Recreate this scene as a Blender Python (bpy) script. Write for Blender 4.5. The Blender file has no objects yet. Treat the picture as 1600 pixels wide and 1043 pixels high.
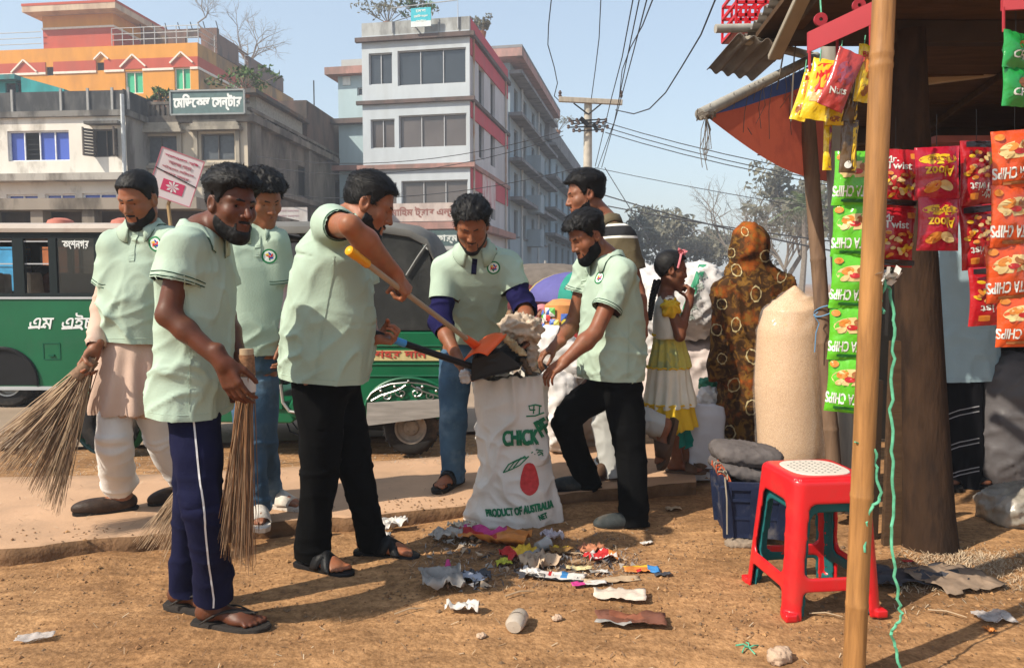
import bpy,bmesh,math,random
import numpy as np
from mathutils import Vector,Matrix
from mathutils.bvhtree import BVHTree
from mathutils.geometry import tessellate_polygon,interpolate_bezier
# ------------------------------------------------------------------ camera, sky, sun, exposure
SC = bpy.context.scene
COL = SC.collection
F_PX,CX,CY,HOR,CAM_H = 1180.0,800.0,521.5,440.0,1.28
TH = math.atan((CY - HOR) / F_PX)
cam = bpy.data.cameras.new('camera')
cam.sensor_width = 36.0
cam.lens = 36.0 * F_PX / 1600.0
cam.clip_start,cam.clip_end = 0.05,3000.0
cam_ob = bpy.data.objects.new('camera',cam)
COL.objects.link(cam_ob)
cam_ob.location = (0,0,CAM_H)
cam_ob.rotation_euler = (math.pi / 2 - TH,0,0)
SC.camera = cam_ob
SUN_DIR = Vector((-0.84,-0.50,0.90)).normalized()      # towards the sun
SUN_EL = math.asin(SUN_DIR.z)
SUN_AZ = math.atan2(SUN_DIR.x,SUN_DIR.y)               # clockwise from +Y
world = bpy.data.worlds.new('World')
SC.world = world
world.use_nodes = True
wn,wl = world.node_tree.nodes,world.node_tree.links
wn.clear()
w_out = wn.new('ShaderNodeOutputWorld')
w_bg = wn.new('ShaderNodeBackground')
w_sky = wn.new('ShaderNodeTexSky')
w_sky.sky_type = 'NISHITA'
w_sky.sun_disc = False
w_sky.sun_elevation = SUN_EL
w_sky.sun_rotation = SUN_AZ
w_sky.air_density = 1.3
w_sky.dust_density = 1.0
w_sky.ozone_density = 1.0
w_bg.inputs['Strength'].default_value = 0.14
w_mix = wn.new('ShaderNodeMix')                          # dust in the air: the clear sky greyed evenly towards white
w_mix.data_type = 'RGBA'
w_mix.inputs[0].default_value = 0.38
w_mix.inputs[7].default_value = (3.6,4.15,4.7,1)
wl.new(w_sky.outputs[0],w_mix.inputs[6])
wl.new(w_mix.outputs[2],w_bg.inputs[0])
wl.new(w_bg.outputs[0],w_out.inputs[0])
sun = bpy.data.lights.new('sun','SUN')
sun.energy = 5.0
sun.angle = math.radians(0.6)
sun.color = (1.0,0.91,0.76)
sun_ob = bpy.data.objects.new('sun',sun)
COL.objects.link(sun_ob)
sun_ob.location = (-20,-5,30)
sun_ob.rotation_euler = (-SUN_DIR).to_track_quat('-Z','Y').to_euler()
SC.view_settings.view_transform = 'Standard'
SC.view_settings.look = 'None'
SC.view_settings.exposure = 0.5
SC.view_settings.gamma = 1.0
SC.view_settings.use_curve_mapping = False
SC.render.engine = 'CYCLES'
SC.cycles.use_denoising = True
SC.cycles.max_bounces = 6
SC.cycles.diffuse_bounces = 3
SC.cycles.glossy_bounces = 3
SC.cycles.transmission_bounces = 5
SC.cycles.transparent_max_bounces = 12
SC.cycles.volume_bounces = 0
SC.cycles.caustics_reflective = False
SC.cycles.caustics_refractive = False
# ------------------------------------------------------------------ geometry of the view: where a sight line meets a depth or a plane
def ray(px,py):
 u,v = (px - CX) / F_PX,-(py - CY) / F_PX
 c,s = math.cos(TH),math.sin(TH)
 return Vector((u,c + v * s,-s + v * c))
def P(px,py,d):
 r = ray(px,py)
 return Vector((0,0,CAM_H)) + r * (d / r.y)
def G(px,py,z=0.0):
 r = ray(px,py)
 return Vector((0,0,CAM_H)) + r * ((z - CAM_H) / r.z)
# ------------------------------------------------------------------ materials
MATS = {}
def srgb(h):
 h = h.lstrip('#')
 c = [int(h[i:i + 2],16) / 255 for i in (0,2,4)]
 return tuple((x / 12.92 if x <= .04045 else ((x + .055) / 1.055) ** 2.4) for x in c)
def mat(name,col,rough=.7,var=.12,scale=8.0,bump=.0,bscale=60.0,metal=0.0,col2=None,c2lo=.45,c2hi=.62,c2scale=3.0,
  spec=.2,alpha=1.0,trans=0.0,detail=4.0,stretch=(1,1,1),sheen=0.0,coat=0.0,bdist=.01,emit=None):
 """plain procedural surface: base colour with soft value noise, optional second colour in patches, fine bump"""
 if name in MATS: return MATS[name]
 m = bpy.data.materials.new(name);m.use_nodes = True
 N,L = m.node_tree.nodes,m.node_tree.links
 b = N['Principled BSDF']
 if isinstance(col,str): col = srgb(col)
 if isinstance(col2,str): col2 = srgb(col2)
 b.inputs['Roughness'].default_value = rough
 b.inputs['Metallic'].default_value = metal
 b.inputs['Specular IOR Level'].default_value = spec
 b.inputs['Alpha'].default_value = alpha
 b.inputs['Transmission Weight'].default_value = trans
 b.inputs['Sheen Weight'].default_value = sheen
 b.inputs['Coat Weight'].default_value = coat
 tc = N.new('ShaderNodeTexCoord');mp = N.new('ShaderNodeMapping')
 mp.inputs['Scale'].default_value = stretch
 L.new(tc.outputs['Object'],mp.inputs[0])
 nz = N.new('ShaderNodeTexNoise');nz.inputs['Scale'].default_value = scale;nz.inputs['Detail'].default_value = detail
 L.new(mp.outputs[0],nz.inputs[0])
 rp = N.new('ShaderNodeValToRGB')
 rp.color_ramp.elements[0].position = .3;rp.color_ramp.elements[1].position = .7
 lo,hi = 1 - var,1 + var
 rp.color_ramp.elements[0].color = (*[x * lo for x in col],1)
 rp.color_ramp.elements[1].color = (*[min(1,x * hi) for x in col],1)
 L.new(nz.outputs[0],rp.inputs[0])
 out = rp.outputs[0]
 if col2 is not None:
  n2 = N.new('ShaderNodeTexNoise');n2.inputs['Scale'].default_value = c2scale;n2.inputs['Detail'].default_value = 6
  n2.inputs['Roughness'].default_value = .62
  L.new(mp.outputs[0],n2.inputs[0])
  r2 = N.new('ShaderNodeValToRGB');r2.color_ramp.elements[0].position = c2lo;r2.color_ramp.elements[1].position = c2hi
  L.new(n2.outputs[0],r2.inputs[0])
  mx = N.new('ShaderNodeMix');mx.data_type = 'RGBA'
  L.new(r2.outputs[0],mx.inputs[0]);L.new(out,mx.inputs[6]);mx.inputs[7].default_value = (*col2,1)
  out = mx.outputs[2]
 L.new(out,b.inputs['Base Color'])
 if bump:
  nb = N.new('ShaderNodeTexNoise');nb.inputs['Scale'].default_value = bscale;nb.inputs['Detail'].default_value = 5
  L.new(mp.outputs[0],nb.inputs[0])
  bp = N.new('ShaderNodeBump');bp.inputs['Strength'].default_value = bump;bp.inputs['Distance'].default_value = bdist
  L.new(nb.outputs[0],bp.inputs['Height']);L.new(bp.outputs[0],b.inputs['Normal'])
 if emit: b.inputs['Emission Color'].default_value = (*col,1);b.inputs['Emission Strength'].default_value = emit
 MATS[name] = m
 return m
# ------------------------------------------------------------------ objects
def thing(name,label,cat,loc=(0,0,0),rz=0.0,group=None):
 o = bpy.data.objects.new(name,None);COL.objects.link(o)
 o.location = loc;o.rotation_euler = (0,0,rz);o.empty_display_size = .1
 tag(o,label,cat,group)
 return o
def tag(o,label=None,cat=None,group=None,kind=None):
 if label: o['label'] = label
 if cat: o['category'] = cat
 if group: o['group'] = group
 if kind: o['kind'] = kind
 return o
def link(name,me,m=None,parent=None,smooth=False,loc=None):
 o = bpy.data.objects.new(name,me);COL.objects.link(o)
 if m is not None:
  for mm in (m if isinstance(m,(list,tuple)) else [m]): me.materials.append(mm)
 if parent is not None: o.parent = parent
 if loc is not None: o.location = loc
 if smooth: me.polygons.foreach_set('use_smooth',[True] * len(me.polygons))
 return o
def pyd(name,V,F,m=None,parent=None,smooth=False,mi=None,loc=None):
 me = bpy.data.meshes.new(name);me.from_pydata([tuple(v) for v in V],[],[tuple(f) for f in F]);me.update()
 o = link(name,me,m,parent,smooth,loc)
 if mi is not None: me.polygons.foreach_set('material_index',mi)
 return o
class MB:
 """collects boxes, bars, tubes, lathes and polygons, then links them as ONE mesh object"""
 def __init__(s): s.V,s.F,s.M = [],[],[]
 def add(s,V,F,mi=0):
  o = len(s.V);s.V += [Vector(v) for v in V];s.F += [tuple(i + o for i in f) for f in F];s.M += [mi] * len(F);return s
 def box(s,a,b,mi=0):
  (x0,y0,z0),(x1,y1,z1) = a,b
  V = [(x0,y0,z0),(x1,y0,z0),(x1,y1,z0),(x0,y1,z0),(x0,y0,z1),(x1,y0,z1),(x1,y1,z1),(x0,y1,z1)]
  return s.add(V,[(0,3,2,1),(4,5,6,7),(0,1,5,4),(1,2,6,5),(2,3,7,6),(3,0,4,7)],mi)
 def bar(s,a,b,w,h,up=(0,0,1),mi=0):
  """rectangular bar from a to b"""
  a,b = Vector(a),Vector(b);t = (b - a).normalized();u = Vector(up)
  r = t.cross(u)
  if r.length < 1e-4: r = t.cross(Vector((1,0,0)))
  r.normalize();u = r.cross(t)
  V = []
  for p in (a,b):
   for sx,sy in ((-1,-1),(1,-1),(1,1),(-1,1)): V.append(p + r * (w / 2 * sx) + u * (h / 2 * sy))
  return s.add(V,[(0,1,2,3),(7,6,5,4),(0,4,5,1),(1,5,6,2),(2,6,7,3),(3,7,4,0)],mi)
 def tube(s,pts,rad,n=8,mi=0,cap=True,close=False,flat=1.0):
  pts = [Vector(p) for p in pts]
  if not isinstance(rad,(list,tuple)): rad = [rad] * len(pts)
  V,F = [],[];prev = None
  for i,p in enumerate(pts):
   if close: t = pts[(i + 1) % len(pts)] - pts[i - 1]
   else: t = pts[min(i + 1,len(pts) - 1)] - pts[max(i - 1,0)]
   t.normalize()
   if prev is None:
    r = t.cross(Vector((0,0,1)))
    if r.length < .05: r = t.cross(Vector((0,1,0)))
   else: r = prev - t * prev.dot(t)
   r.normalize();prev = r;u = t.cross(r)
   for k in range(n):
    a = 2 * math.pi * k / n
    V.append(p + r * (math.cos(a) * rad[i]) + u * (math.sin(a) * rad[i] * flat))
  m = len(pts)
  for i in range(m if close else m - 1):
   for k in range(n):
    a,b = i * n + k,i * n + (k + 1) % n
    j = ((i + 1) % m) * n
    F.append((a,b,j + (k + 1) % n,j + k))
  if cap and not close:
   F.append(tuple(range(n))[::-1]);F.append(tuple((m - 1) * n + k for k in range(n)))
  return s.add(V,F,mi)
 def lathe(s,prof,n=24,org=(0,0,0),ax='z',mi=0):
  """profile of (radius, height) turned about an axis through org"""
  V,F = [],[];org = Vector(org)
  for r,h in prof:
   for k in range(n):
    a = 2 * math.pi * k / n;c,q = r * math.cos(a),r * math.sin(a)
    V.append(org + Vector({'z': (c,q,h),'y': (c,h,-q),'x': (h,c,q)}[ax]))
  for i in range(len(prof) - 1):
   for k in range(n):
    a,b = i * n + k,i * n + (k + 1) % n
    F.append((a,b,b + n,a + n))
  return s.add(V,F,mi)
 def prism(s,poly,a,b,ax='y',mi=0):
  """2-D outline (counter-clockwise) extruded from a to b along an axis"""
  n = len(poly);V = []
  for h in (a,b):
   for (p,q) in poly: V.append({'y': (p,h,q),'x': (h,p,q),'z': (p,q,h)}[ax])
  F = [tuple(range(n)),tuple(range(2 * n - 1,n - 1,-1))]
  for i in range(n): F.append((i,i + n,(i + 1) % n + n,(i + 1) % n))
  return s.add(V,F,mi)
 def build(s,name,m=None,parent=None,smooth=False,bevel=0.0,loc=None,off=None,fix=True):
  V = s.V if off is None else [v - Vector(off) for v in s.V]
  me = bpy.data.meshes.new(name);me.from_pydata([tuple(v) for v in V],[],s.F);me.update()
  if fix or bevel:
   bm = bmesh.new();bm.from_mesh(me)
   bmesh.ops.recalc_face_normals(bm,faces=bm.faces)
   if bevel:
    ed = [e for e in bm.edges if len(e.link_faces) == 2 and e.calc_face_angle(0) > .6]
    bmesh.ops.bevel(bm,geom=ed,offset=bevel,segments=1,affect='EDGES',profile=.5,clamp_overlap=True)
   bm.to_mesh(me);bm.free()
   if not bevel: me.polygons.foreach_set('material_index',s.M)
  else: me.polygons.foreach_set('material_index',s.M)
  o = link(name,me,m,parent,False,loc)
  if smooth:
   me.polygons.foreach_set('use_smooth',[True] * len(me.polygons))
   try: me.set_sharp_from_angle(angle=math.radians(40))
   except Exception: pass
  return o
def vnoise(p,seed=0):
 """value noise on an (n,3) array, range -1..1"""
 p = np.asarray(p,float);i = np.floor(p).astype(np.int64);f = p - i;f = f * f * (3 - 2 * f)
 def h(a,b,c):
  n = (a * 374761393 + b * 668265263 + c * 2147483647 + seed * 1274126177) & 0xFFFFFFFF
  n = ((n ^ (n >> 13)) * 1274126177) & 0xFFFFFFFF
  return ((n ^ (n >> 16)) & 0xFFFF) / 32767.5 - 1
 x,y,z = i[:,0],i[:,1],i[:,2];r = 0
 for dx in (0,1):
  for dy in (0,1):
   for dz in (0,1):
    w = (f[:,0] if dx else 1 - f[:,0]) * (f[:,1] if dy else 1 - f[:,1]) * (f[:,2] if dz else 1 - f[:,2])
    r = r + w * h(x + dx,y + dy,z + dz)
 return r
def fbm(p,seed=0,oct=3):
 p = np.asarray(p,float)
 return sum(vnoise(p * 2 ** k,seed + k) / 2 ** k for k in range(oct))
# ------------------------------------------------------------------ lettering (built-in font, every stroke filled on its own)
def text_polys(s,size=1.0,sx=1.0,shear=0.0):
 c = bpy.data.curves.new('lettering','FONT');c.body = s;c.size = size;c.shear = shear;c.resolution_u = 3
 o = bpy.data.objects.new('lettering',c);COL.objects.link(o)
 dg = bpy.context.evaluated_depsgraph_get();dg.update()
 cu = o.evaluated_get(dg).to_curve(dg)
 polys = []
 for sp in cu.splines:
  bp = sp.bezier_points;pts = []
  n = len(bp)
  for i in range(n):
   a,b = bp[i],bp[(i + 1) % n]
   q = interpolate_bezier(a.co,a.handle_right,b.handle_left,b.co,4)
   pts += [(v.x * sx,v.y) for v in q[:-1]]
  if len(pts) > 2: polys.append(pts)
 o.to_curve_clear();bpy.data.objects.remove(o);bpy.data.curves.remove(c)
 area = lambda p: sum(p[i][0] * p[(i + 1) % len(p)][1] - p[(i + 1) % len(p)][0] * p[i][1] for i in range(len(p))) / 2
 def inside(pt,p):
  x,y = pt;r = False
  for i in range(len(p)):
   (x1,y1),(x2,y2) = p[i],p[i - 1]
   if (y1 > y) != (y2 > y) and x < (x2 - x1) * (y - y1) / (y2 - y1) + x1: r = not r
  return r
 if not polys: return [],(0,0,0,0)
 A = [area(p) for p in polys];sg = 1 if A[int(np.argmax(np.abs(A)))] > 0 else -1
 outs = [(p,[]) for p,a in zip(polys,A) if a * sg > 0]
 for p,a in zip(polys,A):
  if a * sg <= 0:
   c2 = [o2 for o2 in outs if inside(p[0],o2[0])]
   if c2: min(c2,key=lambda o2: abs(area(o2[0])))[1].append(p)
 xs = [x for p in polys for x,_ in p];ys = [y for p in polys for _,y in p]
 return outs,(min(xs),min(ys),max(xs),max(ys))
def text_mesh(s,w,h,shear=0.0,bold=0.0):
 """flat lettering fitted to a w x h box centred on the origin in the XY plane -> (verts, faces)"""
 outs,(x0,y0,x1,y1) = text_polys(s,1.0,1.0,shear)
 V,F = [],[]
 kx,ky = w / max(1e-6,x1 - x0),h / max(1e-6,y1 - y0)
 if bold:
  V0,F0 = text_mesh(s,w * (1 - bold * h / w),h * (1 - bold),shear)
  for i,(a,b) in enumerate(((-.5,-.5),(.5,.5),(-.5,.5),(.5,-.5),(0,0))):
   o = len(V);V += [(x + a * bold * h,y + b * bold * h,z + .0006 * i) for x,y,z in V0];F += [tuple(k + o for k in f) for f in F0]
  return V,F
 for i,(p,holes) in enumerate(outs):
  loops = [p] + holes;flat = [q for l in loops for q in l]
  tri = tessellate_polygon([[Vector((x,y,0)) for x,y in l] for l in loops])
  o = len(V)
  V += [((x - (x0 + x1) / 2) * kx,(y - (y0 + y1) / 2) * ky,.0002 * (i % 3)) for x,y in flat]
  for t in tri:
   a,b,c = [V[o + k] for k in t]
   F.append(tuple(o + k for k in (t if (b[0] - a[0]) * (c[1] - a[1]) - (c[0] - a[0]) * (b[1] - a[1]) > 0 else t[::-1])))
 return V,F
def lettering(name,s,w,h,m,parent,M4,shear=0.0,bold=.06):
 V,F = text_mesh(s,w,h,shear,bold)
 return pyd(name,[M4 @ Vector(v) for v in V],F,m,parent)
def frame4(o,x,y):
 """matrix whose XY plane is spanned by x and y at o"""
 x = Vector(x).normalized();y = Vector(y);z = x.cross(y).normalized();y = z.cross(x)
 return Matrix(((x.x,y.x,z.x,o[0]),(x.y,y.y,z.y,o[1]),(x.z,y.z,z.z,o[2]),(0,0,0,1)))
# ------------------------------------------------------------------ implicit modelling: shapes as distance functions, meshed by surface nets
def A3(v): return np.array((v[0],v[1],v[2]),float)
def rcone(a,b,r1,r2=None):
 a,b = A3(a),A3(b);r2 = r1 if r2 is None else r2;ba = b - a;L2 = max(1e-9,ba @ ba)
 def f(p):
  t = np.clip(((p - a) @ ba) / L2,0,1)
  return np.linalg.norm(p - a - t[:,None] * ba,axis=1) - (r1 + (r2 - r1) * t)
 return f
def ellip(c,r,R=None):
 c = A3(c);r = np.array(r,float);Rm = None if R is None else np.array(R,float)
 def f(p):
  q = p - c
  if Rm is not None: q = q @ Rm
  k0 = np.linalg.norm(q / r,axis=1);k1 = np.linalg.norm(q / (r * r),axis=1)
  return np.where(k1 > 1e-9,k0 * (k0 - 1) / np.maximum(k1,1e-9),-r.min())
 return f
def rbox(c,h,rad=.01,R=None):
 c = A3(c);h = np.array(h,float) - rad;Rm = None if R is None else np.array(R,float)
 def f(p):
  q = p - c
  if Rm is not None: q = q @ Rm
  q = np.abs(q) - h
  return np.linalg.norm(np.maximum(q,0),axis=1) + np.minimum(q.max(axis=1),0) - rad
 return f
def loft(pts,a,b,right,cap0=True,cap1=True,pw=2.0):
 """elliptical cross-sections (half width a along `right`, half depth b) strung along a polyline; flat ends"""
 pts = [A3(p) for p in pts];n = len(pts)
 rs = [A3(right)] * n if not isinstance(right,list) else [A3(r) for r in right]
 a = list(a);b = list(b)
 def f(p):
  best = np.full(len(p),1e9)
  for i in range(n - 1):
   ba = pts[i + 1] - pts[i];L = math.sqrt(ba @ ba);u = ba / L
   tr = ((p - pts[i]) @ u) / L
   t = np.clip(tr,0,1)
   q = p - pts[i] - t[:,None] * ba
   r = rs[i] + (rs[i + 1] - rs[i]) * .5;r = r - u * (r @ u);r /= np.linalg.norm(r);w = np.cross(u,r)
   s = t * t * (3 - 2 * t) * .5 + t * .5
   aa = a[i] + (a[i + 1] - a[i]) * s;bb = b[i] + (b[i + 1] - b[i]) * s
   x,y = q @ r,q @ w
   if pw == 2.0: k = np.sqrt((x / aa) ** 2 + (y / bb) ** 2)
   else: k = ((np.abs(x / aa)) ** pw + (np.abs(y / bb)) ** pw) ** (1 / pw)
   d = (k - 1) * np.minimum(aa,bb)
   ax = np.where(tr < 0,-tr * L,np.where(tr > 1,(tr - 1) * L,-1.0))
   if (i == 0 and cap0): d = np.where(tr < 0,np.maximum(d,-tr * L),d)
   elif i == 0 or True: d = np.where(tr < 0,np.sqrt(np.maximum(d,0) ** 2 + (tr * L) ** 2) + np.minimum(d,0),d) if not (i == 0 and cap0) else d
   if i == n - 2 and cap1: d = np.where(tr > 1,np.maximum(d,(tr - 1) * L),d)
   else: d = np.where(tr > 1,np.sqrt(np.maximum(d,0) ** 2 + ((tr - 1) * L) ** 2) + np.minimum(d,0),d)
   best = np.minimum(best,d)
  return best
 return f
def smin(x,y,k):
 h = np.clip(.5 + .5 * (y - x) / k,0,1)
 return y + (x - y) * h - k * h * (1 - h)
def U(fs,k=.02):
 fs = list(fs)
 def f(p):
  d = fs[0](p)
  for g in fs[1:]:
   if isinstance(g,tuple): d = smin(d,g[0](p),g[1])
   else: d = smin(d,g(p),k) if k > 0 else np.minimum(d,g(p))
  return d
 return f
def sub(f,g,k=.004):
 return lambda p: -smin(-f(p),g(p),k)
def inter(f,g):
 return lambda p: np.maximum(f(p),g(p))
def off(f,r): return lambda p: f(p) - r
def half(o,n):
 o,n = A3(o),A3(n);n = n / np.linalg.norm(n)
 return lambda p: (p - o) @ n          # negative behind the plane
def sdf_mesh(f,lo,hi,h,holes=()):
 """naive surface nets over a box, evaluated only near the surface -> (verts, quads). cells inside a `holes` box are left out"""
 lo = A3(lo);hi = A3(hi);B = 4
 nb = np.maximum(2,np.ceil((hi - lo) / (h * B)).astype(int))
 n = nb * B
 cx = [lo[i] + (np.arange(nb[i]) * B + B / 2 - .5) * h for i in range(3)]
 C = np.stack(np.meshgrid(*cx,indexing='ij'),-1).reshape(-1,3)
 dc = f(C)
 act = np.abs(dc) < h * B * 1.35
 D = np.repeat(np.repeat(np.repeat(dc.reshape(nb),B,0),B,1),B,2)
 idx = np.argwhere(act.reshape(nb))
 if len(idx) == 0: return np.zeros((0,3)),np.zeros((0,4),int)
 loc = np.stack(np.meshgrid(*[np.arange(B)] * 3,indexing='ij'),-1).reshape(-1,3)
 ijk = (idx[:,None,:] * B + loc[None]).reshape(-1,3)
 vals = np.concatenate([f(lo + ijk[s:s + 200000] * h) for s in range(0,len(ijk),200000)])
 D[ijk[:,0],ijk[:,1],ijk[:,2]] = vals
 neg = D < 0
 s8 = sum(neg[dx:n[0] - 1 + dx,dy:n[1] - 1 + dy,dz:n[2] - 1 + dz].astype(np.int8) for dx in (0,1) for dy in (0,1) for dz in (0,1))
 cell = (s8 > 0) & (s8 < 8)
 ci = np.argwhere(cell)
 if len(ci) == 0: return np.zeros((0,3)),np.zeros((0,4),int)
 acc = np.zeros((len(ci),3));cnt = np.zeros(len(ci))
 cor = [(dx,dy,dz) for dx in (0,1) for dy in (0,1) for dz in (0,1)]
 for a in range(8):
  for ax in range(3):
   if cor[a][ax]: continue
   c0 = np.array(cor[a]);c1 = c0.copy();c1[ax] = 1
   i0,i1 = ci + c0,ci + c1
   v0 = D[i0[:,0],i0[:,1],i0[:,2]];v1 = D[i1[:,0],i1[:,1],i1[:,2]]
   cr = (v0 < 0) != (v1 < 0)
   t = np.where(cr,v0 / np.where(np.abs(v0 - v1) < 1e-12,1,v0 - v1),0)
   pt = c0[None] + t[:,None] * (c1 - c0)[None]
   acc += pt * cr[:,None];cnt += cr
 V = lo + (ci + acc / cnt[:,None]) * h
 num = np.full(cell.shape,-1,int);num[cell] = np.arange(len(ci))
 Q = []
 for ax in range(3):
  o1,o2 = (ax + 1) % 3,(ax + 2) % 3
  sl0 = [slice(None)] * 3;sl1 = [slice(None)] * 3
  sl0[ax] = slice(0,n[ax] - 1);sl1[ax] = slice(1,n[ax])
  for s in (o1,o2): sl0[s] = slice(1,n[s] - 1);sl1[s] = slice(1,n[s] - 1)
  a,b = neg[tuple(sl0)],neg[tuple(sl1)]
  e = np.argwhere(a != b)
  if len(e) == 0: continue
  fl = a[e[:,0],e[:,1],e[:,2]]
  e = e.copy();e[:,o1] += 1;e[:,o2] += 1
  def g(d1,d2):
   q = e.copy();q[:,o1] -= d1;q[:,o2] -= d2
   return num[q[:,0],q[:,1],q[:,2]]
  q = np.stack([g(1,1),g(0,1),g(0,0),g(1,0)],1)
  q[~fl] = q[~fl][:,::-1]
  Q.append(q)
 Q = np.concatenate(Q);Q = Q[(Q >= 0).all(1)]
 if len(holes):
  c = V[Q].mean(1);keep = np.ones(len(Q),bool)
  for a,b in holes: keep &= ~((c > A3(a)).all(1) & (c < A3(b)).all(1))
  Q = Q[keep]
  used = np.unique(Q);mp = np.full(len(V),-1);mp[used] = np.arange(len(used));V = V[used];Q = mp[Q]
 return V,Q
def vnormals(V,Q):
 n = np.zeros_like(V)
 d = np.cross(V[Q[:,2]] - V[Q[:,0]],V[Q[:,3]] - V[Q[:,1]])
 for k in range(4): np.add.at(n,Q[:,k],d)
 return n / np.maximum(np.linalg.norm(n,axis=1),1e-12)[:,None]
def relax(V,Q,it=1,lam=.5):
 for _ in range(it):
  s = np.zeros_like(V);c = np.zeros(len(V))
  for k in range(4):
   a,b = Q[:,k],Q[:,(k + 1) % 4]
   np.add.at(s,a,V[b]);np.add.at(c,a,1);np.add.at(s,b,V[a]);np.add.at(c,b,1)
  V = V + lam * (s / np.maximum(c,1)[:,None] - V)
 return V
def joinq(parts):
 Vs,Qs,o = [],[],0
 for V,Q in parts: Vs.append(V);Qs.append(Q + o);o += len(V)
 return np.concatenate(Vs),np.concatenate(Qs)
def npmesh(name,V,Q,m,parent=None,smooth=True,org=None,mi=None):
 me = bpy.data.meshes.new(name)
 V = np.asarray(V,float) - (0 if org is None else A3(org))
 me.vertices.add(len(V));me.vertices.foreach_set('co',V.astype(np.float32).ravel())
 Q = np.asarray(Q);k = Q.shape[1]
 me.loops.add(len(Q) * k);me.loops.foreach_set('vertex_index',Q.astype(np.int32).ravel())
 me.polygons.add(len(Q));me.polygons.foreach_set('loop_start',np.arange(0,len(Q) * k,k,dtype=np.int32))
 me.update(calc_edges=True)
 o = link(name,me,m,parent,smooth)
 if mi is not None: me.polygons.foreach_set('material_index',np.asarray(mi,np.int32))
 return o
# ------------------------------------------------------------------ people: shared anatomy
def nrm(v): v = A3(v);return v / max(1e-9,np.linalg.norm(v))
def smooth01(x): x = np.clip(x,0,1);return x * x * (3 - 2 * x)
def frame(fwd,up):
 f = nrm(fwd);u = A3(up);r = np.cross(f,u);r = nrm(r);u = np.cross(r,f)
 return np.stack([r,f,u],1)                       # columns right, forward, up
def in_frame(f,C,R,s=1.0):
 C = A3(C)
 return lambda p: s * f(((p - C) @ R) / s)
def mir(v): return (-v[0],v[1],v[2])
def head_parts(o):
 """distance functions of a head in its own frame (x right, y forward, z up; origin between the ears)"""
 w = o.get('w',1.0);jw = o.get('jaw',1.0);eo = o.get('eye',.6);ns = o.get('nose',1.0);ch = o.get('cheek',1.0)
 base = [ellip((0,-.014,.036),(.077 * w,.097,.088)),ellip((0,.02,-.028),(.066 * w,.068,.09))]
 for s in (-1,1):
  base.append(rcone((s * .05 * w * jw,-.004,-.062),(s * .012,.062,-.1),.026,.022))
 base.append(rcone((0,.062,-.1),(0,.064,-.104),.023 * jw))
 skull = U(base,.03)
 fs = [skull]
 for s in (-1,1):
  fs.append((rcone((s * .012,.078,.026),(s * .047 * w,.062,.026),.0125,.010),.014))
  fs.append((ellip((s * .043 * w,.052,-.022),(.024 * ch,.026,.024 * ch)),.02))
 fs.append((rcone((0,.08,.02),(0,.104 * (.5 + .5 * ns),-.026),.0085,.0115 * ns),.012))
 for s in (-1,1): fs.append((ellip((s * .0135 * ns,.092,-.030),(.009,.011,.0085)),.006))
 face = U(fs,.02)
 for s in (-1,1): face = sub(face,ellip((s * .032,.096,.006),(.019,.017,.0115)),.012)
 l = [face]
 for s in (-1,1): l.append((ellip((s * .032,.0645,.006),(.0165,.0142,.0135)),.004))
 # philtrum mound, lips
 l.append((ellip((0,.074,-.060),(.03,.016,.026)),.012))
 l.append((rcone((-.021,.080,-.0605),(0,.0905,-.0575),.0035,.0058),.004))
 l.append((rcone((.021,.080,-.0605),(0,.0905,-.0575),.0035,.0058),.004))
 l.append((rcone((-.017,.082,-.0685),(.017,.082,-.0685),.0065),.005))
 face = U(l,.01)
 face = sub(face,rcone((-.022,.092,-.063),(.022,.092,-.063),.0022),.003)
 for s in (-1,1): face = sub(face,ellip((s * .032,.084,.0045),(.0132,.014,max(.0012,.0062 * eo))),.0015)
 for s in (-1,1): face = sub(face,ellip((s * .0065,.098,-.0385),(.0042,.006,.004)),.002)
 ears = []
 for s in (-1,1):
  e = ellip((s * .079 * w,-.012,-.002),(.0105,.021,.034),frame((-.25 * s * 0,.97,.22),(0,-.22,.97)))
  e = sub(e,ellip((s * (.079 * w + .010),-.006,.002),(.009,.012,.020)),.004)
  ears.append(e)
 full = U([face,(ears[0],.008),(ears[1],.008)])
 return skull,full
def hair_fn(skull,o):
 top,side = o.get('top',.024),o.get('side',.007)
 line = o.get('line',0.0);seed = o.get('seed',1);rough = o.get('rough',1.0);nape = o.get('nape',0.0)
 fringe = o.get('fringe',0.0);swp = o.get('sweep',0.0)
 def f(q):
  x,y,z = q[:,0],q[:,1],q[:,2]
  hl = np.interp(y,[-.12,-.08,-.03,-.002,.008,.022,.03,.045,.06,.075,.11],
     [-.06 + nape,-.058 + nape,-.03,.024,-.012,-.014,.012,.05,.07,.076,.078]) + line
  nh = vnoise(q * np.array([260,120,200]),seed + 21)
  hl = hl + .005 * nh
  hl = hl - fringe * smooth01((y - .02) / .04) * (.6 + .6 * vnoise(q * 55,seed + 9))
  wd = np.where(y < .03,.030,.014);e = smooth01((z - hl) / wd)
  t = side + (top - side) * smooth01((z - .03) / .06) + fringe * .4 * smooth01((y - .03) / .05) * smooth01((z - .04) / .05)
  t = t * (1 + swp * x / .08)
  n = vnoise(q * np.array([95,45,60]),seed) * .45 + vnoise(q * np.array([210,80,140]),seed + 3) * .3
  t = t * (1 + .34 * rough * n)
  return skull(q) * .92 - (t * e - (1 - e) * .014)
 return f
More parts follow.
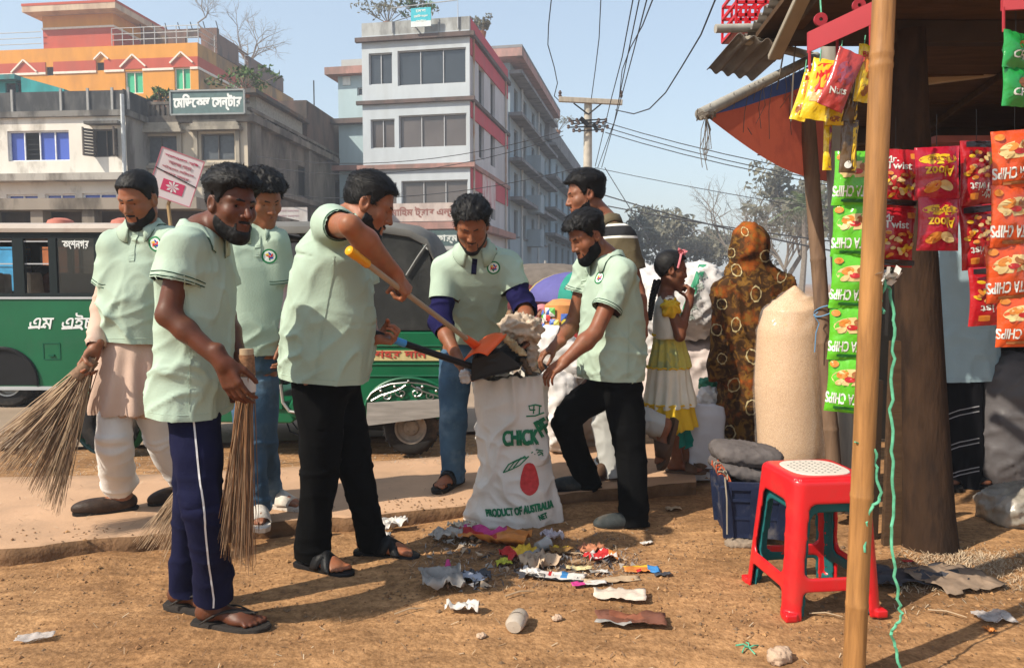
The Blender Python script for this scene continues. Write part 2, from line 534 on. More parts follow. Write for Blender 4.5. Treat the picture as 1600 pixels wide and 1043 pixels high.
def beard_fn(full,o):
 T = o.get('beard',.006);seed = o.get('seed',1);mous = o.get('moustache',True);cl = o.get('cheekline',0.0)
 def f(q):
  x,y,z = np.abs(q[:,0]),q[:,1],q[:,2]
  zc = np.interp(x,[0,.024,.036,.05,.064,.075],[-.076,-.074,-.064,-.060,-.044,-.018]) + cl
  r = smooth01((zc - z) / .022) * smooth01((y + .002) / .012) * smooth01((z + .15) / .02)
  if mous:
   m = smooth01((.03 - x) / .008) * smooth01((z + .058) / .004) * smooth01((-.042 - z) / .005) * smooth01((y - .06) / .01)
   side = smooth01((x - .023) / .005) * smooth01((.037 - x) / .006) * smooth01((-.05 - z) / .008) * smooth01((y - .04) / .01)
   r = np.maximum(r,np.maximum(m * .8,side * .8))
  lips = smooth01((.024 - x) / .005) * smooth01((.0075 - np.abs(z + .064)) / .003)
  r = r * (1 - lips)
  n = vnoise(q * np.array([160,160,90]),seed) * .5 + vnoise(q * np.array([330,330,160]),seed + 4) * .4
  r = np.clip(r - .55 * (1 - r) * (n + .25),0,1) * smooth01((r - .12) / .5)
  low = 1 + o.get('long',0.0) * smooth01((-.075 - z) / .05)
  return full(q) - (T * low * r * (1 + .7 * n) - (1 - r) * .004)
 return f
def strands(V,N,R,C,s,n,length,seed,comb,lift=.55,width=.0012,keep=None):
 """loose tapered hair blades growing out of a hair shell"""
 rng = np.random.default_rng(seed);idx = rng.integers(0,len(V),n)
 if keep is not None:
  q = ((V[idx] - A3(C)) @ R) / s;idx = idx[keep(q)]
 p,nn = V[idx],N[idx];q = ((p - A3(C)) @ R) / s;n = len(idx)
 if n == 0: return np.zeros((0,3)),np.zeros((0,4),int)
 un = lambda a: a / np.maximum(np.linalg.norm(a,axis=1),1e-9)[:,None]
 c = np.array([comb(x) for x in q]) @ R.T;c = c - nn * (c * nn).sum(1)[:,None]
 c = un(un(c) + rng.normal(0,.3,(n,3)));c = un(c - nn * (c * nn).sum(1)[:,None])
 g = un(c * (1 - lift) + nn * lift + rng.normal(0,.05,(n,3)))
 b = un(np.cross(g,nn)) * (width * s * rng.uniform(.6,1.3,n))[:,None];L = (length * s * rng.uniform(.5,1.3,n))[:,None]
 p0 = p - nn * .002;p1 = p + g * L * .5;p2 = p1 + un(g + c * .4 - nn * (.35 - lift)) * L * .5
 Vo = np.stack([p0 - b,p0 + b,p1 + b * .7,p1 - b * .7,p2 + b * .1,p2 - b * .1],1).reshape(-1,3)
 o = np.arange(n)[:,None] * 6
 return Vo,np.concatenate([o + np.array([[0,1,2,3]]),o + np.array([[3,2,4,5]])])
def hand_sdf(wrist,d,n,side,curl,s=1.0,thumb='relaxed',spread=.06):
 """hand with palm, four unequal fingers and a thumb; d along the fingers, n out of the palm"""
 d = nrm(d);n = A3(n);n = nrm(n - d * (n @ d));sd = np.cross(d,n) * (1 if side == 'R' else -1)
 R = np.stack([d,sd,n],1);W = A3(wrist)
 g = lambda v: W + R @ (np.array(v) * s)
 fs = []
 ys = [.029,.0095,-.0095,-.027]
 for i,y in enumerate(ys):
  fs.append(rcone(g((.008,y * .62,0)),g((.086 - abs(i - 1) * .004,y,0)),.0145 * s,.0112 * s))
 fs.append(rcone(g((.012,.018,.008)),g((.045,.024,.012)),.016 * s,.012 * s))
 fs.append(rcone(g((.02,-.02,.007)),g((.06,-.024,.006)),.014 * s,.011 * s))
 fs.append(rcone(g((-.045,0,0)),g((.014,0,0)),.0255 * s,.025 * s))
 palm = U(fs,.014 * s)
 tips = []
 LN = [(.042,.026,.021),(.046,.029,.022),(.042,.027,.022),(.033,.021,.019)]
 for i,y in enumerate(ys):
  cu = curl[i] if isinstance(curl[0],(list,tuple)) else curl
  p = np.array((.086 - abs(i - 1) * .004,y,0.0));a = 0;yaw = (1.5 - i) * spread
  seg = []
  for k in range(3):
   a += cu[k]
   v = np.array((math.cos(a) * math.cos(yaw),math.cos(a) * math.sin(yaw),math.sin(a)))
   q = p + v * LN[i][k]
   seg.append(rcone(g(p),g(q),(.0098 - .0011 * k) * s * (.88 if i == 3 else 1),(.0088 - .0011 * k) * s * (.88 if i == 3 else 1)))
   p = q
  tips.append(U(seg,.003 * s))
 tp = {'relaxed': [(.75,.45,.45),(.85,.2,.48),(.9,.02,.42)],'grip': [(.5,.45,.75),(.35,-.2,.9),(.1,-.75,.6)],
  'pinch': [(.7,.3,.65),(.85,.0,.5),(.9,-.1,.3)],'out': [(.45,.85,.25),(.6,.75,.2),(.75,.6,.2)]}[thumb]
 p = np.array((.016,.026,.006));seg = []
 for k,(v,L,r) in enumerate(zip(tp,(.044,.033,.027),(.0135,.0112,.0098))):
  v = np.array(v) / np.linalg.norm(v);q = p + v * L
  seg.append(rcone(g(p),g(q),r * s,(r - .0015) * s));p = q
 th = U(seg,.004 * s)
 out = U([palm] + [(t,.006 * s) for t in tips] + [(th,.012 * s)])
 c = g((.06,0,.01))
 return out,(c - .135 * s,c + .135 * s),g
def foot_sdf(o,t,u,side,s=1.0,toes=True):
 """bare foot; o is the point on the sole under the ankle, t towards the toes"""
 R = frame(t,u);g = lambda v: A3(o) + R @ (np.array(v) * s)      # x right, y toe, z up
 m = 1 if side == 'R' else -1                        # big toe is on the inner side
 fs = [rcone(g((0,-.045,.034)),g((0,-.02,.04)),.031 * s,.032 * s),rcone(g((0,-.02,.045)),g((-.004 * m,.1,.026)),.032 * s,.026 * s),
  ellip(g((-.002 * m,.11,.02)),np.array((.043,.055,.021)) * s,R),rcone(g((0,-.01,.06)),g((0,-.005,.12)),.034 * s,.037 * s)]
 f = U(fs,.03 * s)
 if toes:
  tt = []
  for i,(x,L,r) in enumerate(((-.028,.195,.0125),(-.010,.192,.0095),(.007,.184,.009),(.022,.173,.0085),(.034,.158,.008))):
   tt.append((rcone(g((x * m * .9,.135,.016)),g((x * m * 1.08,L - .012,.0115)),r * s * 1.05,r * s),.006 * s))
  f = U([f] + tt)
 return f,(np.minimum(g((-.09,-.1,-.02)),g((.09,.22,.16))),np.maximum(g((-.09,-.1,-.02)),g((.09,.22,.16)))),g,R
def bbox(pts,pad):
 a = np.array([A3(p) for p in pts]);return a.min(0) - pad,a.max(0) + pad
def skin_mat(name,col,rough=.48):
 if name in MATS: return MATS[name]
 m = mat(name,col,rough=rough,var=.16,scale=26,bump=.12,bscale=260,spec=.28,col2=tuple(np.array(col) * np.array((1.15,.84,.76))),c2lo=.42,c2hi=.72,c2scale=14,bdist=.003)
 b = m.node_tree.nodes['Principled BSDF']
 b.inputs['Subsurface Weight'].default_value = .12
 b.inputs['Subsurface Radius'].default_value = (.012,.004,.002)
 b.inputs['Subsurface Scale'].default_value = .6
 return m
HAIR = mat('hair_black',(.006,.005,.005),rough=.55,var=.35,scale=60,spec=.22,bump=.5,bscale=420,bdist=.002)
EYE_W = mat('eye_white',(.62,.58,.54),rough=.2,var=.02)
EYE_D = mat('eye_iris',(.012,.007,.005),rough=.08,var=0)
def cloth_mat(name,col,var=.07,weave=900,rough=.85,wr=.0,sheen=0,col2=None,**k):
 return mat(name,col,rough=rough,var=var,scale=7,bump=.15 + wr * .6,bscale=k.pop('bs',120),spec=.08,sheen=sheen,bdist=.005,col2=col2,**k)
MINT = cloth_mat('mint_cotton',(.365,.46,.37),var=.06,wr=.12)
MINT_TRIM = cloth_mat('dark_green_trim',(.02,.06,.04))
NAVY = cloth_mat("navy_cotton",(.007,.008,.03),var=.25,wr=.2)
BLACK_D = cloth_mat('black_denim',(.003,.003,.0032),var=.4,wr=.25,rough=1.0)
JEANS = cloth_mat('blue_denim',(.05,.10,.165),var=.22,wr=.3,col2=(.14,.215,.29),c2lo=.48,c2hi=.75,c2scale=5)
WHITE_C = cloth_mat('white_cotton',(.66,.64,.62),var=.05,wr=.2)
KURTA = cloth_mat('pale_pink_cotton',(.52,.375,.30),var=.06,wr=.15)
SOLE_K = mat('dark_rubber',(.012,.011,.011),rough=.65,var=.3,scale=30,bump=.2,bscale=200,col2=(.06,.042,.028),c2lo=.6,c2hi=.8,c2scale=18)
def big_pieces(V,Q,frac=.06):
 """drop stray scraps that the opening of a garment leaves behind"""
 lab = np.arange(len(V))
 for _ in range(400):
  m = lab[Q].min(1);new = lab.copy()
  for k in range(4): np.minimum.at(new,Q[:,k],m)
  new = new[new]
  if (new == lab).all(): break
  lab = new
 u,c = np.unique(lab[Q[:,0]],return_counts=True);keep = u[c > frac * len(Q)]
 Q = Q[np.isin(lab[Q[:,0]],keep)];used = np.unique(Q);mp = np.full(len(V),-1);mp[used] = np.arange(len(used))
 return V[used],mp[Q]
def ridge(n,p=1.6): return (1 - np.abs(n)) ** p
class Person:
 """gathers one person's body and clothing; root Empty at the ground point, parts parented to it"""
 def __init__(s,label,root,skin,scale=1.0,q=1.0):
  s.q = q;s.root = A3(root);s.k = scale;s.skin = skin
  s.e = thing('person',label,'person',tuple(s.root))
  s.body,s.fine,s.cov = [],[],{}
  s.bb = []
 def put(s,name,V,Q,m,smooth=True,parent=None,mi=None):
  return npmesh(name,V,Q,m,parent or s.e,smooth,org=s.root,mi=mi)
 # --- head
 def head(s,C,fwd,up,neck,o):
  k = o.get('scale',1.0) * s.k;R = frame(fwd,up);s.hC,s.hR,s.hk = A3(C),R,k
  skull,full = head_parts(o);s.full = full
  hf = in_frame(full,C,R,k)
  nf = rcone(A3(C) + R @ np.array((0,-.026,-.055)) * k,neck,.056 * k * o.get('neck',1),.062 * k * o.get('neck',1))
  pts = [A3(C) + R @ (np.array(c) * k) for c in ((-.1,-.13,-.14),(.1,.13,.15),(-.1,.13,-.14),(.1,-.13,.15),(-.1,-.13,.15),(.1,.13,-.14),(.1,-.13,-.14),(-.1,.13,.15))]
  s.fine.append((*bbox(pts,.004),.0038 * k))
  s.body.append((hf,.02,*bbox(pts,.01)));s.body.append((nf,.025,*bbox([C,neck],.09)))
  # eyes
  for sx in (-1,1):
   gz = o.get('gaze',(0,0))
   V,F,MI = [],[],[]
   c = np.array((sx * .032,.0625,.005));nr,ns = 7,14
   ax = nrm((gz[0],1,gz[1]));e1 = nrm(np.cross(ax,(0,0,1)));e2 = np.cross(e1,ax)
   for i in range(nr + 1):
    th = i / nr * 1.45
    for j in range(ns):
     ph = 2 * math.pi * j / ns
     V.append(A3(C) + R @ ((c + .0128 * (ax * math.cos(th) + (e1 * math.cos(ph) + e2 * math.sin(ph)) * math.sin(th))) * k))
   for i in range(nr):
    for j in range(ns):
     F.append((i * ns + j,i * ns + (j + 1) % ns,(i + 1) * ns + (j + 1) % ns,(i + 1) * ns + j));MI.append(1 if i < 3 else 0)
   s.put('eye',np.array(V),np.array(F),[EYE_W,EYE_D],mi=MI)
  # hair
  hb = (A3((-.125,-.145,-.1)),A3((.125,.125,.175)))
  if o.get('hair',True):
   hfn = hair_fn(skull,o)
   V,Q = sdf_mesh(hfn,hb[0],hb[1],.0048 * s.q)
   Vw = A3(C) + (V * k) @ R.T;N = vnormals(V,Q) @ R.T
   comb = o.get('comb',lambda q: (q[0] * 6,.5,-.25 if q[2] < .06 else .15))
   sv,sf = strands(Vw,N,R,C,k,o.get('tufts',3600),o.get('tlen',.022),o.get('seed',1),comb,lift=o.get('lift',.17),keep=lambda q: q[:,2] > (-.02 if o.get('side',.007) > .005 else .03))
   V2,Q2 = joinq([(Vw,Q),(sv,sf)]) if len(sv) else (Vw,Q)
   s.put('hair',V2,Q2,HAIR)
  # brows
  for sx in (-1,1):
   br = []
   bt = o.get('brow',1.0)
   br += [rcone((sx * .013,.0915,.0255),(sx * .031,.0835,.0285),.003 * bt,.0036 * bt),rcone((sx * .031,.0835,.0285),(sx * .05,.064,.0235),.0036 * bt,.002)]
   V,Q = sdf_mesh(inter(U(br,.003),off(full,.0028)),(-.06,.04,.01),(.06,.105,.04),.0024)
   if len(V): s.put('eyebrow',A3(C) + (V * k) @ R.T,Q,HAIR)
  if o.get('beard',0) > 0:
   V,Q = sdf_mesh(beard_fn(full,o),(-.1,-.03,-.165),(.1,.125,.02),.0038 * s.q)
   if len(V):
    Vw = A3(C) + (V * k) @ R.T;N = vnormals(V,Q) @ R.T
    parts = [(Vw,Q)]
    if False:
     out = beard_fn(full,o)
     sv,sf = strands(Vw,N,R,C,k,700,.009,5,lambda q: (0,.2,-1),lift=.35,width=.0013,keep=lambda q: full(q) > .001)
     if len(sv): parts.append((sv,sf))
    s.put('beard',*joinq(parts),HAIR)
  # mouth colour: thin lip shells
  lip = U([rcone((-.02,.0815,-.0605),(0,.092,-.0575),.0026,.0048),rcone((.02,.0815,-.0605),(0,.092,-.0575),.0026,.0048),rcone((-.016,.0835,-.0685),(.016,.0835,-.0685),.0056)],.004)
  V,Q = sdf_mesh(inter(off(full,.0009),lip),(-.03,.07,-.082),(.03,.105,-.048),.0018)
  if len(V): s.put('lips',A3(C) + (V * k) @ R.T,Q,o.get('lipmat',LIP))
  if o.get('mask'):
   def mk(q):
    x,y,z = np.abs(q[:,0]),q[:,1],q[:,2]
    top = np.interp(x,[0,.03,.06,.08],o.get('masktop',[-.088,-.085,-.062,-.03]))
    return np.maximum(np.maximum(full(q) - .0042 - .002 * vnoise(q * 45,3),z - top),np.maximum(-.145 - z,.0 - y))
   V,Q = sdf_mesh(mk,(-.1,-.01,-.15),(.1,.125,-.01),.0036)
   mo = s.put('face_mask',A3(C) + (V * k) @ R.T,Q,o['mask'])
   b = MB()
   for sx in (-1,1):
    b.tube([A3(C) + R @ (np.array(q) * k) - s.root for q in ((sx * .066,.03,-.055),(sx * .079,.012,-.03),(sx * .083,.0,.0),(sx * .087,-.015,.02))],.0018,5)
   b.build('ear_loop',o['mask'],s.e)
 # --- arms
 def arm(s,side,sh,el,wr,d,n,curl=(.5,.6,.4),thumb='relaxed',up_r=.047,fo_r=.04,hs=1.0,spread=.06):
  k = s.k;sh,el,wr = A3(sh),A3(el),A3(wr);m = el + (wr - el) * .32
  h,(lo,hi),g = hand_sdf(wr,d,n,side,curl,k * hs,thumb,spread)
  a = U([rcone(sh,el,up_r * k,.039 * k),(rcone(el,m,.039 * k,fo_r * k),.02),(rcone(m,wr,fo_r * k,.026 * k),.02)])
  s.body.append((a,.02,*bbox([sh,el,wr],.07)));s.body.append((h,.015,lo,hi))
  s.fine.append((lo,hi,.0042 * k))
  s.cov['arm' + side] = (sh,el,wr)
  return g
 def leg(s,side,hip,knee,ankle,toe,sole=None,up=(0,0,1),toes=True,bare=False):
  k = s.k;hip,knee,ankle = A3(hip),A3(knee),A3(ankle)
  so = (ankle - nrm(up) * .085 * k) if sole is None else A3(sole)
  f,(lo,hi),g,R = foot_sdf(so,toe,up,side,k,toes)
  if sole is not None: ankle = so + nrm(up) * .085 * k
  calf = knee + (ankle - knee) * .3
  a = U([rcone(hip,knee,.075 * k,.052 * k),(rcone(knee,calf,.05 * k,.052 * k),.02),(rcone(calf,ankle,.052 * k,.036 * k),.02)])
  s.body.append((a,.02,*bbox([hip,knee,ankle],.1)));s.body.append((f,.02,lo - .03,hi + .03))
  if toes: s.fine.append((lo,hi,.005 * k))
  s.cov['leg' + side] = (hip,knee,ankle);s.cov['foot' + side] = (so,g,R)
  return g
 def trunk(s,pel,chest,neck,shR,shL,w=.15,dep=.095):
  r = nrm(A3(shR) - A3(shL));s.cov['trunk'] = (A3(pel),A3(chest),A3(neck),A3(shR),A3(shL))
  t = loft([pel,chest,A3(neck) - (A3(neck) - A3(chest)) * .15],[w * .9 * s.k,w * s.k,.06 * s.k],[dep * s.k,dep * s.k,.055 * s.k],r,False,False)
  s.body.append((U([t,rcone(A3(neck),shR,.05 * s.k,.05 * s.k),rcone(A3(neck),shL,.05 * s.k,.05 * s.k)],.03),.02,*bbox([pel,chest,neck,shR,shL],.2)))
 def finish_body(s,h=.012):
  def f(p):
   d = np.full(len(p),.5)
   for g,k,a,b in s.body:
    i = np.flatnonzero(((p > a - .03) & (p < b + .03)).all(1))
    if len(i): d[i] = smin(d[i],g(p[i]),k)
   return d
  pts = [s.hC]
  for v in s.cov.values():
   pts += [x for x in v if isinstance(x,np.ndarray) and x.shape == (3,)]
  lo,hi = bbox(pts,.17 * s.k)
  eps = .004
  parts = [sdf_mesh(f,lo,hi,h,[(a + h * .4,b - h * .4) for a,b,_ in s.fine])]
  for i,(a,b,hh) in enumerate(s.fine):
   parts.append(sdf_mesh(f,a,b,hh * s.q))
  V,Q = joinq(parts)
  s.put('body',V,Q,s.skin)
 # --- clothes
 def shell(s,name,f,pts,pad,h,m,wrinkle=None,rl=1,keep=False,parent=None,cuts=()):
  lo,hi = bbox(pts,pad)
  h *= s.q;V,Q = sdf_mesh(f,lo,hi,h)
  for (c,n,r) in cuts:                       # open the garment at cuffs, hems and neck
   c,n = A3(c),nrm(n);qc = V[Q].mean(1) - c;fn = np.cross(V[Q[:,2]] - V[Q[:,0]],V[Q[:,3]] - V[Q[:,1]])
   fn /= np.maximum(np.linalg.norm(fn,axis=1),1e-12)[:,None];ax = qc @ n
   cut = (np.abs(ax) < h * 1.1) & (fn @ n > .4) & (np.linalg.norm(qc - ax[:,None] * n,axis=1) < r)
   Q = Q[~cut]
  V = relax(V,Q,rl)
  for (c,n,r) in cuts:                       # even out the opened edge
   c,n = A3(c),nrm(n);e = np.sort(np.concatenate([Q[:,[k,(k + 1) % 4]] for k in range(4)]),1);u,ct = np.unique(e[:,0].astype(np.int64) * (len(V) + 1) + e[:,1],return_counts=True)
   bd = u[ct == 1];bv = np.unique(np.concatenate([bd // (len(V) + 1),bd % (len(V) + 1)])).astype(int);q = V[bv] - c;ax = q @ n
   k = (np.abs(ax) < h * 2) & (np.linalg.norm(q - ax[:,None] * n,axis=1) < r);V[bv[k]] -= ax[k,None] * n
  V,Q = big_pieces(V,Q)
  if wrinkle is not None:
   N = vnormals(V,Q);V = V + N * wrinkle(V,N)[:,None]
  o = s.put(name,V,Q,m,parent=parent)
  if keep: s.surf = (V,Q)
  return o
LIP = mat('lips_brown',(.17,.065,.05),rough=.45,var=.1)
# ------------------------------------------------------------------ people: clothes
def bvh_of(V,Q): return BVHTree.FromPolygons([tuple(v) for v in V],[tuple(int(i) for i in q) for q in Q])
def cam_hit(surf,px,py):
 r = ray(px,py).normalized();h = surf.ray_cast(Vector((0,0,CAM_H)),r)
 return h[0],h[1]
def lay_on(surf,pts,n,gap=.0015,back=.07):
 """drop points along -n on a surface, held `gap` proud of it"""
 out = [];n = Vector(n).normalized()
 for p in pts:
  p = Vector(p);h = surf.ray_cast(p + n * back,-n,back * 2.5)
  out.append(h[0] + n * gap if h[0] is not None else p)
 return out
def polo(s,rings,rights,shR,shL,neck,sleeves,m,name='polo_shirt',h=.0088,seed=1,amp=1.0,sh_r=(.058,.066),openr=.066,up=(0,0,1),k=.035,folds=None):
 C = [A3(r[0]) for r in rings];a = [r[1] for r in rings];b = [r[2] for r in rings]
 torso = loft(C,a,b,rights,True,False,2.6)
 fs = [torso]
 for sh in (shR,shL):
  if sh is not None: fs.append((rcone(A3(neck) - nrm(up) * .03,sh,sh_r[0] * s.k,sh_r[1] * s.k),k))
 for (sh,el,fr,r0,r1) in sleeves:
  sh,el = A3(sh),A3(el);d = nrm(el - sh);end = sh + (el - sh) * fr
  sl = inter(rcone(sh,end + d * .03,r0 * s.k,r1 * s.k),half(end,d))
  fs.append((sl,k * .9))
 f = U(fs)
 cuts = []
 for (sh,el,fr,r0,r1) in sleeves:
  sh,el = A3(sh),A3(el);cuts.append((sh + (el - sh) * fr,el - sh,(r1 + .02) * s.k))
 ax = nrm(C[1] - C[0]);cuts.append((C[0],C[0] - C[1],max(a[0],b[0]) + .03))
 f = sub(f,ellip(A3(neck) + nrm(up) * .035,(openr * s.k,openr * s.k,.06)),.006)
 zlo,zhi = C[0][2],C[-1][2]
 def wr(V,N):
  t = np.clip((V[:,2] - zlo) / (zhi - zlo),0,1);wp = np.stack([vnoise(V * 4.5,seed + 31),vnoise(V * 4.5,seed + 32),vnoise(V * 4,seed + 33)],1)
  w = .4 + .8 * np.exp(-((t - .2) / .2) ** 2) + .35 * np.exp(-((t - .78) / .12) ** 2);d = 0
  for k2,(a1,a2,am,fa,fl) in enumerate(((.5,.25,.016,10,2.4),(-.65,-.3,.015,12,2.8),(.08,1.2,.011,9,2.2),(1.15,.2,.010,17,3.6))):
   c1,s1,c2,s2 = math.cos(a1),math.sin(a1),math.cos(a2),math.sin(a2)
   R1 = np.array([[c1,0,s1],[0,1,0],[-s1,0,c1]]) @ np.array([[1,0,0],[0,c2,-s2],[0,s2,c2]])
   n = vnoise((V @ R1) * np.array([fa,fa,fl]) + wp * .55,seed + 5 * k2)
   d = d + (ridge(n,4.0) - .22) * am * np.clip(.5 + 1.1 * vnoise(V * 3.2,seed + 60 + k2),0,1.3)
  d = d * w
  if folds is not None: d += folds(V,N)
  return d * amp
 pts = C + [A3(neck)] + [A3(x[0]) + (A3(x[1]) - A3(x[0])) * x[2] for x in sleeves] + [A3(x[0]) for x in sleeves]
 o = s.shell(name,f,pts,max(max(a),max(b)) + .03,h,m,wr,rl=1,keep=True,cuts=cuts)
 s.bvh = bvh_of(*s.surf)
 c = C[0] + ax * .022;pts = [];r0 = nrm(rights[0] if isinstance(rights,list) else rights);r1 = np.cross(ax,r0)
 for i in range(48):                               # stitched hem
  t = 2 * math.pi * i / 48;dr = r0 * math.cos(t) + r1 * math.sin(t);hit = s.bvh.ray_cast(Vector(c + dr * .5),Vector(-dr),.5)
  if hit[0] is not None: pts.append(A3(hit[0]) + dr * .0003 - s.root)
 if len(pts) > 20: MB().tube(pts,.0013,4,close=True).build('hem_stitch',m,s.e,True)
 return o
def sleeve_trim(s,sh,el,fr,r,m,w=.006):
 sh,el = A3(sh),A3(el);d = nrm(el - sh);u = nrm(np.cross(d,(0,0,1) if abs(d[2]) < .9 else (0,1,0)));v = np.cross(d,u)
 L = np.linalg.norm(el - sh)
 for back in (.006,.02):
  c = sh + (el - sh) * (fr - back / L);pts = []
  for i in range(28):
   a = 2 * math.pi * i / 28;dr = u * math.cos(a) + v * math.sin(a);q = c + dr * (r * s.k + .004)
   hit = s.bvh.find_nearest(Vector(q),.03)
   pts.append((A3(hit[0]) + dr * .001 if hit[0] is not None else q) - s.root)
  MB().tube(pts,.002,4,close=True).build('sleeve_trim',m,s.e,True)
def collar(s,neck,fwd,up,m,trim=None,r=.067,op=.35,hgt=.03,drop=.034,n=36,pts_len=.03):
 R = frame(fwd,up);k = s.k;rows = 6;V,F = [],[]
 ths = [op + (2 * math.pi - 2 * op) * i / n for i in range(n + 1)]
 for t in ths:
  fr = smooth01(np.array((math.cos(t) + .25) / 1.2));dr = R[:,1] * math.cos(t) * 1.06 + R[:,0] * math.sin(t)
  prof = [(r - .004,-.012),(r - .003,hgt * .7),(r + .002,hgt),(r + .010,hgt * .9),(r + .020,hgt * .2),(r + .03 + .01 * fr,-drop - pts_len * fr ** 2)]
  for rr,z in prof:
   z2 = z - .036 * fr * (1 if z > 0 else .6) + .006 * (1 - fr)
   V.append(A3(neck) + (dr * rr + R[:,2] * z2) * k)
 for i in range(n):
  for j in range(rows - 1): F.append((i * rows + j,(i + 1) * rows + j,(i + 1) * rows + j + 1,i * rows + j + 1))
 out = []
 for i,v in enumerate(V):
  if i % rows >= 4:
   h = s.bvh.find_nearest(Vector(v))
   if h[0] is not None:
    nn = h[1];dd = (Vector(v) - h[0]).dot(nn)
    if dd < .005 or i % rows == 5: v = A3(h[0] + nn * (.006 if i % rows == 5 else .009))
  out.append(v)
 V = np.array(out);F = np.array(F)
 o = s.put('collar',V,F,m)
 md = o.modifiers.new('thick','SOLIDIFY');md.thickness = .003;md.offset = 1
 if trim is not None:
  e = [V[i * rows + 5] - s.root for i in range(n + 1)]
  MB().tube(e,.0022,4).build('collar_trim',trim,s.e)
 return o
EMB = None
def emblem_mats():
 global EMB
 if EMB is None:
  EMB = [mat('emblem_green',(.012,.17,.06),var=.02),mat('emblem_white',(.66,.72,.66),var=.02),mat('emblem_red',(.55,.03,.03),var=.02),
   mat('emblem_blue',(.02,.06,.35),var=.02),mat('emblem_yellow',(.72,.45,.03),var=.02)]
 return EMB
def emblem(s,px,py,rad=.037):
 """round printed badge laid on the shirt where the sight line meets it"""
 h,n = cam_hit(s.bvh,px,py)
 if h is None: return
 M4 = frame4(h,Vector((0,0,1)).cross(n),(0,0,1));V,F,MI = [],[],[]
 def poly(pts,mi,lift):
  q = lay_on(s.bvh,[M4 @ Vector((x,y,0)) for x,y in pts],n,.0012 + lift);o = len(V)
  V.extend(q);F.append(tuple(range(o,o + len(q))));MI.append(mi)
 def ringq(r0,r1,mi,lift,m=28):
  for i in range(m):
   a,b = 2 * math.pi * i / m,2 * math.pi * (i + 1) / m
   poly([(r0 * math.cos(a),r0 * math.sin(a)),(r1 * math.cos(a),r1 * math.sin(a)),(r1 * math.cos(b),r1 * math.sin(b)),(r0 * math.cos(b),r0 * math.sin(b))],mi,lift)
 ringq(rad * .78,rad,0,.0006);ringq(rad * .02,rad * .78,1,.0002,16)
 cols = [2,3,4,2,0,3]
 for i in range(6):
  a = 2 * math.pi * i / 6 + .3;c,q = rad * .34 * math.cos(a),rad * .34 * math.sin(a)
  t = (math.cos(a + .9),math.sin(a + .9));w = (-t[1],t[0])
  pts = [(c + t[0] * rad * .3 * u + w[0] * rad * .13 * v,q + t[1] * rad * .3 * u + w[1] * rad * .13 * v) for u,v in ((-1,0),(-.3,-1),(.6,-.8),(1,0),(.6,.8),(-.3,1))]
  poly(pts,cols[i],.0012)
 poly([(rad * .16 * math.cos(2 * math.pi * i / 8),rad * .16 * math.sin(2 * math.pi * i / 8) - rad * .05) for i in range(8)],2,.0018)
 pyd('chest_emblem',[v - Vector(s.root) for v in V],F,emblem_mats(),s.e,mi=MI)
def strip_on(s,name,pix,w,m,gap=.0035,surf=None):
 """narrow cloth strip laid on the shirt along pixel sight lines"""
 surf = surf or s.bvh
 pix = [(pix[i][0] + (pix[i + 1][0] - pix[i][0]) * t / 6,pix[i][1] + (pix[i + 1][1] - pix[i][1]) * t / 6) for i in range(len(pix) - 1) for t in range(6)] + [pix[-1]]
 H = [cam_hit(surf,*p) for p in pix];H = [(a,b) for a,b in H if a is not None]
 if len(H) < 2: return
 V,F = [],[]
 for i,(p,n) in enumerate(H):
  t = H[min(i + 1,len(H) - 1)][0] - H[max(i - 1,0)][0];sd = t.cross(n).normalized() * w / 2
  for q in (-1,1): V.append(p + sd * q + n * gap)
 for i in range(len(H) - 1): F.append((2 * i,2 * i + 1,2 * i + 3,2 * i + 2))
 o = pyd(name,[v - Vector(s.root) for v in V],F,m,s.e)
 md = o.modifiers.new('thick','SOLIDIFY');md.thickness = .0015
 return o
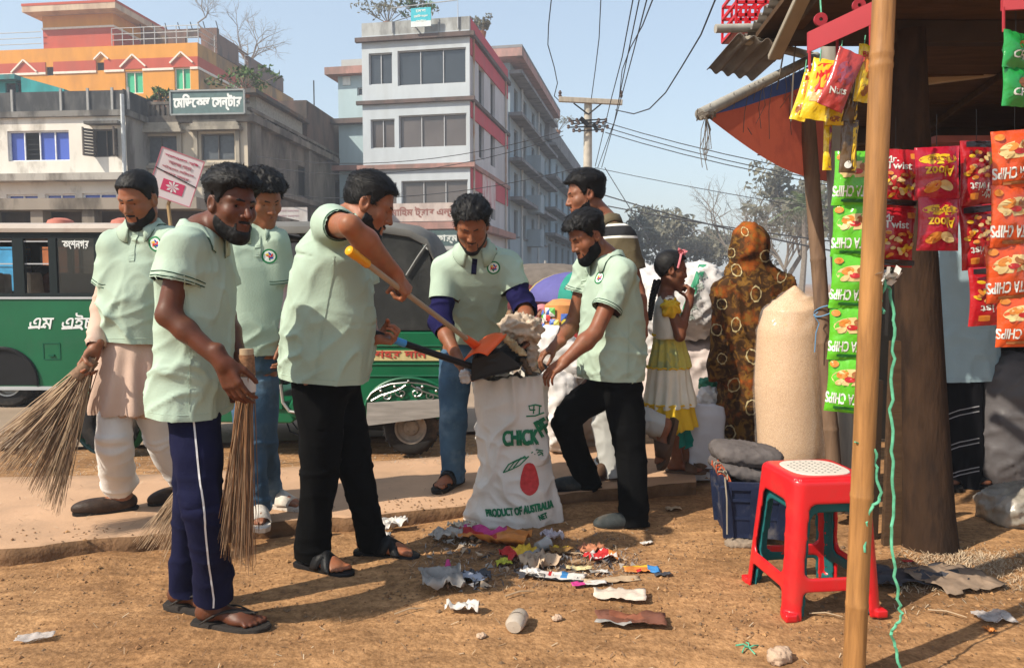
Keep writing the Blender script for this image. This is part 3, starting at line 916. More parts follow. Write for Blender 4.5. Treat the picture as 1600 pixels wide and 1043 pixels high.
def trousers(s,pel,right,legs,m,top=.16,name='trousers',seed=2,a=.16,b=.1,h=.0098,amp=1.0,k=.03,drop=.035):
 """legs: list of [(point, radius a, radius b), ...] from hip to hem"""
 pel = A3(pel);r = nrm(right)
 ak = [v[2] for q,v in s.cov.items() if q.startswith('leg')];fit = []
 for lg in legs:                                   # keep the hem round the ankle
  e = A3(lg[-1][0]);a_ = min(ak,key=lambda q: np.linalg.norm(q - e));dv = (a_ - e) * A3((1,1,0))
  if np.linalg.norm(dv) > .25: dv = dv * 0
  kn_ = [v[1] for q,v in s.cov.items() if q.startswith('leg') and v[2] is a_][0]
  if abs(e[2] - a_[2]) > .16: dv = dv * 0
  fit.append([(A3(r[0]) + dv * float(np.clip((kn_[2] - A3(r[0])[2]) / max(.05,kn_[2] - e[2]),0,1)),*r[1:]) for r in lg])
 legs = fit
 legs = [lg[:-1] + [(A3(lg[-1][0]) + nrm(A3(lg[-1][0]) - A3(lg[-2][0])) * drop,lg[-1][1],lg[-1][2])] for lg in legs]
 fs = [loft([pel - np.array((0,0,.06)),pel + np.array((0,0,top * .5)),pel + np.array((0,0,top))],[a * .96,a,a * .95],[b,b,b * .95],r,False,True)]
 for lg in legs:
  fs.append((loft([x[0] for x in lg],[x[1] for x in lg],[x[2] for x in lg],r,False,True),k))
 f = U(fs)
 cuts = [(lg[-1][0],A3(lg[-1][0]) - A3(lg[-2][0]),max(lg[-1][1],lg[-1][2]) + .03) for lg in legs]
 kn = [A3(lg[len(lg) // 2][0]) for lg in legs];hm = [A3(lg[-1][0]) for lg in legs]
 def wr(V,N):
  wv = np.stack([vnoise(V * 6,seed),vnoise(V * 6,seed + 1),vnoise(V * 6,seed + 2)],1)
  n1 = ridge(vnoise(V * np.array([5,5,19]) + wv * .9,seed + 3),3.4) - .27
  n2 = ridge(vnoise(V * np.array([9,9,3.0]) + wv * .5,seed + 4),3.4) - .27
  dk = np.min([np.abs(V[:,2] - q[2]) + .5 * np.hypot(V[:,0] - q[0],V[:,1] - q[1]) for q in kn],0)
  dh = np.min([np.linalg.norm(V - q,axis=1) for q in hm],0)
  w = .3 + .6 * np.exp(-(dk / .1) ** 2) + 1.0 * np.exp(-(dh / .13) ** 2) + .5 * np.exp(-((V[:,2] - pel[2] + .05) / .09) ** 2)
  return (n1 * .013 * w + n2 * .009) * amp
 pts = [x[0] for lg in legs for x in lg] + [pel + np.array((0,0,top)),pel]
 return s.shell(name,f,pts,max(a,b) + .02,h,m,wr,rl=1,cuts=cuts)
SOLE = [(-.030,-.078),(0,-.087),(.030,-.078),(.037,-.04),(.036,.02),(.044,.09),(.047,.14),(.037,.185),(.012,.212),(-.016,.217),(-.040,.195),(-.048,.145),(-.044,.09),(-.036,.02),(-.037,-.04)]
def sandal(s,side,style='cross',m=None,sole_m=None,thick=.022,nm='sandal'):
 so,g,R = s.cov['foot' + side];mi = 1 if side == 'R' else -1;m = m or SOLE_K
 b = MB();n = len(SOLE)
 def ring(z,sc): return [g((x * mi * sc,.06 + (y - .06) * sc,z)) - s.root for x,y in SOLE]
 rows = [ring(-thick,.97),ring(-thick,1.0),ring(0.0,1.03),ring(.004,1.0)]
 V = [v for r in rows for v in r];F = [tuple(range(n)),tuple(range(3 * n,4 * n))]
 for j in range(3):
  for i in range(n): F.append((j * n + i,j * n + (i + 1) % n,(j + 1) * n + (i + 1) % n,(j + 1) * n + i))
 b.add(V,F)
 root = b.build(nm,sole_m or m,s.e,True)
 def band(y0a,y0b,wd,hz,x=.049,nseg=16,t0=0.0,t1=math.pi):
  q = MB();V,F = [],[]
  for i in range(nseg + 1):
   t = t0 + (t1 - t0) * i / nseg;u = i / nseg;y = y0a + (y0b - y0a) * u
   for e in (-1,1):
    yy = y + e * wd / 2;hh = hz + (.6 if yy < .08 else .42) * (.1 - yy)
    V.append(g((math.cos(t) * x * mi,yy,max(-.004,math.sin(t) * hh + .002))) - s.root)
  for i in range(nseg): F.append((2 * i,2 * i + 1,2 * i + 3,2 * i + 2))
  q.add(V,F);o = q.build('strap',m,root,True)
  md = o.modifiers.new('thick','SOLIDIFY');md.thickness = .004;md.offset = 1
 if style == 'cross': band(.055,.125,.042,.052);band(.125,.055,.042,.053)
 elif style == 'wide': band(.105,.105,.085,.050)
 elif style == 'double': band(.13,.13,.03,.044);band(.075,.075,.03,.056);band(-.03,-.03,.02,.07,.042)
 elif style == 'thong':
  for e in (-1,1):
   q = MB();V,F = [],[]
   for i in range(13):
    u = i / 12;x = e * .047 * (1 - u) + (-.012 * mi) * u;y = -.005 + (.155 + .005) * u;z = .006 + math.sin(min(1,u * 1.15) * math.pi * .62 + .1) * .052 * (1 - .55 * u) + .012 * u
    w = .03 - .012 * u
    for d in (-1,1): V.append(g((x + d * w * .45,y + d * e * w * .6 * -1,z + .008 * (1 - d * e) * (1 - u))) - s.root)
   for i in range(12): F.append((2 * i,2 * i + 1,2 * i + 3,2 * i + 2))
   q.add(V,F);o = q.build('strap',m,root,True)
   md = o.modifiers.new('thick','SOLIDIFY');md.thickness = .006;md.offset = 1
 return root
def slip_on(s,side,m,h=.0055,back=True,nm='shoe'):
 so,g,R = s.cov['foot' + side];k = s.k
 f = U([ellip(g((0,.075,.014)),np.array((.046,.145,.042)) * k,R),ellip(g((0,-.02,.03)),np.array((.039,.062,.045)) * k,R),ellip(g((0,.12,.014)),np.array((.046,.1,.036)) * k,R)],.03)
 f = inter(f,half(g((0,0,-.018)),-R[:,2]))
 f = sub(f,ellip(g((0,-.012,.085)),np.array((.03,.062,.05)) * k,R),.006)
 lo,hi = bbox([g((0,-.1,0)),g((0,.23,0)),g((0,0,.1))],.06)
 V,Q = sdf_mesh(f,lo,hi,h);o = s.put(nm,relax(V,Q,1),Q,m)
 b = MB();n = len(SOLE);mi = 1 if side == 'R' else -1
 rows = [[g((x * mi * sc,.06 + (y - .06) * sc,z)) - s.root for x,y in SOLE] for z,sc in ((-.021,.97),(-.021,1.0),(-.004,1.02))]
 b.add([v for r in rows for v in r],[tuple(range(n)),tuple(range(2 * n,3 * n))] + [(j * n + i,j * n + (i + 1) % n,(j + 1) * n + (i + 1) % n,(j + 1) * n + i) for j in range(2) for i in range(n)])
 b.build('shoe_sole',SOLE_K,o,True)
 return o
def sleeve_cover(s,name,pts,radii,m,h=.0065,seed=3,amp=1.0,parent=None):
 """long sleeve over a bent arm"""
 fs = [rcone(pts[i],pts[i + 1],radii[i] * s.k,radii[i + 1] * s.k) for i in range(len(pts) - 1)]
 f = U(fs,.015);d = nrm(A3(pts[-1]) - A3(pts[-2]));f = inter(f,half(pts[-1],d))
 def wr(V,N):
  wv = np.stack([vnoise(V * 7,seed),vnoise(V * 7,seed + 1),vnoise(V * 7,seed + 2)],1)
  ax = nrm(A3(pts[-1]) - A3(pts[0]));t = (V @ ax)[:,None]
  return (ridge(vnoise(np.concatenate([V[:,:2] * 7,t * 24],1) + wv * .8,seed + 3),2) - .4) * .009 * amp
 return s.shell(name,f,pts,.1,h,m,wr,parent=parent,cuts=[(pts[-1],d,radii[-1] * s.k + .03)])
# ------------------------------------------------------------------ ground, road, pavement
def spaced(a,b,h,lo,hi,g=1.22):
 v = list(np.arange(a,b,h));s = h;x = v[-1]
 while x < hi: s *= g;x += s;v.append(x)
 s = h;x = a;left = []
 while x > lo: s *= g;x -= s;left.append(x)
 return np.array(left[::-1] + v)
KERB = [G(x,y,.08) for x,y in ((-420,902),(-150,872),(0,856),(100,848),(204,838),(268,833),(330,826),(435,815),(560,806),(719,790),(800,782),(880,772),(980,762),(1088,752))]
KERB_B = [G(x,y,.08) for x,y in ((-420,756),(-200,748),(0,745),(130,742),(250,740),(330,736),(405,732),(480,727),(560,722),(690,713),(780,707),(880,700),(980,694),(1075,690))]
kx = np.array([p.x for p in KERB]);ky = np.array([p.y for p in KERB])
def ground_z(x,y):
 x = np.asarray(x,float);y = np.asarray(y,float)
 p = np.stack([x,y,np.zeros_like(x)],-1).reshape(-1,3)
 z = fbm(p * 1.3,3,3) * .016 + fbm(p * 7.5,8,3) * .0055
 k = ky_at = np.interp(p[:,0],kx,ky)
 z += .02 * np.exp(-((p[:,1] - k + .1) / .1) ** 2) * (.5 + fbm(p * 3,5,2)) * (p[:,0] < 1.2)
 far = smooth01((p[:,1] - 5.2) / .5);z = z * (1 - far) - .03 * far
 near = smooth01((p[:,1] - 40) / 20)
 return z.reshape(x.shape)
def smooth01(x): x = np.clip(x,0,1);return x * x * (3 - 2 * x)
gx,gy = spaced(-3.6,4.2,.036,-280,280),spaced(1.7,5.9,.036,-60,420)
X,Y = np.meshgrid(gx,gy,indexing='ij');Z = ground_z(X,Y)
ni,nj = X.shape;idx = np.arange(ni * nj).reshape(ni,nj)
DIRT = mat('dirt',(.43,.245,.12),rough=.95,var=.2,scale=3.5,col2=(.27,.145,.068),c2lo=.42,c2hi=.64,c2scale=1.0,bump=.55,bscale=70,spec=.1,bdist=.012,detail=9)
def dirt_detail(m):
 N,L = m.node_tree.nodes,m.node_tree.links;b = N['Principled BSDF']
 src = b.inputs['Base Color'].links[0].from_socket
 tc = N.new('ShaderNodeTexCoord');nz = N.new('ShaderNodeTexNoise');nz.inputs['Scale'].default_value = 42;nz.inputs['Detail'].default_value = 8;nz.inputs['Roughness'].default_value = .7
 L.new(tc.outputs['Object'],nz.inputs[0]);r = N.new('ShaderNodeValToRGB');r.color_ramp.elements[0].position = .36;r.color_ramp.elements[0].color = (.52,.48,.44,1);r.color_ramp.elements[1].position = .62;r.color_ramp.elements[1].color = (1.1,1.1,1.1,1)
 L.new(nz.outputs[0],r.inputs[0])
 mp = N.new('ShaderNodeMapping');mp.inputs['Scale'].default_value = (2.2,9,1);mp.inputs['Rotation'].default_value = (0,0,.35);L.new(tc.outputs['Object'],mp.inputs[0])
 n2 = N.new('ShaderNodeTexNoise');n2.inputs['Scale'].default_value = 2.0;n2.inputs['Detail'].default_value = 7;L.new(mp.outputs[0],n2.inputs[0])
 r2 = N.new('ShaderNodeValToRGB');r2.color_ramp.elements[0].position = .35;r2.color_ramp.elements[0].color = (.72,.70,.68,1);r2.color_ramp.elements[1].position = .7;r2.color_ramp.elements[1].color = (1.2,1.18,1.12,1);L.new(n2.outputs[0],r2.inputs[0])
 m1 = N.new('ShaderNodeMix');m1.data_type = 'RGBA';m1.blend_type = 'MULTIPLY';m1.inputs[0].default_value = .85;L.new(src,m1.inputs[6]);L.new(r.outputs[0],m1.inputs[7])
 m2 = N.new('ShaderNodeMix');m2.data_type = 'RGBA';m2.blend_type = 'MULTIPLY';m2.inputs[0].default_value = .9;L.new(m1.outputs[2],m2.inputs[6]);L.new(r2.outputs[0],m2.inputs[7])
 L.new(m2.outputs[2],b.inputs['Base Color'])
dirt_detail(DIRT)
tag(npmesh('ground',np.stack([X,Y,Z],-1).reshape(-1,3),np.stack([idx[:-1,:-1],idx[1:,:-1],idx[1:,1:],idx[:-1,1:]],-1).reshape(-1,4),DIRT),'bare brown earth with trodden patches and bits of straw','ground',kind='structure')
BV_G = None
ROAD = mat('dusty_asphalt',(.31,.23,.165),rough=.95,var=.12,scale=1.2,col2=(.21,.16,.115),c2lo=.5,c2hi=.7,c2scale=.7,bump=.4,bscale=45,spec=.1)
r_in = [G(x,y,.0) for x,y in ((-900,705),(-200,702),(100,698),(400,690),(700,676),(900,664),(1150,650))]
r_out = [Vector((p.x * 2.6 + 2,21 + i * .3,0)) for i,p in enumerate(r_in)]
tag(pyd('road',r_in + r_out,[(i,i + 1,i + 8,i + 7) for i in range(6)],ROAD),'dusty grey street behind the pavement','road',kind='structure')
# pavement slab with broken kerb edge
CONC = mat('dusty_concrete',(.46,.285,.175),rough=.92,var=.12,scale=2.5,col2=(.34,.22,.14),c2lo=.5,c2hi=.7,c2scale=1.8,bump=.35,bscale=55,spec=.12,bdist=.006)
def resample(pts,n):
 L = [0]
 for i in range(1,len(pts)): L.append(L[-1] + (pts[i] - pts[i - 1]).length)
 t = np.linspace(0,L[-1],n)
 return np.stack([np.interp(t,L,[p[k] for p in pts]) for k in range(3)],1)
nk = 260
fe,be = resample(KERB,nk),resample(KERB_B,nk)
dj = np.stack([np.zeros(nk),fbm(np.stack([fe[:,0] * 5,fe[:,1] * 5,fe[:,2]],1),4,3) * .022,np.zeros(nk)],1)
fe = fe + dj
rows = []
rows.append(fe + np.array((.0,.012,-.14)));rows.append(fe + np.array((0,0,-.045)) + dj * .5);rows.append(fe + np.array((0,.004,-.001)) + np.stack([np.zeros(nk),fbm(fe * 14,9,2) * .012,np.zeros(nk)],1))
for t in np.linspace(.06,1,12): rows.append(fe * (1 - t) + be * t + np.array((0,0,0)))
for k in range(3,len(rows)): rows[k][:,2] += fbm(rows[k] * 3,6,3) * .003
rows.append(be + np.array((0,.02,-.03)));rows.append(be + np.array((0,.05,-.14)))
V = np.stack(rows);nr = len(rows);idx = np.arange(nr * nk).reshape(nr,nk)
Q4 = np.stack([idx[:-1,:-1],idx[:-1,1:],idx[1:,1:],idx[1:,:-1]],-1).reshape(-1,4)
KF = mat('brown_kerb_front',(.16,.088,.045),rough=.95,var=.3,scale=9,bump=.7,bscale=40,bdist=.015)  # darker brown for the front rows of the kerb
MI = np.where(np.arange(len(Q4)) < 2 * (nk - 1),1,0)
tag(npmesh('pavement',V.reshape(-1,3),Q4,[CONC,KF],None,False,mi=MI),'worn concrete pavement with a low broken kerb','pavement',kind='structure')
# ------------------------------------------------------------------ buildings
GLASS = mat('dark_glass',(.035,.042,.05),rough=.12,var=.15,scale=.8,spec=.6)
GLASS_B = mat('bronze_glass',(.10,.085,.08),rough=.18,var=.2,scale=.7,spec=.5)
ALU = mat('grey_aluminium',(.42,.43,.44),rough=.5,var=.05)
class Bld:
 """a block with its front on local y=0 (outward -y) and its right flank on local x=W (outward +x)"""
 def __init__(s,name,label,xL,xR,dR,rot,ytop,depth,cat='building',zb=0.0):
  a = math.radians(rot);u = Vector((math.cos(a),math.sin(a),0));v = Vector((-u.y,u.x,0))
  c = P(xR,440,dR);c.z = 0;s.u,s.v = u,v
  s.c = c;s.W = 0;s.o = c.copy()
  s.W = -s.f(xL,440)[0];s.o = c - u * s.W
  s.H = s.f(xR,ytop)[1];s.D = depth;s.zb = zb
  s.e = thing(name,label,cat,tuple(s.o),a)
  s.holes = {'f': [],'s': []}
 def f(s,px,py):
  """sight line -> (along the front, height)"""
  r = ray(px,py);C = Vector((0,0,CAM_H));t = (s.o - C).dot(s.v) / r.dot(s.v);q = C + r * t - s.o
  return q.dot(s.u),q.z
 def s_(s,px,py):
  """sight line -> (along the right flank, height)"""
  r = ray(px,py);C = Vector((0,0,CAM_H));o = s.o + s.u * s.W;t = (o - C).dot(s.u) / r.dot(s.u);q = C + r * t - o
  return q.dot(s.v),q.z
 def at(s,side,a,z,out):
  return Vector((a,-out,z)) if side == 'f' else Vector((s.W + out,a,z))
 def box(s,name,side,a0,a1,z0,z1,o0,o1,m,parent=None,bevel=0.0):
  p,q = s.at(side,a0,z0,o0),s.at(side,a1,z1,o1)
  lo = [min(p[i],q[i]) for i in range(3)];hi = [max(p[i],q[i]) for i in range(3)]
  return MB().box(lo,hi).build(name,m,parent or s.e,bevel=bevel)
 def rect(s,side,r):
  g = s.f if side == 'f' else s.s_
  a0,z1 = g(r[0],r[1]);a1,z0 = g(r[2],r[3]);return min(a0,a1),min(z0,z1),max(a0,a1),max(z0,z1)
 def window(s,side,px,fm,gm,nx=2,rec=.14,sill=None,open_at=None,nz=1,fw=.05,raw=None):
  a0,z0,a1,z1 = raw or s.rect(side,px);s.holes[side].append((a0,z0,a1,z1))
  b = MB();w = fw
  def bx(p0,q0,p1,q1,o0,o1,bb): 
   p,q = s.at(side,p0,q0,o0),s.at(side,p1,q1,o1)
   bb.box([min(p[i],q[i]) for i in range(3)],[max(p[i],q[i]) for i in range(3)])
  bx(a0,z0,a1,z0 + w,-rec,-rec + .05,b);bx(a0,z1 - w,a1,z1,-rec,-rec + .05,b)
  bx(a0,z0 + w,a0 + w,z1 - w,-rec,-rec + .05,b);bx(a1 - w,z0 + w,a1,z1 - w,-rec,-rec + .05,b)
  for i in range(1,nx):
   c = a0 + (a1 - a0) * i / nx;bx(c - w * .4,z0 + w,c + w * .4,z1 - w,-rec,-rec + .045,b)
  for i in range(1,nz):
   c = z0 + (z1 - z0) * i / nz;bx(a0 + w,c - w * .3,a1 - w,c + w * .3,-rec + .002,-rec + .04,b)
  win = b.build('window',fm,s.e)
  for i in range(nx):
   if open_at is not None and i == open_at: continue
   q = MB();p0,p1 = a0 + (a1 - a0) * i / nx,a0 + (a1 - a0) * (i + 1) / nx
   bx(p0,z0,p1,z1,-rec - .03 - .012 * (i % 2),-rec - .02 - .012 * (i % 2),q);q.build('pane',gm,win)
  if sill: s.box('sill',side,a0 - .08,a1 + .08,z0 - .1,z0 - .002,-.02,.12,sill,win)
  return win,(a0,z0,a1,z1)
 def shell(s,m,roof=None,dark=None,name='wall',ms=None):
  for side in 'fs':
   L = s.W if side == 'f' else s.D
   hs = [h for h in s.holes[side] if h[2] > 0 and h[0] < L]
   xs = sorted({0.0,L,*[min(max(h[0],0),L) for h in hs],*[min(max(h[2],0),L) for h in hs]});zs = sorted({s.zb,s.H,*[h[1] for h in hs],*[h[3] for h in hs]})
   b = MB();V = {}
   for i in range(len(xs) - 1):
    for j in range(len(zs) - 1):
     cx,cz = (xs[i] + xs[i + 1]) / 2,(zs[j] + zs[j + 1]) / 2
     if any(h[0] < cx < h[2] and h[1] < cz < h[3] for h in hs): continue
     q = [s.at(side,a,z,0) for a,z in ((xs[i],zs[j]),(xs[i + 1],zs[j]),(xs[i + 1],zs[j + 1]),(xs[i],zs[j + 1]))]
     b.add(q,[(0,1,2,3)])
   for h in hs:
    c = [(h[0],h[1]),(h[2],h[1]),(h[2],h[3]),(h[0],h[3])]
    for k in range(4):
     (a,z),(a2,z2) = c[k],c[(k + 1) % 4]
     b.add([s.at(side,a,z,0),s.at(side,a2,z2,0),s.at(side,a2,z2,-.3),s.at(side,a,z,-.3)],[(3,2,1,0)])
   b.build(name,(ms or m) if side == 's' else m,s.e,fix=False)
  W,D,H,z0 = s.W,s.D,s.H,s.zb
  MB().add([(0,0,z0),(0,D,z0),(W,D,z0),(W,0,z0),(0,0,H),(0,D,H),(W,D,H),(W,0,H)],[(1,0,4,5),(2,1,5,6),(4,7,6,5)]).build('rear_wall',m,s.e,fix=False)
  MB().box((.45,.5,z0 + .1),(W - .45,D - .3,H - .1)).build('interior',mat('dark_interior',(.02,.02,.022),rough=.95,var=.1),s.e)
def stained(name,col,dirt,sc=.9,lo=.46,hi=.62,st=(1.0,1.0,.35),rough=.9):
 return mat(name,col,rough=rough,var=.08,scale=1.5,col2=dirt,c2lo=lo,c2hi=hi,c2scale=sc,stretch=st,bump=.15,bscale=12,spec=.15,detail=8)
# --- five-storey pale blue block in the middle
def block_pale():
 WALL = stained('pale_blue_wall',(.46,.50,.53),(.40,.42,.42),.6,.5,.75)
 SIDE = stained('pale_grey_wall',(.50,.50,.52),(.38,.38,.40),.6,.5,.75)
 B = Bld('apartment_block','pale blue five storey block with brown ledges, wide dark windows and red painted flank',570,735,34,-11,46,8.6)
 LED = stained('brown_ledge',(.13,.095,.085),(.07,.06,.055),1.5);LEDP = stained('faded_pink_ledge',(.36,.20,.17),(.22,.15,.13),1.2)
 for r,n in (((576,84,613,131),2),((621,80,728,129),3),((579,187,617,231),2),((623,181,729,228),3),((592,286,620,319),2),((627,283,731,317),3)):
  B.window('f',r,ALU,GLASS_B if r[1] > 150 else GLASS,n,fw=.045)
 RED = stained('red_paint',(.50,.075,.10),(.38,.10,.11),1.0,.45,.75);PINKW = stained('white_paint_panel',(.6,.5,.5),(.5,.25,.27),2.0,.5,.6)
 for (y,t) in ((95,0),(185,0),(280,0)):
  for k,a in enumerate((1.7,4.2)):
   zc = B.f(735,y + 20)[1];B.window('s',None,ALU,GLASS,1,raw=(a,zc - .85,a + 1.1,zc + .85))
 B.shell(WALL,ms=SIDE)
 for (ya,yb,o,m,zt) in ((50,57,.2,LED,0),(151,157,.16,LED,0),(254,261,.16,LEDP,0),(347,358,.5,LEDP,0)):
  z1,z0 = B.f(735,ya)[1],B.f(735,yb)[1]
  B.box('ledge','f',-.25,B.W + .25,z0,z1,0,o,m);B.box('ledge','s',.003,B.D,z0 + .003,z1 + .003,.002,o * .9,m)
 ztop = B.f(735,25)[1];zp = B.f(735,49)[1]
 PAR = stained('grey_parapet',(.40,.41,.40),(.22,.22,.21),1.2)
 MB().box((0,.02,zp),(B.W,.2,ztop)).build('parapet',PAR,B.e);MB().box((B.W - .18,.21,zp),(B.W - .001,B.D,ztop)).build('parapet',RED,B.e)
 for (x0) in (613,684,716):
  a = B.f(x0,40)[0];B.box('parapet_rib','f',a,a + .06,zp + .01,ztop - .02,-.02,.03,PAR)
 MB().tube([B.at('f',B.f(613,18)[0],ztop - .5,.06),B.at('f',B.f(613,18)[0],ztop + .55,.06),B.at('f',B.f(716,14)[0],ztop + .7,.06),B.at('f',B.f(716,14)[0],ztop - .5,.06)],.025,5).build('rail',ALU,B.e)
 for (ya,yb) in ((58,88),(158,186),(262,297)):
  z1,z0 = B.f(735,ya)[1],B.f(735,yb)[1];B.box('red_band','s',.1,B.D - .2,z0 + .1,z1,.003,.05,RED)
 z1,z0 = B.f(735,228)[1],B.f(735,262)[1]
 B.box('white_panel','s',2.2,5.0,z0 - 1.4,z0 + .3,.051,.075,PINKW)
 for a in (.4,7.6): MB().tube([B.at('s',a,.2,.09),B.at('s',a,B.H,.09)],.05,6).build('drainpipe',stained('rusty_pipe',(.45,.42,.36),(.3,.15,.08),2),B.e)
 # banners on the front
 a0,z0,a1,z1 = B.rect('f',(600,319,735,345));z0 += 0;s1 = thing('shop_sign','weathered white banner with brown Bengali lettering on the pale blue block','sign',tuple(B.o),B.e.rotation_euler[2])
 MB().box((a0,-.16,z0),(a1,-.09,z1)).build('panel',stained('old_banner',(.52,.44,.40),(.40,.33,.3),2.0),s1)
 lettering('lettering','মািহম ট্রাব এন্ড টু',(a1 - a0) * .86,(z1 - z0) * .62,mat('brown_letter',(.26,.12,.10),var=.1),s1,Matrix.Translation(((a0 + a1) / 2 + .1,-.165,(z0 + z1) / 2)) @ Matrix.Rotation(math.pi / 2,4,'X'))
 a0,z0,a1,z1 = B.rect('f',(640,362,735,385));s2 = thing('shop_sign','dark green banner with pale Bengali lettering below the brown ledge','sign',tuple(B.o),B.e.rotation_euler[2])
 MB().box((a0,-.66,z0),(a1,-.6,z1)).build('panel',mat('dark_banner',(.06,.10,.10),var=.2),s2)
 lettering('lettering','িমণ্ড ফার্মা',(a1 - a0) * .8,(z1 - z0) * .7,mat('pale_letter',(.55,.58,.55),var=.1),s2,Matrix.Translation(((a0 + a1) / 2,-.665,(z0 + z1) / 2)) @ Matrix.Rotation(math.pi / 2,4,'X'))
 a0,z0,a1,z1 = B.rect('f',(647,19,678,46));s3 = thing('roof_sign','small turquoise and white rooftop signboard on the pale block parapet','sign',tuple(B.o),B.e.rotation_euler[2])
 h = z1 - z0
 MB().box((a0,-.45,z0),(a1,-.40,z0 + h * .3)).build('lower_panel',mat('sign_white',(.6,.65,.65),var=.05),s3);MB().box((a0,-.45,z0 + h * .302),(a1,-.40,z1)).build('upper_panel',mat('sign_turquoise',(.06,.42,.50),var=.1),s3)
 for k,(t,ww) in enumerate((('েসবা',.5),('েমিডকেল',.7),('েসন্টার',.5))):
  lettering('lettering',t,(a1 - a0) * ww,h * .15,mat('sign_letter',(.7,.75,.7) if k < 2 else (.1,.3,.4),var=.02),s3,Matrix.Translation(((a0 + a1) / 2,-.455,z1 - h * (.16 + .27 * k))) @ Matrix.Rotation(math.pi / 2,4,'X'))
 for x in (a0 + .1,a1 - .1): MB().bar((x,-.39,z0 + .1),(x,-.0,z0 + .1),.05,.05).build('bracket',ALU,s3)
 # lower wing set back on the left
 W2 = Bld('building_wing','narrow pale blue wing with pink roof slab left of the tall block',533,580,37.5,-11,117,6)
 for y in (190,263):
  z = W2.f(570,y)[1];W2.box('ledge','f',-.35,W2.W,z - .12,z + .12,0,.4,LEDP if y > 200 else LED)
 W2.window('f',(558,137,572,149),ALU,GLASS,1)
 W2.shell(stained('blue_green_wall',(.36,.46,.49),(.33,.40,.42),.6,.5,.8))
 W2.box('roof_slab','f',-.5,W2.W,W2.H,W2.H + .35,-4,.45,LEDP);W2.box('water_tank_wall','f',.1,W2.W,W2.H + .352,W2.H + .85,-3,-.2,PAR)
 a,z = W2.f(542,127);W2.box('vent_block','f',a - .2,a + .2,z - .2,z + .2,0,.06,mat('vent_white',(.6,.62,.6)))
# --- long grey-blue building behind it
def block_blue():
 WA = stained('grey_blue_wall',(.30,.37,.42),(.22,.27,.30),.5,.48,.75);LE = stained('grey_ledge',(.22,.22,.23),(.12,.12,.12),1.2);PK = stained('pink_edge',(.40,.23,.20),(.25,.17,.15),1.5)
 WF = mat('grey_frame',(.26,.28,.3))
 B = Bld('apartment_block','long grey blue apartment block with overhanging pink edged roof behind the pale block',728,797,43.5,-11,98,15)
 zs = [B.f(797,y)[1] for y in (150,215,285,345)]
 for z in zs:
  for a in (1.2,4.2,7.4,10.6,13.0): B.window('s',None,WF,GLASS,2,raw=(a,z - .75,a + 1.2,z + .75),sill=LE)
 B.shell(WA)
 B.box('roof_slab','s',-1.2,B.D,B.H,B.H + .45,-4.9,.9,PK);B.box('roof_top','s',-1.21,B.D + .01,B.H + .452,B.H + .6,-4.91,.91,LE)
 for z in zs: B.box('ledge','s',-.3,B.D,z + 1.15,z + 1.35,.002,.75,LE)
 for z in zs[1:]: B.box('balcony_wall','s',5.6,7.2,z - 1.2,z - .1,.003,.9,WA)
 for a in (3.2,9.6): MB().tube([B.at('s',a,.2,.12),B.at('s',a,B.H,.12)],.07,6).build('drainpipe',mat('pale_pipe',(.5,.52,.52)),B.e)
 B2 = Bld('apartment_block','lower blue end block with roof parapet at the far end of the street',800,852,57,-11,218,22)
 zs = [B2.f(852,y)[1] for y in (255,305,355,395)]
 for z in zs:
  for a in (1.5,5.5,9.5,14,18): B2.window('s',None,WF,GLASS,2,raw=(a,z - .8,a + 1.5,z + .8),sill=LE)
  B2.box('ledge','s',-.2,B2.D,z + 1.3,z + 1.5,.002,.8,LE)
 B2.shell(stained('sky_blue_wall',(.28,.38,.45),(.22,.30,.35),.5,.48,.75))
 B2.box('parapet','s',-.4,B2.D,B2.H,B2.H + 1.3,-.2,.35,LE);B2.box('parapet','f',0,B2.W - .21,B2.H,B2.H + 1.3,-.2,.1,LE)
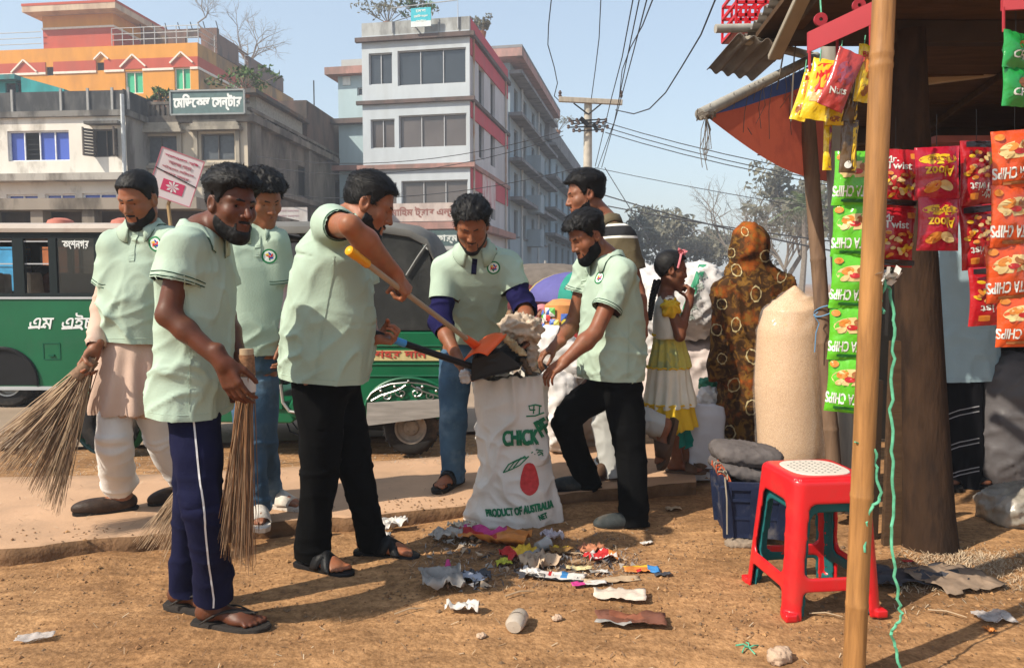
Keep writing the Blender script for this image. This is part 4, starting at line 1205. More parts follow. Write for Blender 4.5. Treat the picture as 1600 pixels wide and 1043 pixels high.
# --- weathered white building, left
def block_white():
 WH = stained('weathered_white',(.70,.66,.59),(.26,.23,.19),.8,.53,.70,(1,1,.5))
 B = Bld('old_house','weathered white house with blue sliding window and dark wooden shutters',-170,205,27,-5,176,8)
 GR = stained('mossy_concrete',(.20,.19,.175),(.07,.065,.06),1.4);WF = mat('white_frame',(.72,.73,.75))
 BL = mat('blue_glass',(.07,.12,.46),rough=.25,var=.12,scale=.6)
 w,r = B.window('f',(11,205,109,251),WF,BL,4,open_at=1,fw=.05)
 a0,z0,a1,z1 = r
 g = MB()
 for i in range(6): z = z0 + .1 + (z1 - z0 - .2) * i / 5;g.bar((a0 + (a1 - a0) * .27,.19,z),(a0 + (a1 - a0) * .48,.19,z),.02,.02)
 g.build('grille',mat('dark_iron',(.03,.03,.03)),w)
 WD = stained('grey_wood',(.13,.11,.095),(.06,.05,.045),2.0)
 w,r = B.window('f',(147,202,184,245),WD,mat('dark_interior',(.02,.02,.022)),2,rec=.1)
 for sx,a in ((-1,r[0]),(1,r[2])):
  sh = MB();hh = r[3] - r[1]
  for i in range(9): z = r[1] + hh * (i + .5) / 9;sh.bar((a,-.02,z),(a + sx * .14,-.42,z - .02),.02,hh / 9 * .8)
  sh.bar((a,-.02,r[1]),(a,-.02,r[3]),.05,.05,(0,1,0));sh.bar((a + sx * .14,-.42,r[1]),(a + sx * .14,-.42,r[3]),.05,.05,(0,1,0));sh.build('shutter',WD,w)
 B.box('hood','f',r[0] - .15,r[2] + .25,r[3] + .12,r[3] + .22,0,.35,GR)
 low = mat('blue_glass',(.07,.12,.46))
 for px in ((70,303,118,330),(128,302,182,330),(10,304,60,330)): B.window('f',px,WF,low,2)
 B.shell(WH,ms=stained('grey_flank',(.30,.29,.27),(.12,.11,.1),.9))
 za,zb = B.f(205,172)[1],B.f(205,181)[1]
 B.box('roof_slab','f',-.3,B.W + .15,zb,za,-8.2,.14,GR)
 za2,zb2 = B.f(205,272)[1],B.f(205,283)[1]
 B.box('ledge','f',-.3,B.W + .1,zb2,za2,0,.5,stained('stained_ledge',(.38,.35,.31),(.15,.13,.11),1.2))
 NET = stained('dark_net',(.05,.052,.055),(.09,.09,.09),3);zt = B.f(205,141)[1]
 B.box('roof_netting','f',-.2,B.W + .05,za + .01,zt,.02,.06,NET);B.box('roof_netting','s',-.2,7,za + .01,zt,.04,.08,NET)
 for px in (22,98,140,178,203):
  a = B.f(px,160)[0];B.box('net_post','f',a - .04,a + .04,za,zt + .08,.065,.12,mat('post_grey',(.3,.3,.29)))
 for a in (-2.2,1.5,5.2): pass
 z = B.f(205,275)[1]
 MB().tube([B.at('f',B.W + .02,1,.2),B.at('f',B.W + .02,za + .5,.2)],.07,7).build('drainpipe',mat('pale_pipe',(.5,.52,.52)),B.e)
 # concrete awning in front
 aw = Bld('shop_awning','long rough concrete awning over the shopfronts behind the bus',-250,222,17.5,-4,309,8,cat='awning',zb=2.45)
 CO = stained('rough_concrete',(.27,.23,.19),(.10,.085,.07),1.1)
 zt,zl = aw.f(222,309)[1],aw.f(222,327)[1]
 MB().box((-1,-.1,zl),(aw.W + 1.4,8,zt)).build('slab',CO,aw.e);MB().box((-1,.5,1.6),(aw.W + 1.2,.7,zl - .002)).build('beam',stained('dark_brown_wall',(.10,.075,.06),(.05,.04,.035),1),aw.e)
 for k in range(7): MB().box((aw.W * k / 6 - .15,.0,0),(aw.W * k / 6 + .15,.3,zl - .003)).build('column',CO,aw.e)
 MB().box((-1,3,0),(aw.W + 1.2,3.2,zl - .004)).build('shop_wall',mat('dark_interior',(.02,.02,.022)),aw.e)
# --- beige building with the sign
def block_beige():
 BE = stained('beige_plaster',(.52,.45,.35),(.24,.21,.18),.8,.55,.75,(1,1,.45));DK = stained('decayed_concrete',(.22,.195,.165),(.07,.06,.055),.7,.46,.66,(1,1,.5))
 B = Bld('old_house','stained beige house with two hooded dark windows and decayed flank',205,392,28,-5,184,18)
 MO = stained('moulding',(.36,.32,.26),(.2,.18,.15),1.5)
 for px in ((224,213,277,254),(313,209,367,250)):
  w,r = B.window('f',px,mat('bronze_frame',(.12,.11,.1)),mat('grey_glass',(.09,.10,.11),rough=.2,var=.15),2,rec=.12)
  for k,(o,e) in enumerate(((.34,.34),(.27,.26),(.2,.18))): B.box('hood','f',r[0] - e,r[2] + e,r[3] + .08 + .14 * k * .9,r[3] + .08 + .14 * (k + 1) * .9 - .003,0,o,MO,w)
  for a in (r[0] - .22,r[2] + .08): B.box('jamb','f',a,a + .14,r[1] - .1,r[3] + .077,0,.1,MO,w)
  B.box('sill','f',r[0] - .25,r[2] + .25,r[1] - .22,r[1] - .103,0,.16,MO,w)
 for (a,z) in ((3,3.1),(8,3.1),(13,3.1),(5,5.6),(10,5.6)): B.window('s',None,mat('bronze_frame',(.12,.11,.1)),mat('dark_interior',(.02,.02,.022)),1,raw=(a,z - .6,a + 1.1,z + .7))
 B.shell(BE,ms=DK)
 zt = B.f(392,184)[1]
 B.box('cornice','f',-.05,B.W + .3,zt - .15,zt + .1,0,.16,DK);B.box('cornice','s',.003,B.D,zt - .153,zt + .103,.003,.3,DK)
 for a in (.3,5.8,11.5): B.box('column','s',a,a + .45,0,zt - .16,.003,.2,DK)
 z2 = B.f(392,300)[1]
 B.box('ledge','s',.2,B.D,z2,z2 + .2,.21,.7,DK)
 rail = B.f(392,158)[1]
 n = 9
 for k in range(n):
  a = .15 + (B.f(270,170)[0] - .3) * k / (n - 1);B.box('baluster','f',a - .05,a + .05,zt + .1,rail - .08,-.02,.08,DK)
 B.box('handrail','f',0,B.W + .1,rail - .078,rail + .03,-.04,.1,DK)
 for k in range(16):
  a = .4 + 17 * k / 15;B.box('baluster','s',a - .06,a + .06,zt + .104,rail - .3,-.02,.08,DK)
 B.box('handrail','s',.12,B.D,rail - .298,rail - .18,-.04,.1,DK)
 # roof structures behind the sign
 zc = B.f(300,140)[1];zz = B.f(392,131)[1]
 MB().box((.9,1.2,zt),(B.W - .15,6,zc)).build('roof_room',mat('pale_room',(.3,.29,.26),var=.2),B.e);MB().box((B.W * .55,.6,zc),(B.W + .1,6.3,zc + .15)).build('tin_roof',stained('dark_tin',(.08,.08,.08),(.15,.1,.07),2),B.e)
 BR = stained('dark_brick',(.13,.085,.07),(.05,.045,.04),.8)
 MB().box((B.W - 1.6,6.31,zt + .11),(B.W - .05,17,zz + .9)).build('upper_storey',BR,B.e);MB().box((B.W - 1.4,17.01,0),(B.W + .5,17.6,zz - .5)).build('rear_column',DK,B.e)
 for a in (8,12): MB().tube([(B.W - .3,a,zz + .9),(B.W - .3,a,zz + 2.2)],.03,5).build('rebar',mat('dark_iron',(.03,.03,.03)),B.e)
 # signboard
 a0,z0,a1,z1 = B.rect('f',(273,146,388,180));s1 = thing('shop_sign','grey green signboard with white Bengali lettering on the beige house','sign',tuple(B.o),B.e.rotation_euler[2])
 MB().box((a0,-.3,z0),(a1,-.22,z1)).build('panel',mat('sign_grey_green',(.10,.16,.16),rough=.6,var=.12),s1)
 fr = MB()
 for p,q in (((a0,z0),(a1,z0)),((a1,z0),(a1,z1)),((a1,z1),(a0,z1)),((a0,z1),(a0,z0))): fr.bar((p[0],-.31,p[1]),(q[0],-.31,q[1]),.06,.06)
 fr.build('frame',mat('frame_grey',(.25,.27,.27)),s1)
 lettering('lettering','েমিডেকল েসন্টার',(a1 - a0) * .93,(z1 - z0) * .74,mat('letter_white',(.72,.74,.72),var=.03),s1,Matrix.Translation(((a0 + a1) / 2,-.306,(z0 + z1) / 2)) @ Matrix.Rotation(math.pi / 2,4,'X'))
 for x in (a0 + .2,a1 - .2): MB().bar((x,-.21,zt + .3),(x,.2,zt + .3),.06,.06).build('bracket',mat('frame_grey',(.25,.27,.27)),s1)
 # ruin further back
 R = Bld('ruined_house','low roofless brown house with bare columns beyond the beige house',448,537,52,-5,262,8)
 for px in ((455,275,465,300),(498,280,510,305)): R.window('f',px,mat('bronze_frame',(.12,.11,.1)),mat('dark_interior',(.02,.02,.022)),1)
 R.shell(DK)
 for x,y in ((478,170),(512,227),(450,215)):
  a,z = R.f(x,y);MB().box((a - .25,.1,R.H),(a + .25,.6,z)).build('bare_column',DK,R.e)
 # small panel sign at street level
 a,b = P(416,324,24),P(481,351,24);s2 = thing('panel_sign','white blank panel sign on posts behind the auto rickshaw','sign',(a.x,24,0))
 MB().box((0,-.05,b.z),(b.x - a.x,0,a.z)).build('panel',stained('dirty_white_panel',(.52,.5,.48),(.42,.38,.36),2),s2)
 for k in range(3): lettering('lettering','ডাক্তার েচম্বার',(b.x - a.x) * .6,.08,mat('faded_letter',(.45,.3,.32)),s2,Matrix.Translation(((b.x - a.x) / 2,-.056,a.z - .12 - .16 * k)) @ Matrix.Rotation(math.pi / 2,4,'X'))
 for x in (.05,b.x - a.x - .05): MB().box((x - .03,.003,0),(x + .03,.06,a.z)).build('post',mat('frame_grey',(.25,.27,.27)),s2)
# --- orange and red building
def block_orange():
 OR = stained('orange_paint',(.62,.27,.045),(.45,.2,.05),.7,.5,.8);RD = stained('brick_red_paint',(.45,.085,.05),(.36,.09,.06),.7,.5,.8)
 WH = mat('white_line',(.72,.64,.55),var=.08);GN = mat('green_shutter',(.05,.42,.22),var=.06)
 B = Bld('orange_house','bright orange and red painted building with white lines and green shutters',-60,319,46,-7,66,14)
 ws = []
 for px in ((195,112,224,146),(272,106,298,140)):
  w,r = B.window('f',px,WH,GN,2,fw=.07);ws.append(r)
 B.window('f',(151,98,163,110),mat('dark_frame',(.04,.04,.04)),mat('dark_interior',(.02,.02,.022)),1)
 B.window('f',(72,105,84,118),mat('dark_frame',(.04,.04,.04)),mat('dark_interior',(.02,.02,.022)),1)
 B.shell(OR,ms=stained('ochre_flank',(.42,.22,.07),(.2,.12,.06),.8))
 z1,z0 = B.f(319,88)[1],B.f(319,104)[1]
 def band(za,zb,m,nm,o):
  hs = [h for h in B.holes['f'] if h[1] < zb and h[3] > za];cuts = sorted([(h[0] - .02,h[2] + .02) for h in hs]);x = 0
  for c in cuts + [(B.W,B.W)]:
   if c[0] > x + .05: B.box(nm,'f',x,c[0],za,zb,.002,o,m)
   x = c[1]
 band(z0,z1,RD,'red_band',.04);band(z0 - .14,z0 - .003,WH,'white_line',.06);band(z1 + .9,z1 + 1.0,WH,'white_line',.05) if False else None
 B.box('red_band','s',.0,B.D,z0 + .003,z1,.003,.04,RD);B.box('white_line','s',.0,B.D,z0 - .14,z0 - .002,.003,.06,WH)
 for r in ws + [(B.f(148,0)[0],0,B.f(164,0)[0],B.f(160,100)[1]),(B.f(20,0)[0],0,B.f(48,0)[0],B.f(40,120)[1])]:
  m = (r[0] + r[2]) / 2;z = r[3] + .25;h = (r[2] - r[0]) * .62;g = MB()
  g.bar((m - h * 1.15,-.09,z),(m,-.09,z + h),.09,.09,(0,1,0));g.bar((m + h * 1.15,-.09,z),(m,-.09,z + h),.09,.09,(0,1,0));g.build('white_gable_line',WH,B.e)
 zr = B.f(319,150)[1];B.box('red_band','f',0,B.W,zr - 2,zr - .5,.002,.04,RD);B.box('white_line','f',0,B.W,zr - .498,zr - .36,.002,.06,WH)
 # penthouse, brick upper room, rails
 a0,a1 = B.f(62,60)[0],B.f(173,60)[0];zt = B.f(173,18)[1];zm = B.f(173,40)[1]
 MB().box((a0,.3,B.H),(a1,5,zm)).build('penthouse_wall',RD,B.e);MB().box((a0,.3,zm + .12),(a1,5,zt)).build('penthouse_wall',OR,B.e);MB().box((a0 - .05,.24,zm + .002),(a1 + .05,5.05,zm + .118)).build('white_line',WH,B.e)
 MB().box((a0 - .7,-.5,zt + .002),(a1 + .7,5.6,zt + .35)).build('roof_slab',stained('cream_slab',(.55,.42,.3),(.4,.28,.2),1),B.e);MB().box((a0 - .72,-.52,zt + .352),(a1 + .72,5.62,zt + .5)).build('roof_edge',RD,B.e)
 BK = stained('sooty_brick',(.17,.10,.075),(.07,.055,.05),1.0)
 b0,b1 = B.f(186,60)[0],B.f(310,60)[0];zb = B.f(310,24)[1];yb = 2.2
 wx0,wx1,wz0,wz1 = B.f(258,60)[0],B.f(284,60)[0],B.f(284,56)[1],B.f(284,38)[1]
 g = MB();g.box((b0,yb,B.H),(wx0,yb + .3,zb));g.box((wx1,yb,B.H),(b1,yb + .3,zb));g.box((wx0 + .001,yb,B.H),(wx1 - .001,yb + .3,wz0));g.box((wx0 + .001,yb,wz1),(wx1 - .001,yb + .3,zb));g.build('brick_wall',BK,B.e)
 g = MB();g.box((b1 - .3,yb + .301,B.H),(b1,5,zb - .3));g.box((b1 - .3,6.4,B.H),(b1,12,zb - .5));g.box((b1 - .3,5.001,B.H),(b1,6.399,wz0 - .2));g.box((b1 - .3,5.001,wz1),(b1,6.399,zb - .4));g.build('brick_wall',BK,B.e)
 MB().box((B.f(214,50)[0],yb - .05,B.H),(B.f(228,50)[0],yb - .002,B.f(214,38)[1])).build('door',stained('brown_door',(.2,.13,.08),(.12,.08,.05),2),B.e)
 for k in range(7): MB().tube([(b0 + (b1 - b0) * k / 6,yb + .15,zb),(b0 + (b1 - b0) * k / 6 - .1,yb + .1,zb + .45)],.03,5).build('rebar',mat('dark_iron',(.03,.03,.03)),B.e)
 RA = mat('grey_rail',(.45,.45,.44));zq = B.H
 for h in (.35,.7,1.05):
  MB().tube([(0,.1,zq + h),(a0,.1,zq + h)],.025,5).build('rail',RA,B.e);MB().tube([(a1,.1,zq + h),(B.W,.1,zq + h),(B.W,12,zq + h)],.025,5).build('rail',RA,B.e)
 for k in range(9):
  x = a1 + (B.W - a1) * k / 8;MB().tube([(x,.1,zq),(x,.1,zq + 1.06)],.028,5).build('rail_post',RA,B.e)
 for k in range(1,7): MB().tube([(B.W,2 * k,zq),(B.W,2 * k,zq + 1.06)],.028,5).build('rail_post',RA,B.e)
 # teal lean-to roof in front
 T = Bld('teal_shed','small teal painted rooftop shed at the edge of the picture',-60,38,33,-6,126,5,cat='shed',zb=6.0)
 T.window('f',(8,130,34,150),mat('dark_frame',(.04,.04,.04)),mat('dark_interior',(.02,.02,.022)),1)
 TE = stained('teal_paint',(.04,.32,.32),(.03,.22,.22),.8);T.shell(TE);T.box('roof','f',-.2,T.W + .2,T.H,T.H + .2,-5.2,.3,stained('teal_roof',(.05,.2,.2),(.08,.1,.1),1))
 a0,z0 = T.f(38,122);a1,z1 = T.f(105,141)
 T_ = MB();T_.add([(a0,-.2,z0),(a1,-.2,z1),(a1,4.5,z1),(a0,4.5,z0),(a0,-.2,z0 - 2),(a1,-.2,z1 - .8),(a1,4.5,z1 - .8),(a0,4.5,z0 - 2)],[(0,1,2,3),(4,7,6,5),(0,4,5,1),(1,5,6,2),(2,6,7,3),(3,7,4,0)]);T_.build('lean_to',TE,T.e)
for fn in (block_pale,block_blue,block_white,block_beige,block_orange): fn()
# ------------------------------------------------------------------ vehicles
GREEN = mat('green_vehicle_paint',(.003,.105,.042),rough=.38,var=.12,scale=2.5,col2=(.02,.10,.05),c2lo=.55,c2hi=.8,c2scale=4,spec=.35,coat=.08,bump=.05,bscale=6)
RUB = mat('tyre_rubber',(.02,.018,.017),rough=.85,var=.25,scale=20,col2=(.10,.075,.055),c2lo=.5,c2hi=.75,c2scale=7)
STEEL = mat('worn_steel',(.42,.40,.37),rough=.45,metal=.6,var=.2,scale=9)
CHROME = mat('chrome',(.4,.4,.39),rough=.42,metal=1.0,var=.05)
BLK = mat('black_paint',(.009,.009,.01),rough=.5,var=.2)
def wheel(parent,c,r,w,rim_m,hub_m=None,n=28,bolts=5):
 """tyre with tread shoulders, dished rim and hub; axle along y, outer face towards -y"""
 c = Vector(c);wh = bpy.data.objects.new('wheel',None);COL.objects.link(wh);wh.parent = parent;wh.location = c;wh.empty_display_size = .05
 MB().lathe([(r * .58,-w / 2),(r * .72,-w * .55),(r * .90,-w * .52),(r * .985,-w * .38),(r,-w * .2),(r,w * .2),(r * .985,w * .38),(r * .9,w * .52),(r * .7,w * .55),(r * .58,w / 2)],n,ax='y').build('tyre',RUB,wh,True)
 t = MB()
 for k in range(26):
  a = 2 * math.pi * k / 26;e = Vector((math.cos(a),0,-math.sin(a)))
  t.bar(e * r * .992 + Vector((0,-w * .42,0)),e * r * .992 + Vector((0,w * .42,0)),.018 * r / .2,.012,up=e)
 t.build('tread',RUB,wh)
 MB().lathe([(r * .6,-w * .40),(r * .57,-w * .52),(r * .52,-w * .50),(r * .47,-w * .30),(r * .30,-w * .22),(r * .26,-w * .34),(r * .1,-w * .36),(.001,-w * .36)],n,ax='y').build('rim',rim_m,wh,True)
 b = MB()
 for k in range(bolts):
  a = 2 * math.pi * k / bolts + .3;b.lathe([(.012,-w * .37),(.012,-w * .46),(.001,-w * .46)],6,(math.cos(a) * r * .19,0,math.sin(a) * r * .19),'y')
 b.build('bolts',hub_m or rim_m,wh)
 return wh
def spiral(cx,cz,r,turns,a0,sgn,n=40):
 return [(cx + r * (1 - i / n * .85) * math.cos(a0 + sgn * i / n * turns * 2 * math.pi),cz + r * (1 - i / n * .85) * math.sin(a0 + sgn * i / n * turns * 2 * math.pi)) for i in range(n + 1)]
def rickshaw():
 d = 5.5;X = lambda px: P(px,500,d).x;Zp = lambda py,dd=d: P(700,py,dd).z
 o = Vector((X(640),d,0))
 e = thing('auto_rickshaw','green three wheeled auto rickshaw with dark canvas hood and scrollwork on its mudguard','rickshaw',tuple(o))
 lx = lambda px: X(px) - o.x
 W = 1.28;yb = W
 HOOD = mat('dark_canvas',(.026,.027,.026),rough=.8,var=.2,scale=5,bump=.4,bscale=9,bdist=.02,col2=(.055,.054,.05),c2lo=.5,c2hi=.75,c2scale=2.5)
 GREYH = mat('grey_canvas_roof',(.13,.125,.115),rough=.85,var=.15,scale=4,bump=.3,bscale=10)
 x0,x1,xr = lx(418),lx(672),lx(692);zt = Zp(354);zs = Zp(516);zb = Zp(655)
 # tub
 prof = [(lx(440),Zp(640)),(lx(455),zb),(lx(688),zb),(xr,Zp(600)),(xr,zs),(lx(478),zs),(lx(470),Zp(600))]
 MB().prism(prof,0.0,W,'y').build('body',GREEN,e,bevel=.02)
 MB().prism([(lx(300),Zp(660)),(lx(300),Zp(630)),(lx(440),Zp(630)),(lx(456),Zp(657)),(lx(450),Zp(662))],.02,W - .02,'y').build('floor_pan',GREEN,e,bevel=.01)
 MB().prism([(lx(415),Zp(640)),(lx(415),Zp(560)),(lx(432),Zp(560)),(lx(440),Zp(640))],.0,.06,'y').build('door_post',GREEN,e,bevel=.008)
 # ridges and yellow band
 for y in (540,569,587): MB().tube([(lx(480),-.004,Zp(y)),(xr - .01,-.004,Zp(y))],.006,6).build('body_ridge',GREEN,e)
 bd = MB().box((lx(480),-.008,Zp(563)),(xr - .02,-.003,Zp(547))).build('painted_band',mat('faded_yellow_band',(.50,.42,.20),var=.15,scale=14,col2=(.40,.10,.05),c2lo=.60,c2hi=.66,c2scale=13),e)
 lettering('lettering','আল্লাহর দান',.62,.075,mat('band_red',(.42,.06,.04),var=.2),e,Matrix.Translation((lx(600),-.011,Zp(555))) @ Matrix.Rotation(math.pi / 2,4,'X'))
 # hood
 cs = [(lx(408),Zp(365)),(lx(412),Zp(354)),(lx(600),Zp(353)),(lx(640),Zp(359)),(lx(668),Zp(373)),(lx(680),Zp(395)),(lx(689),Zp(450)),(xr,zs)]
 g = MB();V = [];ys = [(-.02,-.05),(.0,.0),(.18,.05),(W / 2,.075),(W - .18,.05),(W,.0),(W + .02,-.05)]
 for y,dz in ys:
  for (x,z) in cs: V.append((x,y,z + dz * (1 if z > Zp(400) else .3)))
 n = len(cs);F = [(j * n + i,j * n + i + 1,(j + 1) * n + i + 1,(j + 1) * n + i) for j in range(len(ys) - 1) for i in range(n - 1)]
 g.add(V,F);ho = g.build('hood',GREYH,e,True);md = ho.modifiers.new('thick','SOLIDIFY');md.thickness = .01
 sd = MB().prism([(lx(478),zs + .002),(lx(478),Zp(380)),(lx(470),Zp(366)),(lx(605),Zp(364)),(lx(650),Zp(372)),(lx(670),Zp(392)),(lx(684),Zp(450)),(xr - .005,zs + .002)][::-1],.0,.012,'y').build('side_curtain',HOOD,e)
 MB().prism([(lx(478),zs + .002),(lx(478),Zp(380)),(lx(605),Zp(364)),(lx(670),Zp(392)),(xr - .005,zs + .002)][::-1],W - .02,W - .008,'y').build('side_curtain',HOOD,e)
 MB().prism([(xr - .02,zs),(lx(684) - .02,Zp(450)),(lx(670) - .02,Zp(392)),(lx(660),Zp(392)),(lx(670),zs)],.02,W - .02,'y').build('rear_curtain',HOOD,e)
 MB().tube([(lx(636),-.014,Zp(430)),(lx(655),-.016,Zp(400)),(lx(668),-.014,Zp(382))],.008,5).build('hood_strap',mat('strap_grey',(.2,.2,.19)),e)
 # frame tubes
 for p in (([lx(437),.02,Zp(372)],[lx(437),.02,Zp(600)]),([lx(476),.02,Zp(372)],[lx(476),.02,zs]),([lx(437),W - .02,Zp(372)],[lx(437),W - .02,Zp(600)]),([lx(260),.1,Zp(372)],[lx(215),.15,Zp(540)]),([lx(260),W - .1,Zp(372)],[lx(215),W - .15,Zp(540)])):
  MB().tube(p,.016,8).build('frame_tube',BLK,e)
 MB().tube([(lx(260),.1,Zp(366)),(lx(412),.0,Zp(362))],.014,6).build('roof_rail',BLK,e);MB().tube([(lx(260),W - .1,Zp(366)),(lx(412),W,Zp(362))],.014,6).build('roof_rail',BLK,e)
 MB().box((lx(252),.08,Zp(364)),(lx(412),W - .08,Zp(357))).build('front_roof',HOOD,e,bevel=.01)
 MB().tube([(lx(437),-.01,Zp(600)),(lx(440),-.01,Zp(628)),(lx(450),-.01,Zp(642)),(lx(470),-.01,Zp(645))],.012,6).build('door_trim',STEEL,e)
 # seats, driver's wall, engine box
 MB().box((lx(520),.08,Zp(600)),(lx(650),W - .08,Zp(575))).build('rear_seat',mat('red_vinyl',(.14,.02,.02),rough=.5,var=.2),e,bevel=.02);MB().box((lx(640),.08,Zp(575)),(lx(668),W - .08,Zp(490))).build('rear_backrest',mat('red_vinyl',(.14,.02,.02)),e,bevel=.02)
 MB().box((lx(380),.3,Zp(610)),(lx(430),W - .3,Zp(560))).build('driver_seat',BLK,e,bevel=.02)
 MB().box((lx(442),.05,Zp(600)),(lx(448),W - .05,Zp(500))).build('partition',BLK,e)
 pb = thing('sticker_panel','blue and white printed panel hanging inside the rickshaw cab','poster',tuple(o + Vector((lx(440),.5,Zp(440)))))
 MB().box((0,0,0),(.22,.01,.12)).build('sheet',mat('blue_white_print',(.45,.5,.55),var=.1,col2=(.08,.14,.3),c2lo=.5,c2hi=.56,c2scale=20),pb)
 # front cowl, windscreen, mudguard, headlamp, handlebar
 fc = [(lx(215),Zp(540)),(lx(190),Zp(600)),(lx(160),Zp(640)),(lx(220),Zp(660)),(lx(300),Zp(660)),(lx(300),Zp(630)),(lx(250),Zp(600)),(lx(240),Zp(540))]
 MB().prism(fc,.22,W - .22,'y').build('front_cowl',GREEN,e,bevel=.03)
 MB().prism([(lx(257),Zp(372)),(lx(214),Zp(538)),(lx(217),Zp(538)),(lx(260),Zp(372))],.14,W - .14,'y').build('windscreen',mat('clear_glass',(.5,.55,.55),rough=.05,alpha=.25,var=0),e)
 cx = P(175,686,d + .12).x - o.x;r = .225;cz = r
 MB().lathe([(r * 1.12,-.07),(r * 1.2,-.03),(r * 1.22,0),(r * 1.2,.03),(r * 1.12,.07)],24,(cx,.12,cz + .012),'y').build('front_mudguard',GREEN,e,True)
 wheel(e,(cx,.12,r),r,.1,BLK)
 MB().lathe([(.001,0),(.07,-.02),(.085,-.06),(.08,-.07),(.001,-.075)],18,(lx(172),W / 2,Zp(600)),'x').build('headlamp',CHROME,e,True)
 MB().tube([(lx(240),W / 2 - .3,Zp(540)),(lx(225),W / 2,Zp(548)),(lx(240),W / 2 + .3,Zp(540))],.014,6).build('handlebar',CHROME,e)
 MB().box((lx(128),.3,Zp(590)),(lx(150),.5,Zp(562))).build('yellow_reflector',mat('yellow_plastic',(.75,.42,.02),var=.1),e,bevel=.005)
 b = MB()
 b.tube([(lx(100),.28,Zp(598)),(lx(104),.28,Zp(570)),(lx(108),.28,Zp(552))],[.008,.012,.006],7);b.tube([(lx(95),.28,Zp(580)),(lx(112),.28,Zp(576)),(lx(122),.28,Zp(588))],.008,6);b.tube([(lx(97),.28,Zp(562)),(lx(113),.28,Zp(566))],.007,6);b.tube([(lx(104),.28,Zp(598)),(lx(160),.32,Zp(610))],.012,6)
 b.build('chrome_bracket',CHROME,e,True)
 # rear wheels, fender with scrollwork, rub board
 rz = .205
 for y in (.05,W - .05): wheel(e,(0,y if y < .5 else y,rz),rz,.11,mat('rusty_rim',(.32,.27,.22),rough=.7,var=.3,scale=14,metal=.3))
 fz = Zp(640);fr = [(math.cos(a) * .32,fz + .01 + math.sin(a) * .235) for a in np.linspace(0,math.pi,26)]
 MB().prism(fr,-.07,.0,'y').build('rear_mudguard',GREEN,e,bevel=.012)
 MB().tube([(x,-.075,z) for x,z in fr],.012,6).build('mudguard_rim',GREEN,e,True)
 s = MB();dy = -.088;sz = Zp(626)
 for sg in (-1,1):
  s.tube([(sg * x,dy,sz + z * .78) for x,z in ((.30,.03),(.27,.09),(.21,.14),(.13,.175),(.05,.185),(.0,.19))],.006,5)
  s.tube([(sg * x,dy,sz + z * .78) for x,z in ((.27,.02),(.2,.07),(.12,.1),(.06,.13),(.02,.165))],.006,5)
  s.tube([(sg * x,dy,sz + z * .78) for x,z in spiral(.055,.095,.05,1.3,math.pi * .5,-1)],.005,5)
  s.tube([(sg * x,dy,sz + z * .78) for x,z in spiral(.16,.06,.035,1.1,math.pi * .8,1)],.005,5)
  for q in ((.0,.2),(.1,.15),(.2,.11),(.05,.06)): s.lathe([(.001,-.012),(.011,-.006),(.011,.006)],8,(sg * q[0],dy,sz + q[1] * .78),'y')
 s.build('scrollwork',CHROME,e,True)
 MB().prism([(lx(574),Zp(661)),(lx(576),Zp(626)),(xr + .02,Zp(620)),(xr + .02,Zp(646))][::-1],-.10,-.072,'y').build('rub_board',mat('grey_weathered_board',(.28,.26,.24),rough=.8,var=.2,scale=6,stretch=(1,1,6)),e)
 # cables and gas bottle under the floor
 c = MB()
 c.tube([(lx(430),.2,Zp(662)),(lx(440),.15,Zp(680)),(lx(465),.12,Zp(688)),(lx(490),.14,Zp(680)),(lx(500),.2,Zp(660))],.006,5);c.tube([(lx(436),.2,Zp(660)),(lx(455),.1,Zp(674)),(lx(480),.1,Zp(672))],.005,5)
 c.build('hanging_cable',BLK,e)
 MB().box((lx(560),.25,.14),(lx(620),W - .25,zb + .01)).build('underbody',BLK,e)
 MB().tube([(0,.1,rz),(0,W - .1,rz)],.025,6).build('rear_axle',BLK,e)
rickshaw()
